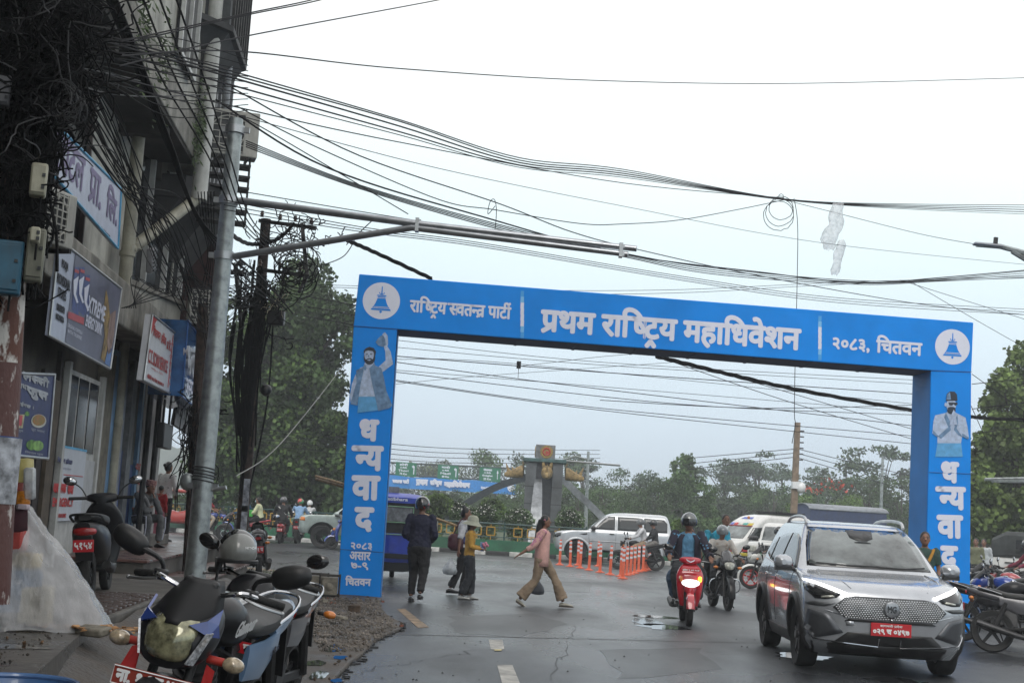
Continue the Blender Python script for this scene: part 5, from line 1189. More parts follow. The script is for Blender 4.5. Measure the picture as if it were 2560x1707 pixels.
# the big tree on the left: clumps placed where its masses are
D1 = 62.0; tb = at(690, D1); pm1 = FOC/D1
def tc_(px, py, r, dy=0, fl=.85): p = Pd(px, py, D1+dy)-tb; return (p.x, p.y, p.z, r, r*.9, r*fl, r*r)
cl = []; rnd = random.Random(5)
for px, py, r in ((765,700,1.1),(740,740,1.3),(800,735,1.1),(850,765,.9),(770,790,1.6),(700,790,1.3),(830,820,1.4),(868,850,.9),(650,850,1.3),(600,880,1.2),(560,860,1.0),(720,860,1.6),(780,880,1.5),(690,930,1.7),(610,960,1.6),(750,950,1.6),(820,935,1.0),(560,980,1.4),(540,1060,1.4),(840,985,.7),
        (620,1050,1.9),(700,1040,1.9),(780,1040,1.6),(830,1060,.9),(590,1130,1.8),(660,1140,1.9),(740,1130,1.8),(810,1130,1.3),(850,1110,.9),(560,1200,1.6),(630,1220,1.5),(700,1215,1.7),(770,1210,1.6),(830,1200,1.2),(870,1210,1.0),(520,1160,1.2),(850,1160,.9),(545,800,.9),(575,740,.6),(845,1250,.9)):
    for _ in range(3): cl.append(tc_(px+rnd.gauss(0,16), py+rnd.gauss(0,16), r*rnd.uniform(.55,.85), rnd.uniform(-2,2)))
mk_tree('broadleaf_tree', 'tall dark broadleaf tree behind the utility poles, left of the arch', tb, 11.5, cl, 52000, .20, lv[0], trunkr=.38, seed=3, limbs=16, up=.5)
V, F = leaf_cloud([c for c in cl if rnd.random() < .30], 9000, .20, 99, .5); b = MB(); b.v = [tuple(p) for p in V]; b.f = F; o = b.build('crown_highlights', lv[2], None, smooth=False, recalc=False)
big = [x for x in bpy.data.objects if x.name.startswith('broadleaf_tree')][0]; o.parent = big; o.name = 'crown_highlight_leaves'  # brighter leaf colour painted in as highlights on the crown
# bright tree at the right edge
D2 = 55.0; tb2 = at(2560, D2)
cl = []
for px, py, r in ((2560,900,.9),(2545,950,1.0),(2500,965,.7),(2490,1010,.8),(2550,1010,1.1),(2520,1060,1.0),(2580,1080,1.2),(2470,1110,.9),(2530,1120,1.3),(2450,1160,1.0),(2500,1180,1.3),(2560,1180,1.4),(2440,1220,1.1),(2490,1250,1.4),(2550,1250,1.4),(2445,1290,1.1),(2500,1310,1.2),(2560,1320,1.3),(2620,1100,1.5),(2620,1250,1.5),(2430,1330,.8)):
    for _ in range(3):
        p = Pd(px+rnd.gauss(0,14), py+rnd.gauss(0,14), D2+rnd.uniform(-1.5,1.5))-tb2; rr = r*rnd.uniform(.5,.8); cl.append((p.x,p.y,p.z,rr,rr,rr*.75,rr*rr))
mk_tree('bright_tree', 'yellow green tree filling the right edge beyond the arch', tb2, 6.5, cl, 22000, .20, leafmat('leaf_yellowgreen',(.13,.19,.05)), trunkr=.22, seed=8, limbs=10)
# treeline behind the junction
protos = {}
def forest(px, ptop, d, kind, label, width=None, group='trees beyond the junction'):
    bt = at(px, d); top_ = Pd(px, ptop, d).z; H = max(top_, 2.0); rnd = random.Random(int(px*7+ptop))
    if kind == 'umbrella':
        R_ = width or H*.36; c = []
        for _ in range(16):
            a = rnd.uniform(0,6.28); rr = R_*rnd.random()**.6; z = H*(.93-.38*(rr/R_)**1.3)+rnd.gauss(0,.02*H) if rnd.random() < .6 else H*rnd.uniform(.45,.9)
            r = H*rnd.uniform(.06,.11); c.append((rr*math.cos(a),rr*math.sin(a),z-r*.4,r*1.5,r*1.5,r*.45,r*r))
        return mk_tree('flat_crowned_tree', label, bt, H, c, 3600, H*.022, lv[4], group=group, trunkr=H*.016, seed=int(px), limbs=9, up=0)
    if kind == 'bamboo':
        R_ = width or H*.4; c = []
        for _ in range(34):
            a = rnd.uniform(0,6.28); z = rnd.random(); rr = R_*(1-z**2.2)*rnd.uniform(.2,1); r = H*rnd.uniform(.07,.13); c.append((rr*math.cos(a),rr*math.sin(a),H*(.08+.84*z),r,r,r*.9,r*r))
        return mk_tree('bamboo_grove', label, bt, H, c, 9000, H*.028, lv[1], cat='bamboo clump', group=group, trunkr=H*.01, seed=int(px), limbs=8, up=.8)
    R_ = width or H*.42; c = rclumps(rnd, 22, 0, H*.58, R_, H*.36, H*.09, H*.17); c += rclumps(rnd, 6, 0, H*.22, R_*.9, H*.15, H*.1, H*.16)
    mm = {'round': lv[1], 'dark': lv[0], 'blue': lv[4], 'olive': lv[3], 'bright': lv[2]}[kind]
    return mk_tree('leafy_tree', label, bt, H, c, 5200, H*.026, mm, group=group, trunkr=H*.02, seed=int(px), limbs=6)
FT = 'trees beyond the junction'
for px, pt, d, k, l in (
 (1040,1152,150,'olive','pale olive tree above the Thori sign'),(1105,1150,150,'olive','pale olive tree between the Thori and Madi signs'),(1190,1128,140,'round','spreading tree above the Golaghat sign'),(1268,1125,135,'blue','hazy tree just left of the monument cube'),
 (1405,1130,140,'round','leafy tree just right of the monument'),(1450,1128,150,'umbrella','airy hazy crown behind the thin lamp post'),(1545,1168,130,'blue','hazy tree left of the bamboo'),(1620,1172,130,'blue','low hazy tree over the white jeep roof'),
 (1700,1118,95,'bamboo','tall feathery bamboo clump right of the white jeep'),(1755,1190,88,'bamboo','lower bamboo clump leaning right over the riders'),(1640,1200,90,'dark','dark tree filling the gap left of the bamboo'),
 (1805,1118,150,'umbrella','first flat crowned tree right of the bamboo'),(1892,1098,150,'umbrella','tallest flat crowned tree left of the concrete pole'),(1950,1140,155,'umbrella','flat crowned tree just left of the concrete pole'),
 (1860,1190,120,'dark','dark rounded tree below the flat crowns'),(1930,1200,115,'round','green tree left of the concrete pole foot'),(2050,1145,145,'umbrella','hazy tree right of the concrete pole'),
 (2110,1130,140,'dark','broad dark tree in front of the tallest crown'),(2200,1080,140,'umbrella','isolated tall airy tree near the right pillar'),(2170,1175,110,'dark','dark tree behind the thin lamp post'),(2250,1190,110,'round','green tree beside the right pillar'),
 (2060,1225,100,'blue','bushy tree with red blossoms over the blue truck'),(1500,1195,100,'round','bright green tree behind the right monument leg'),(1440,1210,95,'round','green tree close behind the monument'),(1560,1225,95,'round','green tree behind the white jeep'),
 (1280,1215,100,'round','green tree behind the left monument leg'),(1210,1230,105,'dark','dark tree below the banner middle'),(1130,1225,110,'dark','dark tree below the banner left of centre'),(1060,1235,105,'round','low green tree behind the helmeted walker'),(1000,1240,100,'dark','low dark tree behind the left pillar'),
 (2000,1240,90,'bright','yellow green shrub tree behind the truck roof'),(2130,1240,90,'bright','small bright tree right of the truck'),(2350,1220,110,'dark','dark tree behind the right pillar'),(2440,1200,110,'blue','hazy tree far behind the bright tree'),
 (1350,1205,110,'blue','hazy tree directly behind the monument shaft'),(1000,1200,150,'blue','pale far tree left of the Thori sign'),(940,1180,150,'blue','pale far tree hidden behind the left pillar')):
    forest(px, pt, d, k, l)
# red blossoms
b = MB(); c0 = at(2060,97)
V, F = leaf_cloud([(Pd(x,y,95)-c0)[:]+(.9,.5,.35,1) for x,y in ((2040,1218),(2075,1205),(2090,1210),(2030,1225),(2110,1222))], 70, .22, 4); b.v = [tuple(p) for p in V]; b.f = F
o = b.build('red_blossom', M('red_blossom',(.45,.06,.03),.6,var=.2), None, smooth=False, recalc=False); o.parent = [x for x in bpy.data.objects if x.get('label') == 'bushy tree with red blossoms over the blue truck'][0]; o.location = c0-o.parent.location
# distant wood and hill
b = MB(); rnd = random.Random(2); V = []; 
def wood(px0, px1, pt0, pt1, d, n, s, m, label, name='distant_wood'):
    cs = []; k = 46; base = at((px0+px1)/2, d)
    for i in range(k):
        px = px0+(px1-px0)*i/(k-1); p = at(px, d+random.uniform(-3,3)); tz = Pd(px, pt0+(pt1-pt0)*i/(k-1)+random.gauss(0,9), d).z
        for z in (.3,.72): r = tz*random.uniform(.22,.32); cs.append((p.x-base.x,p.y-base.y,max(tz*z,.5),r*1.3,r,r,r*r))
    V, F = leaf_cloud(cs, n, s, int(px0)); b = MB(); b.v = [tuple(p) for p in V]; b.f = F; o = b.build(name, m, smooth=False, recalc=False); o.location = base; stuff(o, label)
wood(930,1760,1245,1240,122,26000,.42,lv[0],'dense low wood behind the roundabout'); wood(1740,2460,1240,1262,125,26000,.42,lv[0],'dense low wood behind the truck'); wood(380,560,1275,1275,90,5000,.3,lv[1],'low scrub behind the left road','scrub')
hill = M('hazy_hill', (.06,.09,.06), .9, var=.3, scale=.05); b = MB(); hp = at(430,420); rr = []
for k in range(17):
    u = k/16-.5; hgt = 18*math.cos(math.pi*u)*(1+.12*math.sin(k*2.1)); rr.append([(u*150,-14,0),(u*150,0,hgt),(u*150,30,0)])
b.rings(rr); o = b.build('hill', hill); o.location = hp; struct(o)
# hedge on the left beyond the road
def hedge(px0, px1, ptop, d, label, m):
    p0 = at(px0,d); p1 = at(px1,d); H = Pd((px0+px1)/2,ptop,d).z; L0 = (p1-p0).length; t = thing('hedge', label, 'hedge', p0, math.atan2(p1.y-p0.y,p1.x-p0.x))
    V, F = leaf_cloud([(L0*(k+.5)/20,0,H*.5,L0/26,.55,H*.52,1) for k in range(20)], 9000, .16, int(px0)); b = MB(); b.v = [tuple(p) for p in V]; b.f = F; b.build('foliage', m, t, smooth=False, recalc=False)
    b = MB(); b.box((L0/2,0,H*.45),(L0,.7,H*.85)); b.build('stems', M('hedge_stems',(.02,.028,.012),.9), t)
hedge(395,560,1238,74,'clipped green hedge across the road at the far left', lv[1]); hedge(560,700,1262,72,'dark hedge under the big tree', lv[0])
# island shrubs
wf_ = M('white_blossom', (.62,.62,.58), .7)
def shrub(px, w_, ptop, label, flowers, m=lv[1], d=58.5, pb=1318, nm='round_shrub'):
    p = at(px, d, .45); H = Pd(px,ptop,d).z-.45; r = w_/2/(FOC/d); t = thing(nm, label, 'shrub', p, 0, 'shrubs on the roundabout')
    V, F = leaf_cloud([(0,0,H-r*.8 if H > r else H*.5,r,r,r*.85,3),(0,0,H*.3,r*.6,r*.6,H*.35,.6)], 3200, .10, int(px), up=-.2); b = MB(); b.v = [tuple(q) for q in V]; b.f = F; b.build('foliage', m, t, smooth=False, recalc=False)
    b = MB(); b.ell((0,0,H-r*.8 if H > r else H*.5),(r*.86,r*.86,r*.74),12,8); b.cyl((0,0,0),(0,0,H*.5),.06,n=6); b.build('core', M('shrub_core',(.018,.03,.010),.9), t)
    if flowers:
        rn = random.Random(int(px)); b = MB()
        for _ in range(150):
            d_ = Vector((rn.gauss(0,1),rn.gauss(0,1),abs(rn.gauss(0,1)))).normalized(); q = Vector((d_.x*r*1.03,d_.y*r*1.03,(H-r*.8 if H > r else H*.5)+d_.z*r*.9)); u, v, a = frame(d_); s_ = rn.uniform(.014,.03); b.add([q+u*s_,q+v*s_,q-u*s_,q-v*s_],[(0,1,2,3)])
        b.build('blossom', wf_, t, smooth=False, recalc=False)
shrub(1212,62,1262,'round white flowered bush left of the two women',1); shrub(1160,70,1266,'white flowered bush partly behind the hatted child',1); shrub(1292,76,1272,'widest white flowered ball bush left of the monument',1); shrub(1422,70,1276,'white flowered ball bush right of the monument',1)
shrub(1092,70,1235,'loose yellow green shrub with red flowers beside the walker',0,lv[2]); shrub(1145,60,1258,'white flowered bush behind the standing women',1); shrub(1225,60,1248,'plain green bush behind the flowered ones',0,lv[2],60); shrub(1050,55,1248,'dark shrub next to the blue rickshaw',0,lv[0]); shrub(1700,40,1300,'green shrub behind the passing motorcycle',0,lv[2])
# grass tufts
gm_ = M('verge_grass', (.07,.11,.03), .8, var=.4, scale=5)
def tufts(name, P, n, s, label, sp=.18):
    b = MB()
    for px, py, z in P:
        c = G(px,py,z)
        for _ in range(n):
            p = c+Vector((random.gauss(0,sp),random.gauss(0,sp),0)); a = Vector((random.gauss(0,.35),random.gauss(0,.35),1)).normalized()*s*random.uniform(.4,1.2); q = a.orthogonal().normalized()*.006; b.add([p-q,p+q,p+a],[(0,1,2)])
    stuff(b.build(name, gm_, smooth=False, recalc=False), label)
tufts('grass', [(x,y,.06) for x,y in ((545,1472),(560,1452),(530,1500),(590,1460),(515,1462),(610,1445),(640,1435))], 160, .16, 'grass tufts growing at the steps and poles', .28)
tufts('grass', [(x,y,.25) for x,y in ((440,1480),(455,1500),(430,1520),(350,1450),(380,1455))], 110, .14, 'weeds between the terrace and the step', .15)
# ================================================================== vehicles
def wheel_parts(parent, x, y, z, R_, wd, rimr, rimm, spokes=5, name='wheel', sw=.09, y_out=0, axis_flip=1):
    b = MB(); h = wd/2
    b.lathe([(rimr,-h*.7),(R_*.93,-h),(R_*.985,-h*.8),(R_,-h*.35),(R_,h*.35),(R_*.985,h*.8),(R_*.93,h),(rimr,h*.7)], (x,y,z), (0,1,0), 30)
    t = b.build(name, rubber, parent, ang=50)
    b = MB(); b.lathe([(rimr*1.01,-h*.6),(rimr*1.01,h*.6),(rimr*.9,h*.62),(rimr*.88,0),(rimr*.9,-h*.62)], (x,y,z), (0,1,0), 28)
    for k in range(spokes):
        a = 2*math.pi*k/spokes+.3; d = Vector((math.cos(a),0,math.sin(a))); p = Vector((x,y+y_out,z)); q = Vector((-math.sin(a),0,math.cos(a)))*sw*rimr
        b.add([p+d*rimr*.08-q,p+d*rimr*.08+q,p+d*rimr*.93+q*.8,p+d*rimr*.93-q*.8]+[v+Vector((0,-.02*axis_flip,0)) for v in (p+d*rimr*.08-q,p+d*rimr*.08+q,p+d*rimr*.93+q*.8,p+d*rimr*.93-q*.8)],[(0,1,2,3),(7,6,5,4),(0,4,5,1),(1,5,6,2),(2,6,7,3),(3,7,4,0)])
    b.cyl((x,y+y_out-.03,z),(x,y+y_out+.03,z),rimr*.2,n=12); b.build('rim', rimm, t, smooth=True, ang=30)
    return t
rimdark = M('rim_dark',(.03,.03,.032),.35,.6); rimalu = M('rim_alloy',(.20,.20,.21),.35,.8,var=.3)
class Car:
    def __init__(s, name, label, cat, loc, rz, levels, paint, ax=(1.3,-1.3), wr=.34, track=.78, n=2.8, group=None, Ra=None, k=5, capz=True, tw=.22, rimm=None, N=64):
        s.t = thing(name, label, cat, loc, rz, group); s.n = n; s.lv = catmull(levels, k); s.lv = [(*q[:3],q[3],max(q[4],.02),max(q[5],.02)) for q in s.lv]
        Ra = Ra or wr+.065; rings = []
        nf = 10
        for z, xf, xr, hw, af, ar in s.lv:
            half = []
            for j in range(nf+1):
                th = math.pi/2*j/nf; half.append((xf-af+af*max(math.cos(th),0)**(2/n), hw*math.sin(th)**(2/n)))
            for j in range(1, N): half.append((xf-af+(xr+ar-xf+af)*j/N, hw))
            for j in range(nf+1):
                th = math.pi/2*(1-j/nf); half.append((xr+ar-ar*max(math.cos(th),0)**(2/n), hw*max(math.sin(th),0)**(2/n)))
            full = half+[(x,-y) for x, y in half[-2:0:-1]]; ring = []
            for x, y in full:
                zz = z
                if ax and abs(y) > .35:
                    for xw in ax:
                        d = x-xw
                        if abs(d) < Ra: zz = max(zz, wr+math.sqrt(Ra*Ra-d*d))
                ring.append(Vector((x,y,zz)))
            rings.append(ring)
        b = MB(); b.rings(rings, cap=False); m_ = len(rings[-1]); b.add(rings[-1],[tuple(range(m_))]); s.body = b.build('body', paint, s.t, ang=35)
        zb = s.lv[0][0]; s.wr = wr
        b = MB(); b.box(((s.lv[0][1]+s.lv[0][2])/2,0,zb+.12),(s.lv[0][1]-s.lv[0][2]-.3,track*2-.32,.22)); b.box((0,0,zb+.3),(ax[0]-ax[1]-2*Ra,track*2-.1,.3)); b.build('underbody', black, s.t, smooth=False)
        for xw in ax:
            for sy in (-1,1): wheel_parts(s.t, xw, sy*track, wr, wr, tw, wr*.64, rimm or rimalu, 5, y_out=sy*tw*.36, axis_flip=sy)
            b = MB(); b.box((xw,0,wr+Ra*.55),(Ra*2.0,track*2-.3,Ra*.9)); b.build('wheel_housing', black, s.t, smooth=False)
    def L(s, z):
        lv = s.lv
        if z <= lv[0][0]: return lv[0][1:]
        for a, b in zip(lv, lv[1:]):
            if a[0] <= z <= b[0]:
                u = (z-a[0])/max(b[0]-a[0],1e-6); return tuple(p+(q-p)*u for p, q in zip(a[1:], b[1:]))
        return lv[-1][1:]
    def fx(s, y, z, rear=False):
        xf, xr, hw, af, ar = s.L(z); k = max(0, 1-min(1,abs(y)/hw)**s.n)**(1/s.n)
        return (xr+ar-ar*k) if rear else (xf-af+af*k)
    def sy(s, x, z):
        xf, xr, hw, af, ar = s.L(z); e = 0
        if x > xf-af: e = min(1,(x-xf+af)/af)
        elif x < xr+ar: e = min(1,(xr+ar-x)/ar)
        return hw*(1-e**s.n)**(1/s.n)
    def patch(s, name, poly, m, off=.006, mode='f', side=1, cuts=3, parent=None, smooth=True):
        bm = bmesh.new(); f = bm.faces.new([bm.verts.new((a,c,0)) for a,c in poly]); bmesh.ops.triangulate(bm, faces=[f])
        for _ in range(cuts): 
            bmesh.ops.subdivide_edges(bm, edges=[e for e in bm.edges if e.calc_length() > .09], cuts=1, use_grid_fill=False); bmesh.ops.triangulate(bm, faces=bm.faces[:])
        for v in bm.verts:
            a, z = v.co.x, v.co.y
            if mode == 'f': v.co = (s.fx(a,z)+off, a, z)
            elif mode == 'r': v.co = (s.fx(a,z,True)-off, a, z)
            else: v.co = (a, side*(s.sy(a,z)+off), z)
        bmesh.ops.recalc_face_normals(bm, faces=bm.faces); me = bpy.data.meshes.new(name); bm.to_mesh(me); bm.free()
        if smooth: me.shade_smooth()
        me.materials.append(m); o = bpy.data.objects.new(name, me); COL.objects.link(o); o.parent = parent or s.t
        sd = o.modifiers.new('s','SOLIDIFY'); sd.thickness = .008; sd.offset = 0
        return o
    def line(s, name, pts, m, r=.006, off=.004, mode='f', side=1, parent=None):
        P = []
        for i in range(len(pts)-1):
            for k in range(6):
                u = k/6; P.append((pts[i][0]+(pts[i+1][0]-pts[i][0])*u, pts[i][1]+(pts[i+1][1]-pts[i][1])*u))
        P.append(pts[-1]); Q = [((s.fx(a,z)+off,a,z) if mode == 'f' else (s.fx(a,z,True)-off,a,z) if mode == 'r' else (a,side*(s.sy(a,z)+off),z)) for a,z in P]
        b = MB(); b.tube(Q, r, 5); return b.build(name, m, parent or s.t)
    def mirror(s, x, z, m, sc_=1):
        for sd in (-1,1):
            y = s.sy(x,z); b = MB(); b.M = Matrix.Translation((x-.02,sd*(y+.14*sc_),z+.07)) @ Matrix.Scale(sd,4,(0,1,0)); b.body([(-.07*sc_,0,.10*sc_,.07*sc_),(0,0,.115*sc_,.085*sc_),(.06*sc_,0,.10*sc_,.07*sc_),(.10*sc_,0,.04*sc_,.03*sc_)],14,2.6); o = b.build('wing_mirror', m, s.t)
            b = MB(); b.cyl((x,sd*(y-.02),z-.02),(x-.01,sd*(y+.10),z+.03),.025,n=6); b.box((x-.02,sd*(y+.14*sc_),z-.0),(.13*sc_,.19*sc_,.05*sc_)); b.build('mirror_foot', black, o)
            b = MB(); b.box((x-.095*sc_,sd*(y+.14*sc_),z+.07),(.006,.16*sc_,.11*sc_)); b.build('mirror_glass', glass, o)
    def plate(s, z, text, w_=.42, h_=.13, y=0, mode='f', sub=None):
        x = s.fx(y,z, mode == 'r'); sg = 1 if mode == 'f' else -1; x += sg*.03
        b = MB(); b.box((x,y,z),(.012,w_,h_)); o = b.build('number_plate', redplate, s.t, bevel=.003)
        uy = (0,1,0) if sg > 0 else (0,-1,0)
        letters('plate_lettering', text, w_*.9, h_*(.45 if sub else .62), platewhite, o, planeM((x+sg*.0075,y,z-(.022 if sub else 0)),uy,(0,0,1)), bold=.004)
        if sub: letters('plate_lettering', sub, w_*.55, h_*.22, platewhite, o, planeM((x+sg*.0075,y,z+.042),uy,(0,0,1)), bold=.001)
        return o
# ---- silver electric SUV (nearest car)
silver = M('silver_paint', (.46,.48,.51), .27, .6, var=.05, coat=1); silverw = M('white_silver_paint', (.50,.52,.54), .28, .45, var=.05, coat=1)
drl = M('daylight_lamp', (.9,.9,.9), .3, emit=(1,1,1), es=1.5)
mgp = at(2122, 17.7)
mg = Car('silver_suv', 'silver electric crossover with closed patterned nose and red plate coming towards us', 'car', mgp, R(-92.5),
    [(.20,1.96,-1.95,.80,.38,.3),(.32,2.08,-2.08,.865,.42,.3),(.50,2.13,-2.14,.895,.50,.3),(.68,2.15,-2.15,.905,.52,.3),(.80,2.12,-2.13,.908,.54,.3),(.90,2.05,-2.11,.90,.56,.3),(.955,1.90,-2.10,.885,.56,.3),(1.0,1.62,-2.09,.87,.5,.3),(1.045,1.22,-2.08,.85,.32,.3),
     (1.10,1.06,-2.06,.825,.26,.25),(1.25,.82,-2.0,.765,.25,.25),(1.42,.52,-1.93,.69,.24,.25),(1.53,.28,-1.84,.63,.24,.25),(1.585,.08,-1.72,.575,.24,.25),(1.605,-.18,-1.5,.49,.24,.25),(1.615,-.5,-1.2,.36,.2,.2)],
    silver, ax=(1.29,-1.29), wr=.345, track=.785, n=2.7)
T = mg.t; T.scale = (1.02,1.0,1.05)
ws = M('windshield_glass', (.14,.16,.16), .06, .0, var=.55, scale=1.6, spec=1)
mg.patch('windshield', [(-.70,1.115),(.70,1.115),(.655,1.33),(.575,1.515),(-.575,1.515),(-.655,1.33)], ws, .006, cuts=4)
mg.patch('windshield_border', [(-.73,1.095),(.73,1.095),(.68,1.33),(.60,1.532),(-.60,1.532),(-.68,1.33)], gloss, .002, cuts=4)
mg.patch('sensor_pod', [(-.16,1.515),(.16,1.515),(.14,1.43),(.06,1.40),(-.06,1.40),(-.14,1.43)], black, .016)
b = MB(); b.body([(.62,1.36,.11,.03),(.60,1.36,.12,.035)],10); b.build('rear_view_mirror', black, T)
mg.line('wiper', [(-.62,1.13),(-.25,1.12),(.12,1.125)], black, .010, .022); mg.line('wiper', [(.10,1.12),(.40,1.115),(.66,1.135)], black, .010, .022)
for sd in (-1,1):
    mg.patch('side_window', [(.93,1.06),(.60,1.28),(.33,1.40),(.05,1.445),(-.25,1.45),(-.25,1.06)], glass, .006, 's', sd); mg.patch('side_window', [(-.32,1.06),(-.32,1.45),(-.80,1.44),(-1.15,1.40),(-1.15,1.08)], glass, .006, 's', sd); mg.patch('rear_quarter_glass', [(-1.22,1.10),(-1.22,1.39),(-1.50,1.33),(-1.62,1.17)], glass, .006, 's', sd)
    mg.line('window_trim', [(.97,1.045),(-.3,1.04),(-1.65,1.12)], chrome, .008, .01, 's', sd)
    for pts in ([(.88,1.03),(.86,.7),(.80,.42)],[(-.28,1.03),(-.28,.7),(-.28,.40)],[(-1.05,1.03),(-1.0,.85),(-.85,.62)]): mg.line('door_gap', pts, black, .004, .001, 's', sd)
    for x in (-.05,-.9): b = MB(); y = mg.sy(x,.93); b.body([(x-.10,.93,.012,.012,sd*(y+.02)),(x,.935,.02,.018,sd*(y+.03)),(x+.10,.93,.012,.012,sd*(y+.02))],8); b.build('door_handle', silver, T)
    mg.patch('sill_cladding', [(.88,.22),(.88,.36),(-.88,.36),(-.88,.22)], black, .012, 's', sd)
    for xw in (1.29,-1.29):
        b = MB(); pts = [(xw+.43*math.cos(R(a)), sd*(mg.sy(xw+.43*math.cos(R(a)),.345+.43*math.sin(R(a)))+.008), .345+.43*math.sin(R(a))) for a in range(-15,196,10)]; b.tube(pts, .036, 6); b.build('arch_cladding', black, T)
    # lamps
    S = lambda P: [(sd*a, z) for a, z in P]
    mg.patch('headlamp', S([(.50,.868),(.58,.80),(.70,.775),(.80,.775),(.885,.86),(.885,.955),(.80,.955)]), gloss, .008)
    mg.patch('daytime_lamp', S([(.46,.850),(.50,.822),(.56,.845),(.83,.935),(.872,.945),(.872,.962),(.80,.955),(.62,.905)]), drl, .016, parent=None)
    mg.patch('lamp_reflector', S([(.60,.80),(.74,.785),(.74,.80),(.62,.82)]), clearlens, .015)
    mg.patch('scoop_shade_patch', S([(.60,.735),(.70,.70),(.86,.70),(.89,.725),(.80,.745)]), M('scoop_shadow',(.10,.105,.11),.4,.5), .004)  # darker surface patch paints the shade of a bumper hollow
    mg.patch('corner_intake', S([(.66,.62),(.86,.66),(.885,.46),(.80,.36),(.50,.44)]), M('dark_silver',(.10,.105,.115),.35,.6), .004)
    mg.line('trim_line', S([(.885,.46),(.80,.355),(.12,.315),(.12,.40)]), chrome, .007, .012)
    mg.line('bumper_crease', S([(.30,.60),(.55,.63),(.70,.665)]), chrome, .004, .004)
    b = MB(); b.tube([(.12,sd*.60,1.57),(.0,sd*.60,1.635),(-.5,sd*.585,1.66),(-1.2,sd*.57,1.64),(-1.45,sd*.575,1.56)], .02, 8, sm=3); b.build('roof_rail', M('rail_silver',(.55,.56,.57),.3,.7), T)
    mg.patch('tail_lamp', [(sd*.5,.86),(sd*.84,.84),(sd*.86,.98),(sd*.55,1.0)], redlens, .01, 'r')
mg.mirror(.88,1.045,silver)
mg.patch('lower_grille', [(-.62,.32),(.62,.32),(.46,.45),(-.46,.45)], black, .006); mg.patch('lower_valance', [(-.78,.205),(.78,.205),(.82,.325),(-.82,.325)], black, .008)
mg.patch('grille_slot', [(-.50,.565),(.50,.565),(.45,.592),(-.45,.592)], black, .008)
mg.patch('nose_panel', [(-.62,.70),(-.50,.60),(.50,.60),(.62,.70),(.50,.80),(.38,.825),(-.38,.825),(-.50,.80)], M('nose_silver',(.11,.115,.12),.4,.6), .006)
b = MB()
for i in range(-21,22):
    for j in range(11):
        y = i*.0285+(j % 2)*.014; z = .61+j*.0195; lim = .60-.10*abs(z-.70)/.1
        if abs(y) > lim or (y*y+(z-.712)**2) < .0085: continue
        x = mg.fx(y,z)+.012; b.add([(x,y-.0115,z),(x+.006,y,z-.0075),(x,y+.0115,z),(x+.006,y,z+.0075)],[(0,1,2,3)])
stuff(b.build('nose_pattern', M('nose_dash',(.66,.68,.70),.35,.3), T, smooth=False)); 
b = MB(); x = mg.fx(0,.712)+.02; b.lathe([(0,0),(.085,0),(.085,.015),(.07,.02),(0,.02)], (x,0,.712), (1,0,0), 8); bd = b.build('badge', M('badge_chrome',(.35,.36,.38),.25,.8), T)
letters('badge_lettering', 'MG', .10, .07, M('badge_dark',(.08,.085,.09),.3,.6), bd, planeM((x+.0215,0,.712),(0,1,0),(0,0,1)), bold=.004, latin=True)
b = MB(); b.ell((x+.01,0,.60),.016,8,6); b.build('front_camera', chrome, T)
mg.plate(.50,'०२९ च ०४९७',.44,.135,0,sub='बागमती प/देश')
mg.patch('tow_cover', [(-.48,.52),(-.40,.52),(-.40,.565),(-.48,.565)], silver, .010)
mg.line('hood_crease', [(-.50,.98),(-.42,.90)], silver, .006, .0); mg.line('hood_crease', [(.50,.98),(.42,.90)], silver, .006, .0)
for sd in (-1,1): b = MB(); b.tube([(1.12,sd*.62,1.06),(1.5,sd*.66,1.005),(1.86,sd*.60,.93)], .008, 5, sm=4); b.build('hood_ridge', silver, T)
b = MB(); b.body([(-.9,.95,.62,.25),(.6,.95,.62,.25)],8); b.build('cabin_floor', black, T)
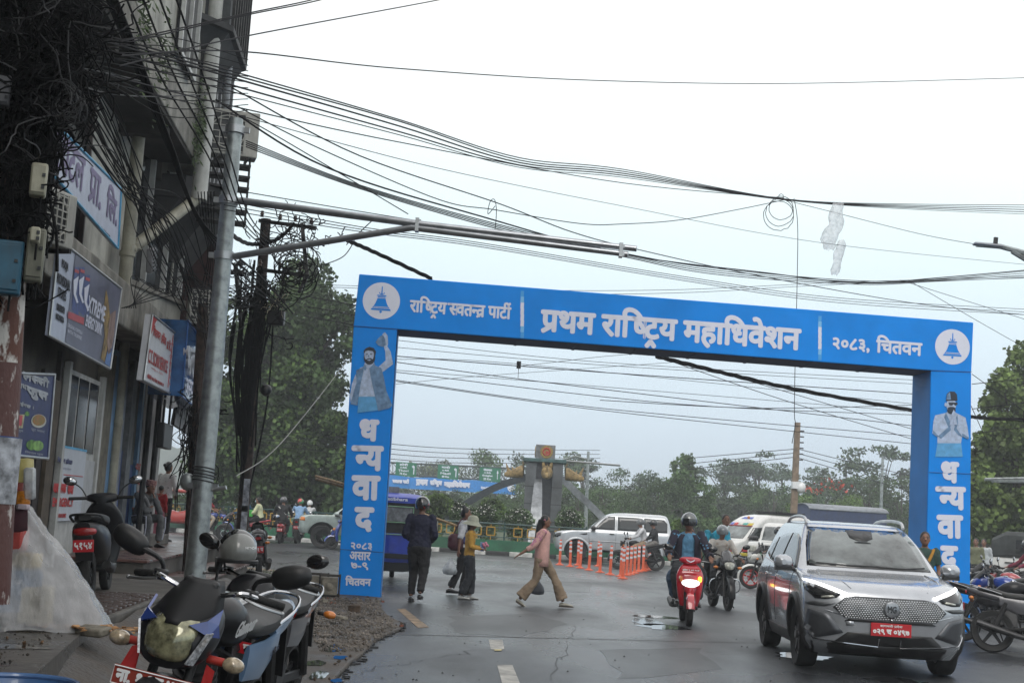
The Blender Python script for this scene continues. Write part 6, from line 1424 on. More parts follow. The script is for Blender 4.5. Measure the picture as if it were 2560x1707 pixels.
# ---- white SUV crossing behind
sc1 = Car('white_suv', 'silver white off road wagon passing broadside in front of the monument', 'car', at(1528,53.3), R(179),
    [(.42,2.1,-2.1,.80,.30,.2),(.55,2.2,-2.2,.88,.35,.2),(.80,2.24,-2.22,.905,.40,.2),(1.0,2.22,-2.22,.905,.40,.2),(1.10,2.10,-2.21,.90,.42,.2),(1.16,1.75,-2.2,.89,.4,.2),(1.20,1.05,-2.2,.87,.2,.15),(1.28,.92,-2.18,.85,.2,.15),(1.60,.55,-2.10,.79,.2,.15),(1.80,.30,-2.02,.72,.22,.15),(1.88,.05,-1.95,.62,.25,.15),(1.915,-.4,-1.8,.45,.2,.2)],
    silverw, ax=(1.38,-1.32), wr=.39, track=.76, n=3.2, rimm=rimdark)
for sd in (-1,1):
    sc1.patch('side_window', [(.84,1.26),(.52,1.62),(.40,1.74),(-.02,1.76),(-.02,1.26)], glass, .006, 's', sd); sc1.patch('side_window', [(-.12,1.26),(-.12,1.76),(-.98,1.76),(-.98,1.26)], glass, .006, 's', sd); sc1.patch('side_window', [(-1.10,1.26),(-1.10,1.76),(-1.85,1.74),(-1.98,1.60),(-1.98,1.26)], glass, .006, 's', sd)
    for pts in ([(.95,1.2),(.92,.8),(.88,.5)],[(-.07,1.8),(-.07,1.0),(-.07,.5)],[(-1.04,1.8),(-1.04,1.0),(-.90,.72)]): sc1.line('door_gap', pts, black, .005, .001, 's', sd)
    sc1.line('side_moulding', [(.9,.82),(-.85,.82)], silverw, .02, .006, 's', sd); sc1.patch('side_step', [(.88,.42),(-.85,.42),(-.85,.50),(.88,.50)], MATS['fence_green_paint'] if False else darkmetal, .03, 's', sd)
    sc1.patch('headlamp', [(sd*.55,.90),(sd*.86,.88),(sd*.88,1.04),(sd*.60,1.06)], glass, .01); sc1.patch('side_vent', [(1.30,1.05),(1.0,1.10),(1.0,1.04),(1.12,1.02)], black, .008, 's', sd)
    for x in (.08,-.92): b = MB(); y = sc1.sy(x,1.1); b.body([(x-.09,1.1,.012,.016,sd*(y+.02)),(x,1.105,.02,.022,sd*(y+.03)),(x+.09,1.1,.012,.016,sd*(y+.02))],8); b.build('door_handle', black, sc1.t)
    sc1.patch('headlamp_side', [(2.18,.92),(2.0,.92),(1.96,1.06),(2.12,1.06)], glass, .008, 's', sd)
    for xw in (1.38,-1.32):
        b = MB(); b.tube([(xw+.50*math.cos(R(a)), sd*(sc1.sy(xw+.50*math.cos(R(a)),.9)+.012), .39+.50*math.sin(R(a))) for a in range(0,181,12)], .045, 6); b.build('wheel_flare', silverw, sc1.t)
sc1.patch('windshield', [(-.72,1.27),(.72,1.27),(.62,1.76),(-.62,1.76)], ws, .006); sc1.mirror(.80,1.22,black); sc1.patch('rear_window', [(-.6,1.3),(.6,1.3),(.55,1.7),(-.55,1.7)], glass, .008, 'r')
sc1.patch('tail_lamp', [(-.84,1.0),(-.72,1.0),(-.72,1.6),(-.80,1.6)], redlens, .01, 'r'); sc1.patch('grille', [(-.4,.85),(.4,.85),(.42,1.05),(-.42,1.05)], black, .01)
# ---- pale pick-up behind the arch pillar
pale = M('pale_green_paint', (.34,.40,.38), .35, .35, var=.1, coat=.7, dirt=.25)
pk = Car('pickup_truck', 'pale green pick-up truck passing behind the left arch pillar', 'pickup truck', at(915,51.5), R(180),
    [(.50,2.35,-2.5,.80,.22,.15),(.70,2.45,-2.55,.86,.26,.15),(.95,2.47,-2.56,.875,.28,.15),(1.10,2.42,-2.56,.87,.30,.15),(1.17,2.2,-2.56,.86,.35,.15),(1.20,1.2,-2.55,.85,.25,.12)],
    pale, ax=(1.55,-1.45), wr=.42, track=.76, n=3.2, rimm=rimdark, tw=.27, Ra=.52)
b = MB(); b.rings([[(1.25,-.78,1.19),(1.25,.78,1.19),(-.95,.80,1.19),(-.95,-.80,1.19)],[(.55,-.66,1.74),(.55,.66,1.74),(-.75,.68,1.76),(-.75,-.68,1.76)],[(.40,-.58,1.79),(.40,.58,1.79),(-.65,.6,1.80),(-.65,-.6,1.80)]]); cab_ = b.build('cab', pale, pk.t, bevel=.03)
for sd in (-1,1):
    def cw_(x,z): u = (z-1.19)/.55; return sd*(.80-.13*u+.006)
    for P in (((1.08,1.24),(.58,1.66),(.22,1.68),(.22,1.24)),((.14,1.24),(.14,1.68),(-.66,1.68),(-.84,1.24))):
        b = MB(); b.add([(x,cw_(x,z),z) for x,z in P],[(0,1,2,3)]); b.build('side_window', glass, cab_, smooth=False, recalc=False)
    pk.patch('headlamp', [(sd*.52,.93),(sd*.78,.93),(sd*.78,1.08),(sd*.52,1.08)], clearlens, .012); pk.patch('indicator', [(2.38,.95),(2.18,.95),(2.20,1.08),(2.36,1.08)], orangelens, .01, 's', sd)
    pk.patch('tail_lamp', [(sd*.70,.85),(sd*.84,.85),(sd*.84,1.10),(sd*.70,1.10)], redlens, .012, 'r')
b = MB(); b.add([(1.20,-.72,1.24),(1.20,.72,1.24),(.62,.62,1.70),(.62,-.62,1.70)],[(0,1,2,3)]); b.v = [(x+.012,y,z+.01) for x,y,z in b.v]; b.build('windshield', ws, cab_, smooth=False)
pk.patch('grille', [(-.46,.88),(.46,.88),(.46,1.10),(-.46,1.10)], black, .01); pk.patch('bumper', [(-.84,.52),(.84,.52),(.86,.72),(-.86,.72)], pale, .05); pk.plate(.62,'बा २ च',.4,.12); pk.mirror(1.05,1.18,pale)
b = MB(); b.box((-1.75,0,1.17),(1.5,1.5,.06)); b.build('load_bed', black, pk.t)
# ---- white ambulance van and white utility vehicle, blue box truck
vw = M('van_white', (.62,.62,.60), .35, coat=.6, var=.06, dirt=.12)
am = Car('ambulance_van', 'white van with coloured stickers above its windscreen turning towards us', 'van', at(1893,56), R(-146),
    [(.40,2.2,-2.3,.78,.35,.15),(.60,2.3,-2.35,.86,.40,.15),(.85,2.30,-2.36,.875,.42,.15),(1.02,2.22,-2.36,.875,.45,.15),(1.12,1.95,-2.36,.87,.4,.15),(1.20,1.65,-2.36,.86,.25,.15),(1.75,1.02,-2.32,.80,.3,.15),(1.95,.75,-2.30,.76,.35,.15),(2.12,.42,-2.25,.68,.4,.15),(2.20,.0,-2.1,.5,.4,.2)],
    vw, ax=(1.45,-1.4), wr=.34, track=.74, n=3)
am.patch('windshield', [(-.74,1.22),(.74,1.22),(.66,1.72),(-.66,1.72)], ws, .008)
for k, c in enumerate(((.10,.15,.50),(.5,.05,.05),(.6,.6,.55),(.05,.35,.30),(.55,.45,.05))): am.patch('windscreen_sticker', [(-.64+k*.26,1.74),(-.64+k*.26+.22,1.74),(-.64+k*.26+.22,1.84),(-.64+k*.26,1.84)], M('sticker%d'%k if False else 'sticker_'+('blue','red','white','teal','yellow')[k], c, .5), .012, cuts=1)
am.line('red_stripe', [(-.66,1.73),(0,1.73),(.66,1.73)], canr, .016, .014)
for sd in (-1,1):
    am.patch('side_window', [(1.42,1.26),(1.02,1.66),(.55,1.70),(.55,1.26)], glass, .008, 's', sd); am.patch('side_window', [(.40,1.26),(.40,1.70),(-2.0,1.68),(-2.0,1.26)], glass, .008, 's', sd)
    am.patch('side_band', [(2.1,.72),(-2.2,.72),(-2.2,.85),(2.1,.85)], canr, .008, 's', sd); am.patch('side_band', [(2.0,.56),(-2.2,.56),(-2.2,.68),(2.0,.68)], MATS['sticker_yellow'], .008, 's', sd)
    am.patch('headlamp', [(sd*.50,.86),(sd*.82,.84),(sd*.80,1.02),(sd*.52,1.0)], clearlens, .012)
am.patch('grille', [(-.40,.84),(.40,.84),(.38,.98),(-.38,.98)], black, .012); am.patch('bumper_band', [(-.80,.56),(.80,.56),(.82,.68),(-.82,.68)], MATS['sticker_yellow'], .02); am.patch('bumper_band', [(-.80,.70),(.80,.70),(.82,.78),(-.82,.78)], canr, .02)
am.patch('bonnet_sticker', [(-.3,2.0),(.3,2.0),(.25,2.08),(-.25,2.08)], MATS['sticker_blue'], .012, cuts=1)
b = MB(); b.box((-1.2,0,2.27),(1.6,1.0,.06)); [b.box((-2+k*.4,0,2.33),(.04,1.1,.04)) for k in range(5)]; b.build('roof_rack', darkmetal, am.t); am.mirror(1.35,1.2,black)
b = MB(); b.ell((1.1,.55,2.05),.06); b.build('amber_beacon', orangelens, am.t)
bo = Car('white_jeep', 'boxy white utility jeep with a slatted black grille behind the silver car', 'car', at(1968,50), R(-118),
    [(.45,2.0,-2.1,.78,.12,.1),(.65,2.1,-2.15,.83,.14,.1),(.95,2.12,-2.16,.84,.14,.1),(1.10,2.10,-2.16,.84,.15,.1),(1.17,1.95,-2.16,.83,.2,.1),(1.20,1.0,-2.16,.82,.1,.1),(1.55,.78,-2.14,.78,.1,.1),(1.78,.62,-2.12,.74,.12,.1),(1.86,.45,-2.05,.65,.2,.15)],
    vw, ax=(1.35,-1.3), wr=.37, track=.72, n=4)
bo.patch('windshield', [(-.70,1.24),(.70,1.24),(.66,1.72),(-.66,1.72)], ws, .008); bo.patch('grille', [(-.42,.78),(.42,.78),(.42,1.08),(-.42,1.08)], black, .01)
for k in range(6): bo.line('grille_bar', [(-.33+k*.13,.80),(-.33+k*.13,1.06)], alu, .015, .02)
for sd in (-1,1):
    bo.patch('headlamp', [(sd*.50,.82),(sd*.76,.82),(sd*.76,1.04),(sd*.50,1.04)], clearlens, .014); bo.patch('side_window', [(.82,1.26),(.68,1.70),(-.1,1.72),(-.1,1.26)], glass, .008, 's', sd); bo.patch('side_window', [(-.2,1.26),(-.2,1.72),(-1.95,1.72),(-1.95,1.26)], glass, .008, 's', sd)
bo.patch('bumper', [(-.80,.46),(.80,.46),(.82,.66),(-.82,.66)], vw, .06); bo.plate(.60,'बा १ च',.4,.14); bo.mirror(.85,1.22,black)
tr = thing('box_truck', 'truck with a navy blue box body and grey arched roof behind the silver car', 'truck', at(2085,74), R(-168)); tbx = M('truck_navy',(.035,.055,.13),.6,var=.12,dirt=.3)
b = MB(); prf = [(-1.05,.9),(1.05,.9),(1.05,2.85)]+[(1.05*math.cos(R(a)),2.85+.28*math.sin(R(a))) for a in range(15,180,15)]+[(-1.05,2.85)]; b.prism(prf,-2.4,1.9,'x'); box_ = b.build('cargo_box', tbx, tr, smooth=False, bevel=.02)
b = MB(); rr = [[(x,1.10*math.cos(R(a)),2.86+.31*math.sin(R(a))) for a in range(0,181,15)] for x in (-2.5,2.0)]; b.add([p for r_ in rr for p in r_],[(i,i+1,i+14,i+13) for i in range(12)]); o = b.build('roof_sheet', M('roof_grey',(.25,.27,.30),.45,.4,var=.15), box_); sd_ = o.modifiers.new('s','SOLIDIFY'); sd_.thickness = .03
for k in range(9): b = MB(); b.box((-2.2+k*.5,-1.06,1.85),(.03,.02,1.9)); b.build('rib', tbx, box_, smooth=False)
b = MB(); b.body([(1.95,1.5,.95,.7),(2.6,1.5,.98,.72),(3.3,1.35,.95,.60),(3.6,1.1,.9,.4)],12,4); b.build('cab', vw, tr); b = MB(); b.box((3.38,0,1.65),(.1,1.5,.5),Matrix.Rotation(-.25,3,'Y')); b.build('windshield', glass, tr)
for x in (2.7,-1.5):
    for sd in (-1,1): wheel_parts(tr, x, sd*.9, .42, .42, .25, .26, rimdark, y_out=sd*.09, axis_flip=sd)
b = MB(); b.box((0,0,.75),(5,.9,.25)); b.build('chassis', darkmetal, tr)
# black soft-top jeep at left and white jeep at far right
def jeep(px, d, rz, label, cov, bodym, cat='jeep'):
    t = thing('soft_top_jeep', label, cat, at(px,d), rz); b = MB(); b.body([(-1.7,.85,.75,.35),(1.0,.85,.75,.35),(1.8,.82,.70,.28)],12,5); b.build('body', bodym, t)
    b = MB(); b.body([(-1.75,1.5,.72,.42),(-1.6,1.55,.76,.46),(.3,1.58,.76,.46),(.75,1.45,.70,.34)],14,4.5); c_ = b.build('canopy', cov, t)
    for sd in (-1,1): b = MB(); b.box((-.6,sd*.765,1.55),(1.1,.02,.4)); b.build('side_window', glass, c_); 
    for sd in (-1,1): b = MB(); b.box((-.6,sd*.76,1.0),(1.8,.03,.04)); b.build('side_rail', darkmetal, t)
    for x in (1.2,-1.2):
        for sd in (-1,1): wheel_parts(t, x, sd*.68, .36, .36, .2, .2, rimdark, y_out=sd*.07, axis_flip=sd)
jeep(806,66,R(100),'dark vehicle with a black canvas canopy under the big tree', M('black_canvas',(.025,.025,.028),.7,var=.3), M('dark_green_paint',(.02,.03,.025),.5)); jeep(2545,47,R(150),'white jeep with a black top parked beyond the motorcycles', M('grey_canvas',(.03,.035,.035),.7,var=.3), vw)
# ---- three-wheelers
def rickshaw(px, d, rz, label, c1, c2, det=True, sx=1):
    t = thing('auto_rickshaw', label, 'auto rickshaw', at(px,d), rz); bl = M('rickshaw_'+c2, {'blue':(.012,.045,.42),'red':(.35,.03,.02)}[c2], .35, var=.12, coat=.5)
    b = MB(); b.body([(-1.35,.72,.52,.30),(-1.25,.74,.58,.34),(-.3,.70,.58,.32),(.2,.62,.50,.26),(.9,.70,.38,.34),(1.25,.80,.22,.30)],16,4); b.build('body', bl, t)
    b = MB(); b.body([(-1.36,1.72,.54,.06),(-1.2,1.77,.60,.10),(.2,1.79,.58,.10),(.7,1.75,.48,.07)],14,3.5); rf = b.build('roof', bl, t)
    b = MB(); b.body([(-1.34,1.35,.55,.36),(-1.28,1.35,.58,.38),(-.35,1.35,.58,.38),(-.30,1.35,.55,.36)],16,6); bk = b.build('canvas_cabin', M('black_canvas',(.025,.025,.028),.7,var=.3), t)
    b = MB(); b.box((-1.36,-.05,1.42),(.02,.62,.30)); b.build('rear_window', M('cloudy_plastic',(.18,.19,.20),.4,var=.35,scale=8), bk, bevel=.01)
    b = MB()
    for z in (1.585,1.255): b.cyl((-1.375,-.38,z),(-1.375,.30,z),.012,n=5)
    b.cyl((-1.375,-.38,1.255),(-1.375,-.38,1.585),.012,n=5); b.cyl((-1.375,.30,1.255),(-1.375,.30,1.585),.012,n=5); b.build('window_piping', M('pale_green_piping',(.22,.40,.25),.6), bk)
    b = MB(); b.cyl((-1.37,-.5,1.0),(-1.37,.5,1.0),.012,n=5); b.build('canvas_piping', MATS['pale_green_piping'], bk)
    letters('lettering', 'Patibhara', .5, .07, pr, rf, planeM((-1.38,0,1.74),(0,-1,0),(0,0,1)), bold=.004, latin=True, ital=.2)
    for sd in (-1,1): b = MB(); b.box((-1.36,sd*.46,.86),(.03,.12,.14)); b.build('tail_lamp', redlens, t, bevel=.01)
    b = MB(); b.box((-1.38,0,.55),(.06,.9,.10)); b.body([(-1.30,.33,.40,.10),(-1.0,.33,.45,.12)],10,4); b.build('bumper', black, t)
    b = MB(); b.lathe([(0,0),(.12,0),(.12,.03),(0,.03)],(-1.36,0,.72),(-1,0,0),16); b.build('emblem', bl, t)
    for x, y in ((-.95,-.46),(-.95,.46),(1.1,0)): wheel_parts(t, x, y, .22, .22, .11, .12, rimdark, name='wheel')
    b = MB(); b.tube([(1.0,0,.9),(.85,.25,1.05)],.02,6); b.tube([(.55,.45,.8),(.62,.44,1.75)],.02,6); b.tube([(.55,-.45,.8),(.62,-.44,1.75)],.02,6); b.build('frame', darkmetal, t)
    return t
rk = rickshaw(978, 31, R(94), 'blue electric rickshaw with black canvas cabin seen from behind the arch pillar', 'black', 'blue')
b = MB(); b.box((-.6,.2,1.93),(.9,.5,.14)); b.build('roof_load', M('grey_cloth',(.25,.26,.27),.8,var=.3), rk)
rickshaw(456, 62, R(178), 'small rickshaw with blue and red panels far left by the hedge', 'black', 'red')
# ---- two-wheelers
def plate2(t, x, z, txt, sg, w_=.20, h_=.12, y=0, tilt=0):
    b = MB(); b.box((x,y,z),(.008,w_,h_)); o = b.build('number_plate', redplate, t, bevel=.003); letters('plate_lettering', txt, w_*.86, h_*.6, platewhite, o, planeM((x+sg*.0055,y,z),(0,sg,0),(0,0,1)), bold=.003); return o
GL = lambda b, c, r: b.ell(c, r, 12, 8)
def mirrors(t, x, y, z, hx=.05, hy=.09, hz=.14, r=(.022,.075,.048), m=gloss, roundm=False):
    for sd in (-1,1):
        b = MB(); b.tube([(x,sd*y,z),(x+hx*.4,sd*(y+hy*.4),z+hz*.6),(x+hx,sd*(y+hy),z+hz)], .008, 6, sm=3); s_ = b.build('mirror_stem', black, t)
        b = MB(); b.ell((x+hx,sd*(y+hy+r[1]*.5),z+hz+r[2]*.4), r, 16, 10, Matrix.Rotation(sd*.25,3,'X')); o = b.build('mirror', m, t)
        b = MB(); b.ell((x+hx-.012,sd*(y+hy+r[1]*.5),z+hz+r[2]*.4), (r[0]*.75,r[1]*.88,r[2]*.85), 16, 8, Matrix.Rotation(sd*.25,3,'X')); b.build('mirror_glass', chrome, o)
def indicator(t, x, y, z, m=orangelens, stalk=black):
    for sd in (-1,1):
        b = MB(); b.cyl((x,sd*(y-.06),z),(x,sd*y,z),.016,n=8); b.build('indicator_stalk', stalk, t); b = MB(); b.ell((x,sd*(y+.03),z),(.035,.05,.03),10,8); b.build('indicator', m, t)
def motorcycle(label, loc, rz, paint, accent=None, plate='ग १ प', group=None, tilt=0, fairing=True, rim=rimdark, screen=gloss, lens=clearlens, det=False, lit=False, visor=black, seatc=None, cg=False):
    t = thing('motorcycle', label, 'motorcycle', loc, rz, group, tilt); accent = accent or paint
    wf_ = wheel_parts(t, .66, 0, .30, .30, .09, .215, rim, 5, sw=.12); wr_ = wheel_parts(t, -.64, 0, .30, .30, .12, .215, rim, 5, sw=.12)
    b = MB(); b.lathe([(.11,0),(.13,0),(.13,.006),(.11,.006)],(.66,.055,.30),(0,1,0),20); b.build('brake_disc', alu, wf_)
    for sd in (-1,1):
        b = MB(); b.cyl((.66,sd*.085,.30),(.45,sd*.085,.95),.022,n=10); b.cyl((.66,sd*.085,.27),(.58,sd*.085,.55),.030,n=10); b.build('fork_leg', darkmetal, t)
        b = MB(); b.cyl((-.62,sd*.13,.34),(-.46,sd*.12,.70),.035,n=8); b.build('shock_absorber', darkmetal, t)
        b = MB(); b.cyl((-.64,sd*.10,.30),(-.15,sd*.09,.36),.025,n=6); b.build('swingarm', darkmetal, t)
        b = MB(); b.cyl((-.02,sd*.08,.30),(-.02,sd*.24,.29),.016,n=6); b.build('footpeg', rubber, t)
        b = MB(); b.tube([(.42,sd*.05,.99),(.44,sd*.20,1.04),(.37,sd*.26,1.03)],.012,8,sm=4); b.build('handlebar', chrome if det else darkmetal, t)
        b = MB(); b.cyl((.37,sd*.25,1.03),(.30,sd*.37,1.01),.019,n=10); b.build('grip', rubber, t)
        b = MB(); b.tube([(.42,sd*.22,1.02),(.41,sd*.30,1.0),(.35,sd*.385,.985)],.007,6,sm=3); b.ell((.35,sd*.385,.985),.011,6,5); b.build('lever', alu, t)
        b = MB(); b.box((.37,sd*.225,1.035),(.05,.06,.05)); b.build('switchgear', black, t, bevel=.008)
        b = MB(); b.body([(-.05,.66,.015,.09,sd*.135),(-.30,.66,.02,.10,sd*.14),(-.55,.72,.012,.06,sd*.12)],10); b.build('side_panel', accent, t)
    b = MB(); R_ = []
    for a in range(-10,121,13):
        c_ = Vector((.66+.34*math.cos(R(a)),0,.30+.34*math.sin(R(a)))); R_.append([c_+Vector((math.cos(R(a))*q_,y_,math.sin(R(a))*q_)) for q_, y_ in ((-.03,-.065),(.005,-.05),(.018,0),(.005,.05),(-.03,.065),(-.02,0))])
    b.rings(R_); b.build('front_mudguard', paint, t)
    b = MB(); b.body([(.31,.88,.04,.05),(.26,.87,.10,.09),(.12,.86,.145,.125),(-.03,.83,.125,.11),(-.15,.79,.07,.06)],18,2.3,sm=3); tank = b.build('fuel_tank', paint, t)
    b = MB(); b.lathe([(0,0),(.04,0),(.038,.012),(0,.014)],(.10,0,.982),(0,0,1),14); b.build('tank_cap', chrome, tank)
    b = MB(); b.body([(-.10,.80,.07,.035),(-.22,.80,.12,.05),(-.45,.81,.13,.05),(-.62,.85,.115,.05),(-.80,.87,.095,.04),(-.86,.87,.05,.03)],16,2.8,sm=3); b.build('seat', seatc or M('seat_vinyl',(.012,.012,.012),.6,var=.15,bump=.1,spec=.2), t)
    b = MB(); b.body([(-.50,.76,.13,.045),(-.72,.80,.11,.05),(-.92,.85,.075,.045),(-1.0,.87,.03,.03)],14,2.6,sm=2); b.build('tail_cowl', accent, t)
    b = MB(); b.tube([(-.52,.12,.82),(-.74,.125,.88),(-.93,.07,.93),(-.93,-.07,.93),(-.74,-.125,.88),(-.52,-.12,.82)],.010,8,sm=4); b.build('grab_rail', chrome if det else darkmetal, t)
    b = MB(); b.body([(-1.0,.83,.06,.03),(-1.02,.83,.055,.028)],12,3); b.build('tail_lamp', redlens, t)
    b = MB(); b.add([(-.86,-.07,.80),(-.86,.07,.80),(-1.02,.06,.48),(-1.02,-.06,.48),(-.84,-.07,.80),(-.84,.07,.80),(-1.0,.06,.48),(-1.0,-.06,.48)],[(0,1,2,3),(4,7,6,5),(0,3,7,4),(1,5,6,2),(2,6,7,3),(0,4,5,1)]); b.build('rear_mudguard', black, t)
    plate2(t, -1.035, .62, plate, -1)
    indicator(t, -.93, .14, .74)
    b = MB(); b.box((.02,0,.40),(.34,.24,.24),taper=.85); b.cyl((.16,0,.48),(.26,0,.66),.085,.08,12); b.cyl((-.02,-.15,.38),(-.02,.15,.38),.09,n=14)
    for k in range(5): b.cyl(Vector((.17,0,.50))+Vector((.018,0,.032))*k,Vector((.178,0,.514))+Vector((.018,0,.032))*k,.105,n=14)
    b.build('engine', M('engine_grey',(.06,.06,.062),.5,.5,var=.3), t)
    b = MB(); b.tube([(.27,-.05,.58),(.36,-.12,.40),(.22,-.15,.22),(-.15,-.16,.22)],.02,8,sm=4); b.tube([(-.15,-.16,.22),(-.35,-.18,.26),(-.85,-.20,.40)],[.03,.045,.05],12,sm=2); b.build('exhaust', M('exhaust_metal',(.05,.05,.052),.4,.6,var=.3), t)
    b = MB(); b.tube([(.38,0,.92),(.30,0,.60),(.12,0,.26),(-.25,0,.28),(-.30,0,.62),(.30,0,.78)],.02,6); b.tube([(-.20,.08,.70),(-.85,.08,.80)],.015,6); b.tube([(-.20,-.08,.70),(-.85,-.08,.80)],.015,6); b.build('frame', darkmetal, t)
    b = MB(); b.box((-.40,.115,.34),(.42,.02,.07)); b.build('chain_guard', black, t, bevel=.01)
    b = MB(); b.cyl((-.1,.12,.24),(-.02,.28,.02),.012,n=6); b.build('side_stand', darkmetal, t)
    if fairing:
        b = MB(); b.body([(.40,.88,.10,.09),(.50,.86,.15,.115),(.60,.84,.145,.105),(.68,.81,.10,.08),(.71,.80,.05,.05)],20,2.4,sm=3); b.build('headlamp_fairing', paint, t)
        b = MB(); b.body([(.66,.835,.105,.075),(.70,.82,.085,.062),(.725,.81,.05,.035)],18,2.6,sm=2); b.build('headlamp', drl if lit else lens, t)
        b = MB(); R_ = []
        for u in range(9):
            v_ = u/8; z = .93+.20*v_; x = .665-.20*v_-.03*v_*v_; hw = .135*(1-.28*v_**2); R_.append([Vector((x-.10*(abs(a_)**2.2),a_*hw,z-.035*abs(a_))) for a_ in (-1,-.75,-.5,-.25,0,.25,.5,.75,1)])
        fl = [p for r_ in R_ for p in r_]; b.add(fl,[(i*9+j,i*9+j+1,i*9+j+10,i*9+j+9) for i in range(8) for j in range(8)]); o = b.build('visor', visor, t, ang=180); s_ = o.modifiers.new('s','SOLIDIFY'); s_.thickness = .008
    else:
        b = MB(); b.lathe([(0,0),(.06,0),(.09,.06),(.095,.10),(.09,.105)],(.50,0,.86),(1,0,0),20); b.build('headlamp_shell', black, t)
        b = MB(); b.lathe([(0,.115),(.05,.11),(.088,.10),(.088,.09),(0,.09)],(.50,0,.86),(1,0,0),20); b.build('headlamp', drl if lit else lens, t)
    b = MB(); b.box((.42,0,1.02),(.05,.17,.09)); b.build('instrument', black, t, bevel=.015)
    indicator(t, .52, .20, .80)
    mirrors(t, .38, .24, 1.04)
    if cg: 
        for sd in (-1,1): b = MB(); b.tube([(.30,sd*.05,.60),(.34,sd*.26,.56),(.30,sd*.28,.36),(.22,sd*.06,.26)],.012,6,sm=3); b.build('crash_guard', chrome, t)
    return t
def scooter(label, loc, rz, paint, plate='ग २ प', group=None, tilt=0, lit=False, hl='apron', accent=None, amber=False, seatm=None):
    t = thing('scooter', label, 'scooter', loc, rz, group, tilt); accent = accent or paint
    wheel_parts(t, .64, 0, .23, .23, .09, .14, rimdark, 5, sw=.16); wheel_parts(t, -.62, 0, .23, .23, .10, .14, rimdark, 5, sw=.16)
    b = MB(); b.vbody([(.30,.44,0,.05,.14),(.45,.47,0,.06,.18),(.62,.47,0,.07,.205),(.78,.44,0,.08,.21),(.90,.39,0,.07,.15),(.97,.36,0,.04,.08)],20,2.6,sm=3); b.build('front_apron', paint, t)
    b = MB(); b.body([(.55,.62,.11,.11),(.60,.60,.10,.12),(.66,.56,.07,.10),(.69,.50,.03,.05)],16,2.3,sm=2); b.build('nose', accent, t)
    b = MB(); b.body([(.64,.66,.14,.055),(.685,.645,.10,.05),(.71,.63,.04,.03)],14,2.4,sm=2) if hl == 'apron' else b.body([(.44,1.0,.10,.05),(.50,.99,.07,.035)],14,2.4); b.build('headlamp', drl if lit else clearlens, t)
    for sd in (-1,1): b = MB(); b.body([(.55,.72,.03,.045,sd*.15),(.61,.71,.025,.035,sd*.145)],10); b.build('indicator', (M('lit_amber',(.9,.35,.02),.3,emit=(1,.42,.03),es=3) if (amber and sd == 1) else orangelens), t)
    b = MB(); b.body([(.30,.98,.06,.04),(.36,1.0,.17,.05),(.42,1.0,.16,.055),(.47,.985,.08,.04)],16,2.6,sm=3); b.build('handlebar_cover', accent, t)
    b = MB(); R_ = []
    for a in range(10,141,13):
        c_ = Vector((.64+.27*math.cos(R(a)),0,.23+.27*math.sin(R(a)))); R_.append([c_+Vector((math.cos(R(a))*q_,y_,math.sin(R(a))*q_)) for q_, y_ in ((-.04,-.07),(.01,-.05),(.02,0),(.01,.05),(-.04,.07),(-.02,0))])
    b.rings(R_); b.build('front_mudguard', paint, t)
    b = MB(); b.box((.17,0,.27),(.46,.30,.07)); b.build('floorboard', black, t, bevel=.02)
    b = MB(); b.body([(-.03,.46,.13,.16),(-.20,.52,.17,.20),(-.50,.58,.17,.17),(-.80,.66,.13,.10),(-.93,.70,.06,.05)],18,2.8,sm=3); b.build('rear_body', paint, t)
    b = MB(); b.body([(.0,.72,.09,.035),(-.15,.76,.15,.055),(-.45,.78,.155,.055),(-.75,.80,.12,.045),(-.86,.80,.06,.03)],16,3,sm=3); b.build('seat', seatm or M('seat_vinyl',(.018,.018,.018),.5), t)
    b = MB(); b.body([(-.88,.66,.12,.045),(-.935,.66,.09,.04),(-.95,.66,.04,.02)],14,2.6,sm=2); b.build('tail_lamp', redlens, t)
    b = MB(); b.tube([(-.60,.15,.76),(-.85,.14,.82),(-.95,0,.83),(-.85,-.14,.82),(-.60,-.15,.76)],.014,8,sm=4); b.build('grab_rail', black, t)
    b = MB(); b.box((-.90,0,.50),(.02,.17,.26),Matrix.Rotation(-.2,3,'Y')); b.build('rear_mudguard', black, t, bevel=.01)
    plate2(t, -.945, .52, plate, -1); 
    b = MB(); b.tube([(-.2,-.16,.26),(-.45,-.20,.27),(-.85,-.21,.33)],[.03,.05,.045],12,sm=2); b.build('exhaust', darkmetal, t)
    b = MB(); b.box((-.40,.12,.27),(.50,.10,.16)); b.build('engine', darkmetal, t, bevel=.03)
    for sd in (-1,1):
        b = MB(); b.cyl((.36,sd*.16,1.0),(.29,sd*.34,1.0),.018,n=10); b.build('grip', rubber, t); b = MB(); b.tube([(.40,sd*.18,1.0),(.37,sd*.33,.985)],.006,6); b.build('lever', alu, t)
        b = MB(); b.cyl((.64,sd*.07,.23),(.46,sd*.07,.66),.02,n=8); b.build('fork_leg', darkmetal, t)
    mirrors(t, .36, .17, 1.02, .04, .14, .15)
    return t
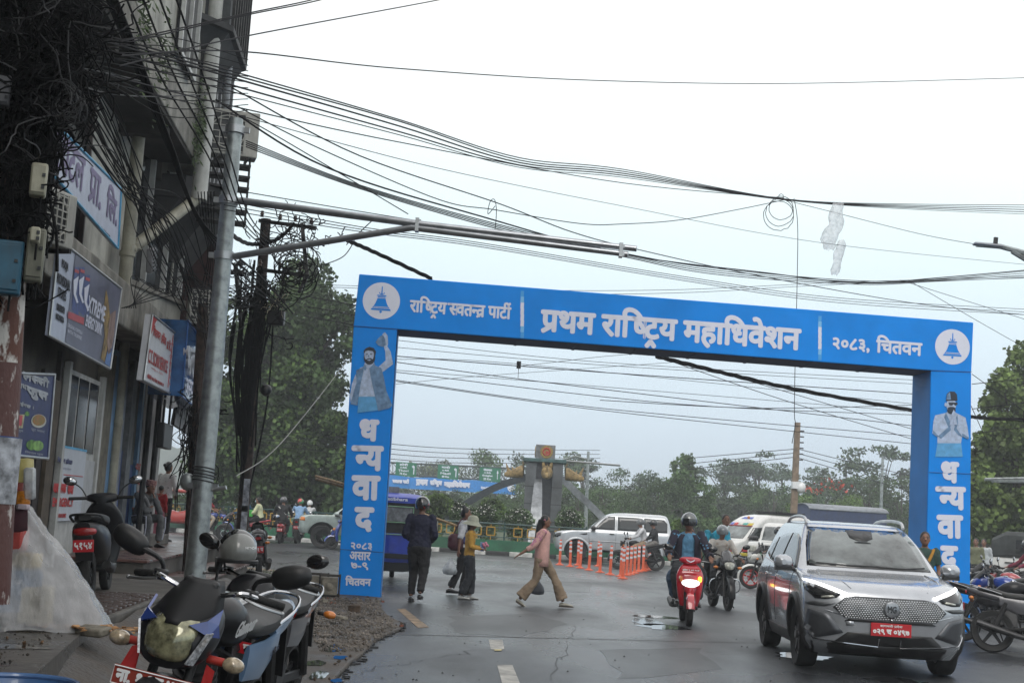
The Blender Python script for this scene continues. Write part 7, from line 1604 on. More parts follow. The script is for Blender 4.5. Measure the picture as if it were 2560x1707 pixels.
def helmet_on(parent, c, m, r=.135, visorm=None, rz=0, strap=False, parts=True):
    b = MB(); b.M = Matrix.Translation(c) @ Matrix.Rotation(rz,4,'Z'); b.ell((-.01,0,.01),(r*1.05,r*.92,r),20,14,v0=-32); o = b.build('helmet', m, parent)
    b = MB(); b.M = Matrix.Translation(c) @ Matrix.Rotation(rz,4,'Z'); R_ = []
    for z_, s_ in ((-.055,1.03),(0,1.06),(.05,1.03)): R_.append([Vector((-.01+r*1.05*s_*math.cos(R(a))*math.cos(z_/r*.8),r*.92*s_*math.sin(R(a))*math.cos(z_/r*.8),z_+.0)) for a in range(-72,73,12)])
    n_ = len(R_[0]); b.add([p for q in R_ for p in q],[(i*n_+j,i*n_+j+1,(i+1)*n_+j+1,(i+1)*n_+j) for i in range(2) for j in range(n_-1)]); b.build('visor', visorm or glass, o, recalc=True)
    return o
# ================================================================== people
skinm = M('skin_brown', (.22,.11,.07), .6, var=.12, scale=10); hairm = M('black_hair', (.010,.009,.009), .45, var=.2, scale=30); shoem = M('black_shoe', (.015,.015,.016), .5); sole_w = M('white_shoe', (.42,.42,.40), .6, var=.2)
CL = {}
def cloth(name, c, **k): return M(name, c, .85, var=k.get('var',.16), scale=k.get('scale',5), bump=.35, bscale=22, col2=k.get('col2'), thr=k.get('thr'))
def remesh(o, v, sm_=3):
    r = o.modifiers.new('r','REMESH'); r.mode = 'VOXEL'; r.voxel_size = v; r.use_smooth_shade = True
    s_ = o.modifiers.new('s','SMOOTH'); s_.iterations = sm_; s_.factor = .5
foldt = bpy.data.textures.new('folds','CLOUDS'); foldt.noise_scale = .07; foldt.noise_depth = 2
def folds(o, st=.03): d = o.modifiers.new('f','DISPLACE'); d.texture = foldt; d.strength = st; d.mid_level = .5; d.texture_coords = 'LOCAL'
def V3(p): return Vector(p)
def chain(b, pts, rad, n=12): b.tube(pts, rad, n, sm=3)
POSE = {
 'stand': dict(pel=(0,0,.93), ch=(.0,0,1.30), nk=(.01,0,1.46), hd=(.03,0,1.60), hipL=(0,.09,.90), knL=(.02,.10,.50), anL=(0,.10,.09), hipR=(0,-.09,.90), knR=(.02,-.10,.50), anR=(0,-.10,.09), shL=(0,.18,1.40), elL=(-.02,.23,1.12), haL=(.06,.22,.87), shR=(0,-.18,1.40), elR=(-.02,-.23,1.12), haR=(.06,-.22,.87)),
 'ride': dict(pel=(-.24,0,.92), ch=(-.15,0,1.24), nk=(-.08,0,1.42), hd=(-.04,0,1.56), hipL=(-.20,.10,.90), knL=(.20,.22,.74), anL=(.02,.20,.34), hipR=(-.20,-.10,.90), knR=(.20,-.22,.74), anR=(.02,-.20,.34), shL=(-.11,.19,1.36), elL=(.08,.30,1.13), haL=(.31,.34,1.04), shR=(-.11,-.19,1.36), elR=(.08,-.30,1.13), haR=(.31,-.34,1.04)),
 'pillion': dict(pel=(-.60,0,.97), ch=(-.56,0,1.28), nk=(-.52,0,1.46), hd=(-.49,0,1.60), hipL=(-.57,.11,.95), knL=(-.17,.24,.82), anL=(-.32,.22,.42), hipR=(-.57,-.11,.95), knR=(-.17,-.24,.82), anR=(-.32,-.22,.42), shL=(-.54,.18,1.40), elL=(-.42,.25,1.15), haL=(-.24,.16,1.05), shR=(-.54,-.18,1.40), elR=(-.42,-.25,1.15), haR=(-.24,-.16,1.05)),
 'scoot': dict(pel=(-.26,0,.88), ch=(-.22,0,1.20), nk=(-.17,0,1.38), hd=(-.14,0,1.52), hipL=(-.22,.10,.86), knL=(.18,.20,.74), anL=(.12,.16,.36), hipR=(-.22,-.10,.86), knR=(.18,-.20,.74), anR=(.12,-.16,.36), shL=(-.19,.20,1.33), elL=(-.02,.30,1.08), haL=(.28,.31,1.02), shR=(-.19,-.20,1.33), elR=(-.02,-.30,1.08), haR=(.28,-.31,1.02)),
 'sit': dict(pel=(-.10,0,.52), ch=(.02,0,.82), nk=(.10,0,.97), hd=(.17,0,1.08), hipL=(-.06,.10,.50), knL=(.36,.14,.52), anL=(.34,.14,.08), hipR=(-.06,-.10,.50), knR=(.36,-.14,.52), anR=(.34,-.14,.08), shL=(.04,.19,.92), elL=(.30,.16,.62), haL=(.22,.05,.92), shR=(.04,-.19,.92), elR=(.30,-.16,.62), haR=(.24,-.04,.70)),
}
def person(label, loc, rz, pose, top, bottom, s=1.0, ov=None, hair='short', sleeve='long', legw=1.0, flare=0, vox=.014, shoe='black', helmet=None, fat=1.0, group=None, hem=None, jacket=None, headrz=0, name='person', faceon=True, skirt=False, hatm=None, sandal=False):
    P = {k: V3(v)*s for k, v in POSE[pose].items()}
    for k, v in (ov or {}).items(): P[k] = V3(v)*s
    t = thing(name, label, 'person', loc, rz, group); f = fat*s
    # body: one continuous skin surface
    b = MB(); up = (P['nk']-P['pel']).normalized(); hd = P['hd']; HR = Matrix.Rotation(headrz,3,'Z')
    b.ell(hd, (.088*s,.074*s,.112*s), 16, 12, HR); b.ell(hd+HR@V3((.022,0,-.055))*s, (.066*s,.058*s,.062*s), 12, 8, HR); b.cyl(hd+HR@V3((.085,0,.005))*s, hd+HR@V3((.104,0,-.022))*s, .008*s, .017*s, 8)
    for sd in (-1,1): b.ell(hd+HR@V3((-.005,sd*.074,-.01))*s, (.02*s,.012*s,.03*s), 8, 6, HR)
    b.cyl(P['nk']-up*.05*s, hd-V3((.01,0,.05))*s, .052*s, .05*s, 10)
    def torso(bb, g, z0=-.10, z1=1.0):
        ax_ = P['nk']-P['pel']; L0 = ax_.length; fw = V3((1,0,0)) if abs(up.x) < .99 else V3((0,0,1)); fw = (fw-up*fw.dot(up)).normalized(); sd_ = V3((0,1,0)); R_ = []
        for u, a_, c_ in ((-.14,.14,.11),(0,.165,.115),(.18,.150,.108),(.40,.142,.10),(.62,.165,.112),(.80,.178,.108),(.92,.13,.085),(1.0,.065,.06)):
            if u < z0 or u > z1: continue
            mid = P['pel'].lerp(P['ch'],min(1,u/.62)) if u < .62 else P['ch'].lerp(P['nk'],(u-.62)/.38)
            if u < 0: mid = P['pel']+up*u*L0
            R_.append([mid+sd_*(a_*g*f*math.cos(th))+fw*(c_*g*f*math.sin(th)) for th in (2*math.pi*k/16 for k in range(16))])
        bb.rings(R_)
    torso(b, .93)
    hands = {}
    for S_ in ('L','R'):
        sh, el, ha = P['sh'+S_], P['el'+S_], P['ha'+S_]; b.ell(sh, .052*s, 8, 6); chain(b, [sh, sh.lerp(el,.5), el, el.lerp(ha,.4), ha], [.045*s,.042*s,.036*s,.034*s,.024*s], 10)
        d = (ha-el).normalized(); q = d.cross(V3((0,0,1))); q = q.normalized() if q.length > .1 else V3((1,0,0)); n_ = q.cross(d); pc = ha+d*.045*s
        R_ = [[c_+q*(w1*math.cos(th))*s+n_*(w2*math.sin(th))*s for th in (2*math.pi*k/8 for k in range(8))] for c_, w1, w2 in ((ha-d*.01*s,.024,.018),(pc,.040,.016),(pc+d*.035*s,.038,.014))]; b.rings(R_)
        curl = .9 if pose in ('ride','scoot') else .35
        for k in range(4):
            o_ = pc+d*.035*s+q*(-.028+.0187*k)*s; ln = (.062,.072,.068,.052)[k]*s; b.tube([o_, o_+(d*.55-n_*curl*.35)*ln, o_+(d*.8-n_*curl)*ln], [.0085*s,.008*s,.006*s], 6)
        b.tube([pc-q*.034*s-d*.01*s, pc-q*.062*s+d*.015*s, pc-q*.062*s+d*.042*s-n_*.01*s], [.010*s,.009*s,.007*s], 6)
        hp, kn, an = P['hip'+S_], P['kn'+S_], P['an'+S_]; chain(b, [hp, hp.lerp(kn,.5), kn, kn.lerp(an,.35), an], [.085*f,.075*f,.052*s,.052*s,.032*s], 12)
    o = b.build('body', skinm, t); remesh(o, max(.009, vox*.75), 2)
    # upper garment
    b = MB(); torso(b, 1.06 if not jacket else 1.02, z0=-.15 if hem is None else hem)
    for S_ in ('L','R'):
        sh, el, ha = P['sh'+S_], P['el'+S_], P['ha'+S_]; b.ell(sh, .068*f, 10, 8)
        if sleeve == 'long': chain(b, [sh, sh.lerp(el,.5), el, el.lerp(ha,.5), el.lerp(ha,.93)], [.066*f,.060*f,.054*f,.048*f,.042*f])
        elif sleeve == 'elbow': chain(b, [sh, sh.lerp(el,.5), el.lerp(ha,.15)], [.068*f,.064*f,.060*f])
        else: chain(b, [sh, sh.lerp(el,.4), sh.lerp(el,.75)], [.068*f,.066*f,.066*f])
    o = b.build('top', top, t); remesh(o, vox, 3); folds(o)
    if jacket:      # open jacket: two fronts and a back drawn round the torso
        b = MB(); ax_ = P['nk']-P['pel']; L0 = ax_.length; R_ = []
        fw = V3((1,0,0)); fw = (fw-up*fw.dot(up)).normalized()
        for u in (-.30,-.1,.1,.35,.6,.8,.95):
            mid = P['pel']+up*u*L0 if u < 0 else (P['pel'].lerp(P['ch'],min(1,u/.62)) if u < .62 else P['ch'].lerp(P['nk'],(u-.62)/.38)); a_ = (.20 if u < .3 else .19)*f*(1 if u < .85 else .6); c_ = .15*f*(1 if u < .85 else .6)
            R_.append([mid+V3((0,1,0))*(a_*math.sin(th))+fw*(c_*math.cos(th)) for th in (R(28)+(R(304))*k/20 for k in range(21))])
        b.add([p for r_ in R_ for p in r_],[(i*21+j,i*21+j+1,(i+1)*21+j+1,(i+1)*21+j) for i in range(len(R_)-1) for j in range(20)]); o = b.build('open_jacket', jacket, t, ang=180, recalc=False); q_ = o.modifiers.new('s','SOLIDIFY'); q_.thickness = .012
        b = MB()
        for S_ in ('L','R'):
            sh, el, ha = P['sh'+S_], P['el'+S_], P['ha'+S_]; b = MB(); b.ell(sh, .073*f, 10, 8); e_ = el.lerp(ha,.93 if sleeve == 'long' else .45); chain(b, [sh, sh.lerp(el,.5), el, e_], [.070*f,.064*f,.060*f,.054*f]); b.build('jacket_sleeve', jacket, t)
    # lower garment
    b = MB(); b.ell(P['pel']-up*.02*s, (.125*f,.168*f,.12*f), 14, 10)
    for S_ in ('L','R'):
        hp, kn, an = P['hip'+S_], P['kn'+S_], P['an'+S_]; e_ = kn.lerp(an,.93 if not sandal else .90); w0 = legw
        b.ell(hp, .095*f, 10, 8); chain(b, [hp, hp.lerp(kn,.5), kn, kn.lerp(e_,.5), e_], [.098*f*w0,.086*f*w0,.068*f*w0,.064*s*w0*(1+flare*.4),.058*s*w0*(1+flare)], 14)
    o = b.build('trousers' if not skirt else 'lower_wrap', bottom, t); remesh(o, vox, 3); folds(o)
    # shoes
    for S_ in ('L','R'):
        an, kn = P['an'+S_], P['kn'+S_]; fr = P.get('toe'+S_); d = (fr-an) if fr else V3((1,0,0)); d = d.normalized(); zf = an.z-.065*s
        q = d.cross(V3((0,0,1))).normalized(); b = MB(); R_ = []
        for u, wd, h in ((-.075,.028,.05),(-.03,.038,.075),(.04,.040,.065),(.11,.046,.045),(.165,.040,.032),(.19,.018,.018)):
            c_ = an+d*u*s-V3((0,0,.06*s))+(V3((0,0,0))); R_.append([c_+q*(wd*s*math.cos(th))+V3((0,0,1))*(h*s*.5*math.sin(th)+h*.4*s-.02*s) for th in (2*math.pi*k/10 for k in range(10))])
        b.rings(R_); so_ = b.build('sandal' if sandal else 'shoe', M('white_sandal',(.38,.36,.30),.6,var=.2) if sandal else (sole_w if shoe == 'white' else shoem), t)
        b = MB(); b.rings([[an+d*u*s-V3((0,0,.085*s))+q*(w_*s*sx)+V3((0,0,z_)) for sx, z_ in ((-1,0),(1,0),(1,-.014*s),(-1,-.014*s))] for u, w_ in ((-.08,.03),(.04,.042),(.13,.046),(.20,.02))]); b.build('sole', rubber if not sandal else MATS['cardboard_sole'] if 'cardboard_sole' in MATS else M('cardboard_sole',(.10,.07,.05),.8), so_)
    # face
    if faceon:
        for sd in (-1,1):
            b = MB(); b.ell(hd+HR@V3((.079,sd*.030,.012))*s, (.008*s,.013*s,.007*s), 8, 6, HR); b.build('eye', M('eye_dark',(.02,.015,.012),.3), t)
            b = MB(); b.ell(hd+HR@V3((.082,sd*.030,.036))*s, (.006*s,.020*s,.005*s), 8, 4, HR); b.build('eyebrow', hairm, t)
        b = MB(); b.ell(hd+HR@V3((.082,0,-.062))*s, (.008*s,.022*s,.006*s), 8, 6, HR); b.build('mouth', M('lips',(.20,.07,.06),.5), t)
    H = lambda x, y, z: hd+HR@V3((x,y,z))*s
    if hair and not helmet:
        b = MB(); b.ell(H(-.020,0,.030), (.090*s,.084*s,.098*s), 16, 12, HR)
        if hair in ('bun','pony','tail','long','bunback'): b.ell(H(-.035,0,.0), (.085*s,.082*s,.105*s), 14, 10, HR)
        if hair == 'bun': b.ell(H(-.06,0,.13), .045*s, 10, 8)
        if hair == 'bunback': b.ell(H(-.13,0,.04), .045*s, 10, 8)
        if hair == 'long': b.tube([H(-.07,0,.02),H(-.11,0,-.12),H(-.14,0,-.30),H(-.17,0,-.52)],[.075*s,.070*s,.058*s,.02*s],10,sm=3)
        if hair == 'pony': b.tube([H(-.09,0,.06),H(-.14,0,.0),H(-.13,0,-.14)],[.035*s,.035*s,.01*s],8,sm=3)
        o = b.build('hair', hairm, t); remesh(o, .014, 2)
    if helmet: helmet_on(t, hd+V3((-.005,0,.02))*s, helmet[0], .138*s, helmet[1] if len(helmet) > 1 else None, headrz)
    return t, P, H
def onbike(px, d): return at(px, d)
# --- pedestrians
navy = cloth('navy_shirt',(.010,.012,.035)); blk = cloth('black_trousers',(.014,.014,.016)); blackj = cloth('black_jeans',(.025,.028,.034)); 
hb = M('graphic_helmet',(.015,.015,.018),.15,coat=1,col2=(.30,.02,.02),scale=9,thr=(.34,.38)); hg = M('grey_helmet',(.10,.105,.11),.2,coat=.8); hblk = M('black_helmet',(.012,.012,.013),.15,coat=1)
person('person in a black graphic helmet, navy shirt and black trousers walking away', at(1040,23.7), R(84), 'stand', navy, blk, 1.0, dict(haL=(.16,.16,1.02),haR=(.16,-.17,1.02),elL=(-.04,.25,1.12),elR=(-.04,-.25,1.12),knL=(.10,.09,.50),anL=(-.02,.09,.10),knR=(-.04,-.10,.49),anR=(-.20,-.09,.16)), helmet=(hb,hblk), fat=1.14, faceon=False, vox=.012, legw=1.05)
yel = cloth('mustard_top',(.48,.27,.05)); whs = cloth('white_shirt',(.55,.56,.58)); mar_ = M('maroon_bag',(.07,.012,.022),.6,var=.25)
tw_, Pw, Hw = person('person in a white shirt with hair bun and maroon shoulder bag behind the hatted child', at(1150,26.6), R(10), 'stand', whs, blk, .95, dict(elR=(-.10,-.24,1.14),haR=(-.12,-.26,.88),elL=(.05,.22,1.12),haL=(.16,.18,.92),knL=(.10,.10,.50),anL=(.06,.10,.09),knR=(-.06,-.10,.50),anR=(-.22,-.10,.13)), hair='bun', sleeve='elbow', flare=.35, vox=.012, shoe='black', fat=1.0, headrz=-.25)
b = MB(); b.M = Matrix.Translation((-.16,-.14,.98)); b.body([(-.15,0,.05,.10),(-.08,0,.08,.16),(.06,0,.08,.16),(.14,0,.04,.12)],14,3); b.build('shoulder_bag', mar_, tw_)
b = MB(); b.tube([(-.22,-.14,1.10),(-.10,-.12,1.38),(0,-.10,1.42),(.02,-.16,1.2),(-.05,-.17,1.08)],.014,6,sm=3); b.build('bag_strap', mar_, tw_)
b = MB(); b.M = Matrix.Translation((.02,-.14,1.02)); b.body([(-.07,0,.03,.05),(.0,0,.05,.08),(.07,0,.03,.06)],12,2.6); b.build('blue_pouch', M('blue_pouch',(.02,.05,.22),.6,var=.3), tw_)
tch, Pc, Hc = person('person in a mustard top, black jeans and pale sun hat holding pink flowers', at(1167,25.3), R(2), 'stand', yel, blackj, .84, dict(elR=(.02,-.22,1.12),haR=(.24,-.10,1.08),elL=(.04,.22,1.12),haL=(.25,.08,1.10),knL=(.08,.09,.50),anL=(.06,.09,.09),knR=(.02,-.10,.50),anR=(-.12,-.10,.09)), hair='short', legw=1.25, flare=.25, vox=.012, shoe='white', fat=.98, headrz=-.1)
hat = M('sun_hat',(.36,.37,.29),.85,var=.15,bump=.3); hc = Hc(0,0,.05)
b = MB(); b.lathe([(.165*.9,-.055),(.21*.9,-.07),(.205*.9,-.06),(.12*.9,.0),(.105*.9,.07),(.07*.9,.105),(0,.115)], hc, (0.12,0,1), 24); o = b.build('sun_hat', hat, tch); 
b = MB(); b.tube([Hc(-.06,0,-.02),Hc(-.08,0,-.20)],[.05,.02],8); b.build('hair', hairm, tch)
fl = thing('pink_flowers', 'small bunch of pink paper flowers held by the child in mustard', 'flowers', tch.location); pk_ = M('pink_petals',(.60,.22,.32),.7,var=.2); b = MB()
for k in range(9): b.ell((.27+random.gauss(0,.03),-.02+random.gauss(0,.03),.98+random.gauss(0,.03)),.025,6,5)
b.build('petals', pk_, fl); b = MB(); b.box((.22,.0,.95),(.07,.06,.16)); b.build('blue_wrapper', M('blue_wrapper',(.20,.30,.60),.5,var=.5,scale=30), fl)
# plastic carrier bags
pb = M('thin_plastic_bag', (.62,.65,.68), .25, var=.2, scale=14, alpha=.62)
def carrier(loc_, w_, h_, label, m):
    t = thing('carrier_bag', label, 'plastic bag', loc_); b = MB(); R_ = []
    for k, (u, ww) in enumerate(((0,.03),(.12,.05),(.3,.35),(.55,.8),(.8,1),(.95,.8),(1,.3))):
        R_.append([(math.cos(th)*ww*w_/2*random.uniform(.88,1.1),math.sin(th)*ww*w_/3*random.uniform(.88,1.1),-u*h_) for th in (2*math.pi*j/14 for j in range(14))])
    b.rings(R_); b.build('bag_film', m, t, ang=120); b = MB(); b.ell((0,0,-h_*.82),(w_*.36,w_*.24,h_*.13),12,8); b.build('contents', M('greens_in_bag',(.12,.16,.12),.8,var=.6,scale=18), t)
c_ = Vector(tw_.location)+Matrix.Rotation(R(10),3,'Z')@(Pw['haR']+V3((0,0,-.08))); carrier(Pd(1127,1388,26.4), .30, .36, 'translucent white carrier bag hanging from the hand beside the hatted child', pb); carrier(Pd(1346,1443,24.9), .26, .30, 'dark grey carrier bag behind the legs of the walker in pink', M('grey_bag',(.10,.11,.13),.4,var=.3))
pink = cloth('pink_shirt',(.50,.22,.30)); pjk = cloth('pale_pink_jacket',(.62,.36,.32)); khaki = cloth('khaki_trousers',(.27,.20,.135))
tp, Pp, Hp = person('person with long dark hair, pale pink jacket and flared khaki trousers striding right', at(1349,24.4), R(-4), 'stand', pink, khaki, .915, dict(pel=(0,0,.92),knL=(.26,.09,.53),anL=(.44,.09,.12),knR=(-.10,-.09,.50),anR=(-.38,-.09,.13),hipL=(.02,.09,.90),hipR=(-.02,-.09,.90),elR=(-.16,-.24,1.14),haR=(-.42,-.24,.96),elL=(.02,.22,1.12),haL=(.08,.20,.90),toeR=(-.26,-.09,.06)), hair='long', legw=1.15, flare=.75, vox=.011, jacket=pjk, sleeve='elbow', fat=.98, sandal=True)
b = MB(); b.ell(Hp(-.02,-.085,.03), (.02,.01,.012), 8, 5); b.build('hair_clip', pk_, tp)
# --- people at the shops
floral = M('floral_blouse',(.60,.58,.56),.85,col2=(.05,.05,.07),scale=16,thr=(.34,.40),bump=.2)
woman = FP(397,1300,-3.55); wl = at(404,27.2,.645)
person('person in a white floral blouse with tied hair standing on the shop platform', wl, R(60), 'stand', floral, blk, .89, dict(elR=(.04,-.24,1.14),haR=(.18,-.12,1.0)), hair='bunback', sleeve='long', vox=.014, faceon=False)
sitl = at(350,24,.645)
greyt = M('grey_tracksuit',(.11,.115,.12),.85,var=.15,bump=.2); tt, Pt, Ht = person('person in a grey tracksuit and patterned cap sitting on the shop step', sitl, R(-38), 'sit', greyt, greyt, .92, None, vox=.013, shoe='black', hair='short')
b = MB(); b.lathe([(.088,0),(.092,.05),(.085,.09),(.0,.10)], Ht(-.01,0,.035), (.15,0,1), 18); b.build('patterned_cap', M('patterned_cap',(.40,.22,.20),.8,col2=(.14,.05,.05),scale=40,thr=(.4,.6)), tt)
for S_ in ('L','R'):
    for o_ in (.0,.012): b = MB(); hp, kn, an = Pt['hip'+S_], Pt['kn'+S_], Pt['an'+S_]; sg = 1 if S_ == 'L' else -1; v_ = V3((0,sg*.09+o_*sg,0)); b.tube([hp+v_+V3((0,0,.04)),kn+V3((.03,sg*(.07+o_),.03)),an+V3((.02,sg*(.055+o_),.05))],.004,4,sm=2); b.build('side_stripe', pr, tt)
b = MB(); b.tube([Pt['shL']+V3((.05,-.06,.02)),Pt['ch']+V3((.14,.05,0)),Pt['ch']+V3((.16,.0,-.16))],.03,8,sm=3); b.tube([Pt['shR']+V3((.05,.06,.02)),Pt['ch']+V3((.14,-.05,0)),Pt['ch']+V3((.16,.0,-.16))],.03,8,sm=3); b.build('scarf', M('grey_scarf',(.30,.30,.31),.9,var=.3), tt)
rc = at(391,26.6,.645); person('person in a red top standing half hidden behind the seated one', rc, R(70), 'stand', cloth('red_kurta',(.35,.015,.02)), cloth('pink_trousers',(.45,.15,.20)), .62, None, hair='short', vox=.016, faceon=False)
# --- woman behind the silver car
tg, Pg, Hg = person('person in a dark green dress with an orange sash behind the silver car', at(2307,22.4), R(-100), 'stand', cloth('dark_green_dress',(.03,.07,.06)), cloth('dark_green_dress2',(.03,.07,.06)), .97, None, hair='pony', sleeve='short', vox=.013)
b = MB(); b.tube([Pg['shL']+V3((.06,-.04,.04)),Pg['ch']+V3((.14,.05,-.05)),Pg['pel']+V3((.13,-.08,.1))],[.022,.025,.02],8,sm=3); b.build('orange_sash', M('orange_sash',(.45,.22,.03),.8), tg)
# --- riders and their machines
redp = M('scooter_red',(.42,.012,.025),.18,var=.06,coat=1); blackp = M('bike_black',(.010,.010,.012),.32,coat=.15,var=.1,spec=.25); bluep2 = M('bike_blue',(.02,.05,.26),.2,coat=1,var=.1); greenp = M('bike_white_green',(.55,.55,.52),.3,col2=(.02,.25,.10),scale=4,thr=(.40,.44),coat=.6); redb = M('bike_red',(.35,.02,.03),.2,coat=1,var=.1); greyb = M('bike_grey',(.09,.09,.10),.3,.3,coat=.8)
l_ = at(1714,22.5); r_ = R(-93); sct = scooter('red scooter with its headlamp on and left indicator lit coming towards us', l_, r_, redp, lit=True, accent=redp, amber=True)
b = MB(); b.box((.60,0,.86),(.02,.30,.05)); o = b.build('front_plate_strip', redplate, sct, bevel=.004); letters('plate_lettering','प/देश ३ ०२ ०८४',.26,.035,platewhite,o,planeM((.6115,0,.86),(0,1,0),(0,0,1)),bold=.002)
b = MB(); b.add([(.475,-.07,1.02),(.49,0,.985),(.475,.07,1.02),(.475,.06,.995),(.49,0,.965),(.475,-.06,.995)],[(0,1,4,5),(1,2,3,4)]); b.build('white_chevron', pr, sct, smooth=False)
dj = cloth('dark_navy_jacket',(.018,.016,.032)); lb = cloth('light_blue_shirt',(.10,.26,.42)); dgt = cloth('charcoal_trousers',(.025,.026,.03)); hsil = M('silver_grey_helmet',(.14,.15,.15),.2,.2,coat=1)
person('person in a dark jacket over a light blue shirt riding the red scooter', l_, r_, 'scoot', lb, dgt, 1.04, None, helmet=(hsil,hblk), jacket=dj, sleeve='long', fat=1.12, vox=.012, legw=1.05)
person('person in brown sitting hidden behind the rider of the red scooter', l_, r_, 'pillion', cloth('brown_top',(.16,.09,.06)), cloth('blue_jeans',(.10,.17,.28)), .90, dict(hd=(-.50,.06,1.58),knL=(-.17,.30,.80),knR=(-.17,-.30,.80)), hair='short', vox=.016)
l_ = at(1800,27.3); r_ = R(-86); motorcycle('black motorcycle with two riders just behind the red scooter', l_, r_, blackp, greyb, cg=True, visor=M('smoke_visor',(.05,.05,.055),.2,coat=.5))
person('person in an open visor helmet and pale blouse riding the black motorcycle', l_, r_, 'ride', M('pale_blouse',(.45,.42,.38),.85,col2=(.25,.18,.12),scale=12,thr=(.3,.45)), dgt, .93, None, helmet=(M('red_grey_helmet',(.22,.24,.25),.2,coat=1,col2=(.30,.03,.03),scale=4,thr=(.34,.38)),M('clear_visor',(.25,.28,.28),.1,alpha=.25)), vox=.014)
person('person in a cyan shirt with bare head riding behind on the black motorcycle', l_, r_, 'pillion', cloth('cyan_shirt',(.03,.32,.45)), dgt, 1.02, dict(hd=(-.50,.17,1.66),nk=(-.52,.12,1.50),ch=(-.56,.06,1.30)), hair='short', sleeve='short', vox=.014)
l_ = at(1592,47.5); r_ = R(183); motorcycle('black roadster motorcycle carrying two people before the white wagon', l_, r_, blackp, blackp, fairing=False)
person('person in a white shirt and grey helmet riding in front of the white wagon', l_, r_, 'ride', whs, khaki, 1.0, None, helmet=(hg,M('clear_visor2',(.25,.28,.28),.1,alpha=.3)), vox=.018)
person('person in a dark jacket and cap riding behind the white shirted rider', l_, r_, 'pillion', cloth('black_print_jacket',(.03,.032,.035),var=.4,scale=14), cloth('grey_shorts',(.16,.15,.14)), .98, None, helmet=(hblk,), vox=.018)
l_ = at(1938,37.5); motorcycle('white and green sport motorcycle with red rimmed wheels left of the silver car', l_, R(176), greenp, greenp, rim=M('rim_red',(.40,.02,.02),.4))
person('person in black on the white and green motorcycle behind the silver car', l_, R(176), 'ride', blk, blk, .98, None, helmet=(hblk,), vox=.018)
l_ = at(604,51.5); r_ = R(178); motorcycle('black and red motorcycle with two riders passing behind the dark pole', l_, r_, blackp, redb)
person('person in a blue jacket and grey helmet riding behind the dark pole', l_, r_, 'ride', cloth('teal_blue_jacket',(.015,.07,.14)), dgt, 1.0, dict(pel=(-.22,0,.92)), helmet=(hg,), vox=.018)
tq, Pq, Hq = person('person in a pale yellow jumper with clipped hair riding pillion', l_, r_, 'pillion', cloth('pale_yellow_jumper',(.52,.54,.34)), blk, .98, dict(pel=(-.62,0,.97)), hair='bunback', vox=.018, fat=1.12)
b = MB(); b.ell(Hq(.075,0,-.04),(.03,.05,.045),10,8); b.build('face_mask', M('face_mask',(.30,.45,.52),.7), tq)
b = MB(); b.box((-.26,.22,1.08),(.24,.08,.26)); b.build('green_bag', M('green_bag',(.05,.36,.05),.6,var=.2), tq, bevel=.04)
l_ = at(522,57); motorcycle('blue motorcycle of the red shirted rider half hidden behind the steel pole', l_, R(-2), bluep2, bluep2)
person('person in a red polo shirt and grey helmet riding right, seen past the steel pole', l_, R(-2), 'ride', cloth('red_polo',(.38,.02,.03)), cloth('beige_trousers',(.35,.30,.24)), 1.0, None, helmet=(hg,), sleeve='short', vox=.018)
l_ = at(702,54); scooter('red scooter with red plate seen from behind under the big tree', l_, R(94), redb)
person('person in black with a pale shoulder strap riding away under the big tree', l_, R(94), 'scoot', blk, blk, 1.06, None, helmet=(M('dark_grey_helmet',(.06,.062,.068),.25,coat=1),), fat=1.15, vox=.018, faceon=False)
b = MB(); b.tube([(-.33,.16,1.38),(-.345,0,1.24),(-.33,-.14,1.08)],.022,6,sm=3); b.build('shoulder_strap', M('pale_strap',(.5,.5,.48),.7), bpy.data.objects['person'] if False else [x for x in bpy.data.objects if x.get('label','').startswith('person in black with a pale')][0])
l_ = at(744,55.5); motorcycle('motorcycle with red plate ridden away beside the pale pick-up', l_, R(92), blackp, blackp)
person('person in a light blue shirt with green and red helmet riding away', l_, R(92), 'ride', cloth('sky_shirt',(.22,.36,.55)), dgt, 1.02, None, helmet=(M('green_red_helmet',(.04,.22,.10),.2,coat=1,col2=(.45,.03,.03),scale=5,thr=(.45,.48)),), vox=.018, faceon=False)
l_ = at(768,60); motorcycle('dark motorcycle partly hidden by the pale pick-up nose', l_, R(92), blackp, blackp)
person('person in white with a white cap riding away behind the pale pick-up nose', l_, R(92), 'ride', whs, dgt, 1.0, None, helmet=(white,), vox=.02, faceon=False)
scooter('blue scooter nosing out behind the left arch pillar', at(873,50), R(182), bluep2, accent=bluep2)
person('person in dark clothes on the blue scooter hidden behind the left arch pillar', at(873,50), R(182), 'scoot', blk, blk, 1.0, None, helmet=(hblk,), vox=.02)
motorcycle('small dark motorcycle standing under the big tree', at(665,60), R(60), blackp, redb)
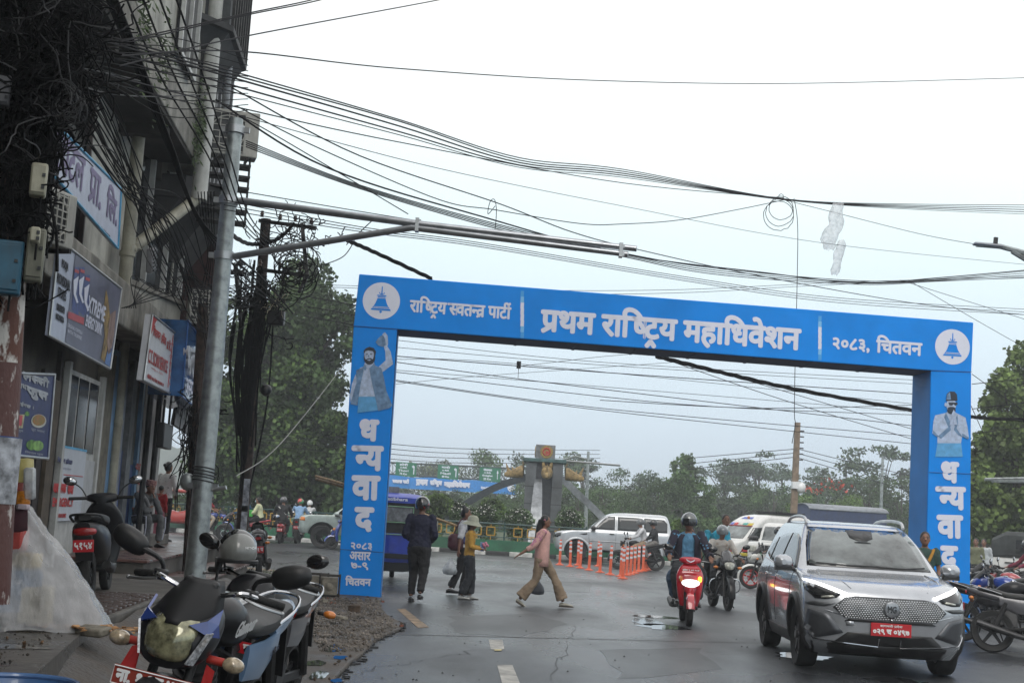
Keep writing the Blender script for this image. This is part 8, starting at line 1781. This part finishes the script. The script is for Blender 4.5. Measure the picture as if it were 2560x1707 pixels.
# --- parked machines left
tlens = M('indicator_lens_clear',(.45,.36,.24),.12,.1,coat=1,var=.3,scale=30); redst = M('red_stalk',(.40,.03,.02),.5)
o_ = Vector((-1.54,7.36,.0)); bk1 = motorcycle('nearest parked motorcycle, black and blue with dark visor and red number plate', o_, R(-102), blackp, M('steel_blue',(.11,.19,.31),.28,coat=.8,var=.08), tilt=R(0), det=True, visor=M('matt_visor',(.010,.010,.011),.45,var=.1,spec=.25)) 
bk1.rotation_euler = (R(-9),0,R(-99)); bk1.scale = (1.06,1.06,1.06); bk1.rotation_mode = 'XYZ'
def del_kids(t, names):
    for c in list(t.children):
        if c.name.split('.')[0] in names:
            for g in list(c.children): bpy.data.objects.remove(g)
            bpy.data.objects.remove(c)
del_kids(bk1, ('headlamp_fairing','headlamp','indicator','indicator_stalk','visor','mirror','mirror_stem','number_plate'))
b = MB(); b.body([(.34,.90,.10,.09),(.44,.88,.16,.11),(.54,.83,.18,.12),(.62,.79,.165,.11),(.67,.77,.12,.09)],22,2.5,sm=3); b.build('headlamp_fairing', blackp, bk1)
b = MB(); b.body([(.60,.815,.130,.105),(.665,.80,.115,.092),(.70,.785,.07,.06),(.712,.78,.03,.03)],22,2.9,sm=3); hl = b.build('headlamp', M('aged_lens',(.30,.29,.17),.10,.35,coat=1,var=.45,scale=18), bk1)
b = MB(); b.ell((.69,0,.80),(.01,.035,.035)); b.build('bulb', chrome, hl)
b = MB(); R_ = []
for u in range(11):
    v_ = u/10; z = .88+.19*v_; x = .69-.17*v_-.05*v_*v_; hw = .165*(1-.50*v_**2.2)*(.72+.28*min(1,v_*3)); R_.append([Vector((x-.12*(abs(a_)**2.2),a_*hw,z-.05*abs(a_)**1.5*(1-v_))) for a_ in (k/5-1 for k in range(11))])
b.add([p for r__ in R_ for p in r__],[(i*11+j,i*11+j+1,i*11+j+12,i*11+j+11) for i in range(10) for j in range(10)]); o = b.build('visor', MATS['matt_visor'], bk1, ang=180); s_ = o.modifiers.new('s','SOLIDIFY'); s_.thickness = .008
for sd in (-1,1):
    b = MB(); b.add([(.655,sd*.08,.885),(.61,sd*.145,.915),(.50,sd*.165,.965),(.55,sd*.178,.90),(.52,sd*.185,.84),(.62,sd*.165,.850)],[(0,1,5),(1,2,3),(1,3,5),(3,4,5)]); b.v = [(x+.02,y,z) for x,y,z in b.v]; o = b.build('blue_panel', M('panel_blue',(.025,.055,.24),.25,coat=1,var=.1), bk1, smooth=False); q_ = o.modifiers.new('s','SOLIDIFY'); q_.thickness = .012
    b = MB(); b.add([(.685,sd*.115,.72),(.64,sd*.165,.86),(.60,sd*.18,.865),(.645,sd*.135,.715)],[(0,1,2,3)]); b.v = [(x+.012,y,z) for x,y,z in b.v]; o = b.build('position_lamp', M('position_lens',(.5,.52,.55),.15,.3,coat=1,scale=60,var=.4), bk1, smooth=False); q_ = o.modifiers.new('s','SOLIDIFY'); q_.thickness = .01
    b = MB(); b.cyl((.53,sd*.15,.74),(.53,sd*.235,.74),.019,n=12); b.build('indicator_stalk', redst, bk1); b = MB(); b.ell((.54,sd*.275,.74),(.042,.052,.036),14,10); i_ = b.build('indicator', tlens, bk1); b = MB(); b.ell((.515,sd*.262,.74),(.03,.045,.034),12,8); b.build('indicator_shell', black, i_)
b = MB(); b.box((.735,0,.618),(.012,.38,.085),Matrix.Rotation(-.1,3,'Y')); pl_ = b.build('number_plate', M('orange_red_plate',(.26,.035,.02),.4,var=.06), bk1, bevel=.01)
letters('plate_lettering','ना. १ ३प ४९१',.34,.06,platewhite,pl_,planeM((.7435,0,.616),(0,1,0),(-.1,0,1)),bold=.004)
b = MB(); b.tube([(.746,-.185,.58),(.740,-.185,.656),(.740,.185,.656),(.746,.185,.58),(.746,-.185,.58)],.003,4); b.build('plate_border', platewhite, pl_)
b = MB(); b.add([(.56,-.20,.72),(.57,-.155,.74),(.585,-.15,.60),(.58,-.17,.47),(.585,-.225,.47),(.58,-.235,.60)],[(0,1,2,3,4,5)]); o = b.build('red_ribbon', M('red_ribbon',(.45,.02,.02),.6,var=.15), bk1, smooth=False); q_ = o.modifiers.new('s','SOLIDIFY'); q_.thickness = .004
b = MB(); b.add([(.56,.16,.72),(.565,.205,.70),(.57,.20,.48),(.575,.15,.48)],[(0,1,2,3)]); o = b.build('red_ribbon', MATS['red_ribbon'], bk1, smooth=False)
letters('tank_lettering','Glamour',.26,.08,MATS['platewhite'] if 'platewhite' in MATS else platewhite,bk1,planeM((.10,.152,.86),(-1,0,.1),(0,.15,1)),latin=True,ital=.3,bold=.002)
letters('panel_lettering','ASTOR',.14,.03,M('panel_print',(.03,.04,.08),.4),bk1,planeM((-.40,.165,.70),(-1,0,.25),(0,0,1)),latin=True)
for sd in (-1,1):
    b = MB(); b.tube([(.34,sd*.22,1.03),(.37,sd*.24,1.10),(.40,sd*.33,1.135)],[.010,.011,.016],8,sm=3); b.build('mirror_stem', black, bk1)
    b = MB(); b.M = Matrix.Translation((.40,sd*.40,1.16)) @ Matrix.Rotation(sd*.35,4,'X'); b.body([(-.028,0,.085,.046),(-.012,0,.098,.056),(.018,0,.080,.045),(.032,0,.03,.018)],18,2.5,sm=2); o = b.build('mirror', black, bk1)
    b = MB(); b.M = Matrix.Translation((.40,sd*.40,1.16)) @ Matrix.Rotation(sd*.35,4,'X'); b.body([(-.032,0,.080,.043),(-.029,0,.080,.043)],18,2.5); b.build('mirror_glass', chrome, o)
b2l = Vector((-1.60,9.5,.0)); bk2 = motorcycle('second parked motorcycle, black with silver stripes and a helmet on its mirror', b2l, R(-98), blackp, greyb, tilt=R(-7), det=True, lens=M('fresh_lens',(.55,.57,.58),.08,.4,coat=1,var=.4,scale=30), visor=blackp, plate='बा प')
del_kids(bk2, ('number_plate','visor'))
b = MB(); b.body([(.36,.93,.10,.10),(.48,.92,.155,.135),(.58,.88,.15,.12),(.655,.84,.10,.07)],20,2.5,sm=3); b.build('cowl', blackp, bk2)
letters('cowl_lettering','HONDA',.12,.022,platewhite,bk2,planeM((.655,0,.925),(0,1,0),(-.5,0,1)),latin=True,bold=.001)
for sd in (-1,1):
    b = MB(); b.add([(.70,sd*.10,.80),(.60,sd*.165,.87),(.46,sd*.19,.90),(.58,sd*.175,.84)],[(0,1,2,3)]); o = b.build('silver_stripe', alu, bk2, smooth=False); q_ = o.modifiers.new('s','SOLIDIFY'); q_.thickness = .008
    b = MB(); b.add([(.66,sd*.13,.775),(.56,sd*.175,.835),(.50,sd*.18,.84),(.62,sd*.15,.775)],[(0,1,2,3)]); o = b.build('red_stripe', redb, bk2, smooth=False)
b = MB(); b.box((.70,0,.62),(.01,.30,.07)); o = b.build('number_plate', redplate, bk2); letters('plate_lettering','ना ९८ प',.26,.05,platewhite,o,planeM((.7065,0,.62),(0,1,0),(0,0,1)),bold=.003)
hp_ = Pd(595,1378,9.05); ht = thing('open_helmet', 'grey and black open face helmet hung over the mirror of the second motorcycle', 'helmet', hp_, R(-70)); hm = M('two_tone_helmet',(.17,.175,.165),.28,coat=.7,var=.15,scale=8,dirt=.25)
b = MB(); b.ell((0,0,0),(.142,.122,.128),26,16,v0=-22); b.build('shell', hm, ht)
b = MB(); b.ell((-.02,.0,.012),(.138,.126,.129),26,14,Matrix.Rotation(.35,3,'Y'),v0=22); b.build('black_crown', gloss, ht)
b = MB(); b.lathe([(.128,0),(.136,-.008),(.134,-.026),(.120,-.024)],(0,0,-.045),(0,0,1),26); b.build('rim_trim', black, ht)
b = MB(); b.ell((0,0,-.02),(.128,.11,.10),20,10,v0=-28); b.build('lining', M('lining',(.01,.01,.011),.9), ht)
b = MB(); b.tube([(-.02,-.10,-.06),(-.02,-.12,-.18),(.0,-.10,-.30)],.010,6,sm=3); b.tube([(-.06,-.10,-.05),(-.08,-.11,-.14)],[.03,.02],8); b.build('chin_strap', black, ht)
letters('helmet_lettering','HONDA',.085,.016,platewhite,ht,planeM((.118,.062,.03),(-.45,.9,0),(-.2,-.1,1)),latin=True)
motorcycle('third parked two wheeler with a red plate behind the hung helmet', at(648,27.5), R(100), blackp, blackp, tilt=R(-6))
sl = Wl((-3.35,14.4,TZ)); bsl = at(243,14.9,TZ); scooter('black scooter with red tail lamp and plate parked on the terrace by the notice', bsl, R(98), blackp, plate='५१५४', tilt=R(-5))
for o_, (r1,g1) in ((1,(0,0)),): pass
# --- parked machines on the right
for k, (px, d, rz, p_, a_, lab) in enumerate(((2512,22,R(-22),blackp,blackp,'nearest right hand motorcycle with its red tail lamp and plate towards the arch'),(2600,20,R(-20),blackp,greyb,'black motorcycle at the right edge in front of the parked row'),(2530,25.5,R(150),bluep2,greyb,'parked motorcycle with pale seat cover just behind the nearest right one'),
    (2470,29,R(160),blackp,greyb,'dark motorcycle beside the right arch pillar'),(2540,30,R(150),redb,blackp,'red motorcycle in the parked row at the right edge'),(2500,33.5,R(165),blackp,blackp,'black motorcycle in the second parked row'),(2452,34.5,R(155),greyb,blackp,'grey motorcycle farthest left of the second parked row'),(2580,34,R(160),blackp,redb,'motorcycle at the right frame edge of the second row'))):
    motorcycle(lab, at(px,d), rz, p_, a_, group='motorcycles parked on the right', tilt=R(-7), det=k < 2)
for px, d, c, lab, h_ in ((2438,44,'olive_shirt','person in an olive shirt standing far right beyond the parked motorcycles',(.16,.17,.10)),(2458,45,'pale_shirt','person in a pale shirt beside the one in olive far right',(.45,.48,.50))):
    person(lab, at(px,d), R(-120), 'stand', cloth(c,h_), dgt, 1.0, None, vox=.022)
person('person in a red and navy jacket with a helmet at the far right edge', at(2562,33), R(180), 'ride', cloth('red_navy_jacket',(.25,.02,.03),col2=(.02,.02,.06),scale=4), dgt, 1.0, None, helmet=(hsil,), vox=.02)
hut = thing('roadside_hut', 'small hut with a grey brown sloping roof beyond the right pillar', 'hut', at(2405,62), R(-20)); b = MB(); b.box((0,0,.9),(2.6,2.4,1.8)); b.build('wall', M('hut_wall',(.16,.14,.11),.9,var=.3), hut); b = MB(); b.prism([(-1.7,1.75),(1.7,1.75),(0,2.6)],-1.6,1.6,'y'); b.build('roof', M('hut_roof',(.12,.105,.095),.8,var=.3,bump=.4), hut)
# ================================================================== small things
orng = M('post_orange', (.62,.10,.035), .45, var=.08, dirt=.15); refl = M('reflective_white', (.62,.62,.66), .35, var=.05)
PX = ((1399,1411.6),(1425,1416),(1444,1412.6),(1450,1420),(1472,1425),(1495,1415),(1499.7,1430.8),(1525,1436.6),(1551,1441),(1557,1446),(1566.6,1438),(1576,1435.6),(1586,1432.6),(1596,1429),(1607,1427),(1612.5,1425.4),(1617.6,1424),(1622.7,1422.3))
LB = ('leftmost orange lane post, in front of the white wagon wheel','second orange lane post from the left','orange lane post third from left, slightly behind','orange lane post fourth from left, slightly nearer','lone orange lane post left of the middle gap','orange lane post half hidden behind its nearer neighbour','orange lane post nearest right of the middle gap','orange lane post standing alone left of the tight row','orange lane post hidden behind the nearest corner post','nearest orange lane post at the corner of the row','first orange post right of the corner','second orange post right of the corner','third orange post right of the corner','fourth orange post right of the corner','fourth orange post from the right end of the tight row','third orange post from the right end of the tight row','second orange post from the right end of the tight row','rightmost orange lane post by the motorcycle wheel')
p0 = None
def mkpost(label, loc):
    t = thing('lane_post', label, 'traffic post', loc, 0, 'orange lane posts on the wet street')
    b = MB(); b.lathe([(0,0),(.15,0),(.15,.02),(.10,.035),(.055,.06),(.045,.10),(.043,.83),(.035,.86),(0,.86)], (0,0,0), (0,0,1), 16); b.build('post', orng, t)
    for z in (.48,.62,.755): b = MB(); b.lathe([(.0445,0),(.0458,0),(.0458,.065),(.0445,.065)], (0,0,z), (0,0,1), 16); b.build('reflective_band', refl, t)
    b = MB()
    for a in range(4): b.box((.12*math.cos(a*1.57),.12*math.sin(a*1.57),.022),(.03,.03,.014))
    b.build('bolts', darkmetal, t); return t
for (px, py), lb in zip(PX, LB):
    c = G(px, py)
    if p0 is None: p0 = mkpost(lb, c)
    else: o = copy_tree(p0); o.location = c; o['label'] = lb; o.rotation_euler = (random.gauss(0,.012),random.gauss(0,.012),random.uniform(0,3))
# plastic-covered goods at the far left
tarp = M('clear_tarpaulin', (.62,.62,.63), .14, var=.12, scale=5, alpha=.46, coat=1, bump=.9, bscale=9, stretch=(1.6,1.6,.5))
tl = thing('covered_goods', 'heap of goods under a crumpled translucent plastic sheet beside the flaking pole', 'covered stall', at(5,10.8,TZ), R(10)); tl.scale = (.80,.8,.93)
b = MB(); NU, NV = 54, 30; rnd = random.Random(9); ph = [rnd.uniform(0,6.28) for _ in range(8)]; VV = []
prof = [(1.02,.02),(1.0,.06),(.93,.20),(.84,.36),(.72,.52),(.56,.70),(.40,.84),(.28,.98),(.20,1.06),(.10,1.10),(0,1.11)]
for i in range(NV+1):
    u = i/NV*(len(prof)-1); k = min(int(u),len(prof)-2); f_ = u-k; r0 = prof[k][0]+(prof[k+1][0]-prof[k][0])*f_; z0 = prof[k][1]+(prof[k+1][1]-prof[k][1])*f_
    for j in range(NU):
        a = 2*math.pi*j/NU; fold = 1+.07*abs(math.sin(5*a+ph[0]+z0*2))-.05+.045*abs(math.sin(9*a+ph[1]-z0*3))+.03*abs(math.sin(17*a+ph[2]+z0*5))+rnd.gauss(0,.006); rr = r0*fold
        VV.append((rr*math.cos(a)*.78*(1+.25*(1-z0)*(math.cos(a)>0)), rr*math.sin(a)*.62, z0*.92+.015*math.sin(9*a+z0*8)))
b.add(VV,[(i*NU+j,i*NU+(j+1)%NU,(i+1)*NU+(j+1)%NU,(i+1)*NU+j) for i in range(NV) for j in range(NU)]); o = b.build('plastic_sheet', tarp, tl, ang=180)
dm = bpy.data.textures.new('crumple','CLOUDS'); dm.noise_scale = .10; dm.noise_depth = 3; sb = o.modifiers.new('u','SUBSURF'); sb.levels = 1; sb.render_levels = 1; dd = o.modifiers.new('d','DISPLACE'); dd.texture = dm; dd.strength = .045; dd.mid_level = .5
for c, d_, m_, nm in (((.1,-.22,.30),(.5,.3,.34),M('goods_blue',(.03,.14,.30),.5,var=.3),'blue_carton'),((.0,-.2,.72),(.34,.28,.2),M('goods_red',(.40,.05,.04),.5,var=.3),'red_carton'),((-.2,-.25,.60),(.3,.25,.3),M('goods_pink',(.5,.2,.18),.6,var=.3),'pink_carton'),((.32,-.2,.20),(.3,.3,.3),M('goods_cream',(.45,.38,.22),.6,var=.3),'cream_carton'),((-.3,-.2,.20),(.5,.3,.35),M('goods_white',(.5,.5,.48),.6,var=.3),'white_carton'),((.2,-.22,.55),(.22,.24,.12),M('goods_yellow',(.5,.36,.08),.6,var=.3),'yellow_carton')):
    b = MB(); b.box(c, d_, Matrix.Rotation(random.uniform(-.3,.3),3,'Z')); b.build(nm, m_, tl, bevel=.02)
wp_ = [(q.x,q.y) for q in (Wl((-4.4,5.5,0)),Wl((-1.95,5.5,0)),Wl((-2.35,11.2,0)),Wl((-4.4,11.2,0)))]
scatter('slab_grit', wp_, 2600, .006, .035, M('slab_litter',(.06,.05,.04),.8,var=.5,scale=4), TZ+.012, 'grit and leaf bits on the wet slab at lower left')
scatter('leaf_litter', wp_, 60, .03, .07, M('dead_leaf',(.16,.09,.04),.8,var=.5,scale=6), TZ+.012, 'dead leaves on the wet slab at lower left')
for x_, y_, rx, ry in ((-2.8,7.6,.45,.22),(-3.1,8.9,.5,.2),(-2.5,9.6,.3,.15)):
    c = Wl((x_,y_,TZ+.016)); sheet('puddle', [(c.x+rx*math.cos(t_)*random.uniform(.7,1.2),c.y+ry*math.sin(t_)*random.uniform(.7,1.2)) for t_ in (2*math.pi*k/18 for k in range(18))], TZ+.016, pud)
# snack packets hanging on the pole
sp = thing('snack_packets', 'strip of yellow and red snack packets in a clear bag hanging by the pole', 'snack packets', Pd(38,1195,9.6), R(5))
for (x,z,w_,h_,m_,nm,dy) in ((.02,.05,.20,.17,M('packet_yellow',(.58,.50,.18),.3,var=.2,coat=.5),'packet',0),(.0,-.09,.20,.13,M('packet_red',(.40,.04,.02),.3,col2=(.10,.02,.01),scale=22,coat=.5),'packet',-.02),(.07,-.13,.10,.10,M('packet_orange',(.62,.22,.02),.3,var=.5,scale=14,coat=.5),'packet',-.03),(.11,-.03,.08,.22,MATS['thin_plastic_bag'],'clear_bag',-.04),(-.02,-.27,.26,.20,mar_,'maroon_cloth',0),(.08,-.19,.09,.04,M('price_tag',(.5,.42,.46),.6),'price_tag',-.035)):
    b = MB(); b.M = Matrix.Translation((x,dy,z)) @ Matrix.Rotation(random.uniform(-.15,.15),4,'Y'); b.body([(-w_/2,0,.004,h_*.45),(-w_*.3,0,.022,h_*.5),(w_*.3,0,.022,h_*.5),(w_/2,0,.004,h_*.45)],12,4); b.build(nm, m_, sp)
# blue plastic tub at the lower left corner
tub = thing('blue_tub', 'blue plastic tub rim poking into the lower left corner', 'tub', G(20,1700,.62)-Vector((0,0,.40))); tb_ = M('tub_blue',(.05,.13,.30),.3,coat=.5,var=.15)
b = MB(); b.lathe([(0,.02),(.22,.02),(.29,.36),(.315,.385),(.325,.375),(.32,.36),(.30,.35),(.23,.0),(0,0)], (0,0,0), (0,0,1), 36); b.build('tub', tb_, tub); b = MB(); b.torus((0,0,.385),.312,.014,(0,0,1),36,8); b.build('rim', M('tub_rim',(.08,.17,.36),.25,coat=.6), tub)
b = MB(); b.ell((0,0,.20),(.24,.24,.08)); b.build('contents', M('tub_contents',(.12,.03,.03),.6,var=.4,scale=10), tub)
# litter
for px, py, m_, lab in ((950,1482,'litter_red','small red wrapper beside the left arch pillar'),(400,1459,'litter_pink','tiny pink wrapper in the weeds by the step')):
    c = G(px,py,.05 if px < 900 else .01); b = MB(); b.add([(-.06,0,0),(0,-.03,.012),(.07,0,.004),(.01,.03,.015)],[(0,1,2,3)]); o = b.build('wrapper', M(m_,(.5,.10,.08) if 'red' in m_ else (.5,.06,.25),.4)); o.location = c; tag(o, lab, 'litter')
for k in range(16):
    px, py = random.uniform(1000,2100), random.uniform(1530,1700); c = G(px,py,.003)
b = MB()
for k in range(60):
    c = G(random.uniform(950,2300), random.uniform(1500,1705), .006); s_ = random.uniform(.006,.016); b.add([c+Vector((s_,0,0)),c+Vector((0,s_,0)),c+Vector((-s_,0,0)),c+Vector((0,-s_,0)),c+Vector((0,0,s_))],[(0,1,4),(1,2,4),(2,3,4),(3,0,4)])
stuff(b.build('road_grit', darkmetal, smooth=False), 'scattered dark grit on the wet asphalt')
# ---- monsoon haze
hz_ = bpy.data.materials.new('haze'); hz_.use_nodes = True; t_ = hz_.node_tree; t_.nodes.clear(); ov_ = t_.nodes.new('ShaderNodeOutputMaterial'); pv = t_.nodes.new('ShaderNodeVolumePrincipled'); t_.links.new(pv.outputs[0], ov_.inputs['Volume'])
pv.inputs['Color'].default_value = (.92,.96,1,1); pv.inputs['Density'].default_value = .0016; pv.inputs['Anisotropy'].default_value = .2
b = MB(); b.box((0,295,8.3),(900,690,18.6)); o = b.build('haze', hz_, smooth=False); stuff(o, 'thin grey monsoon haze over the junction')
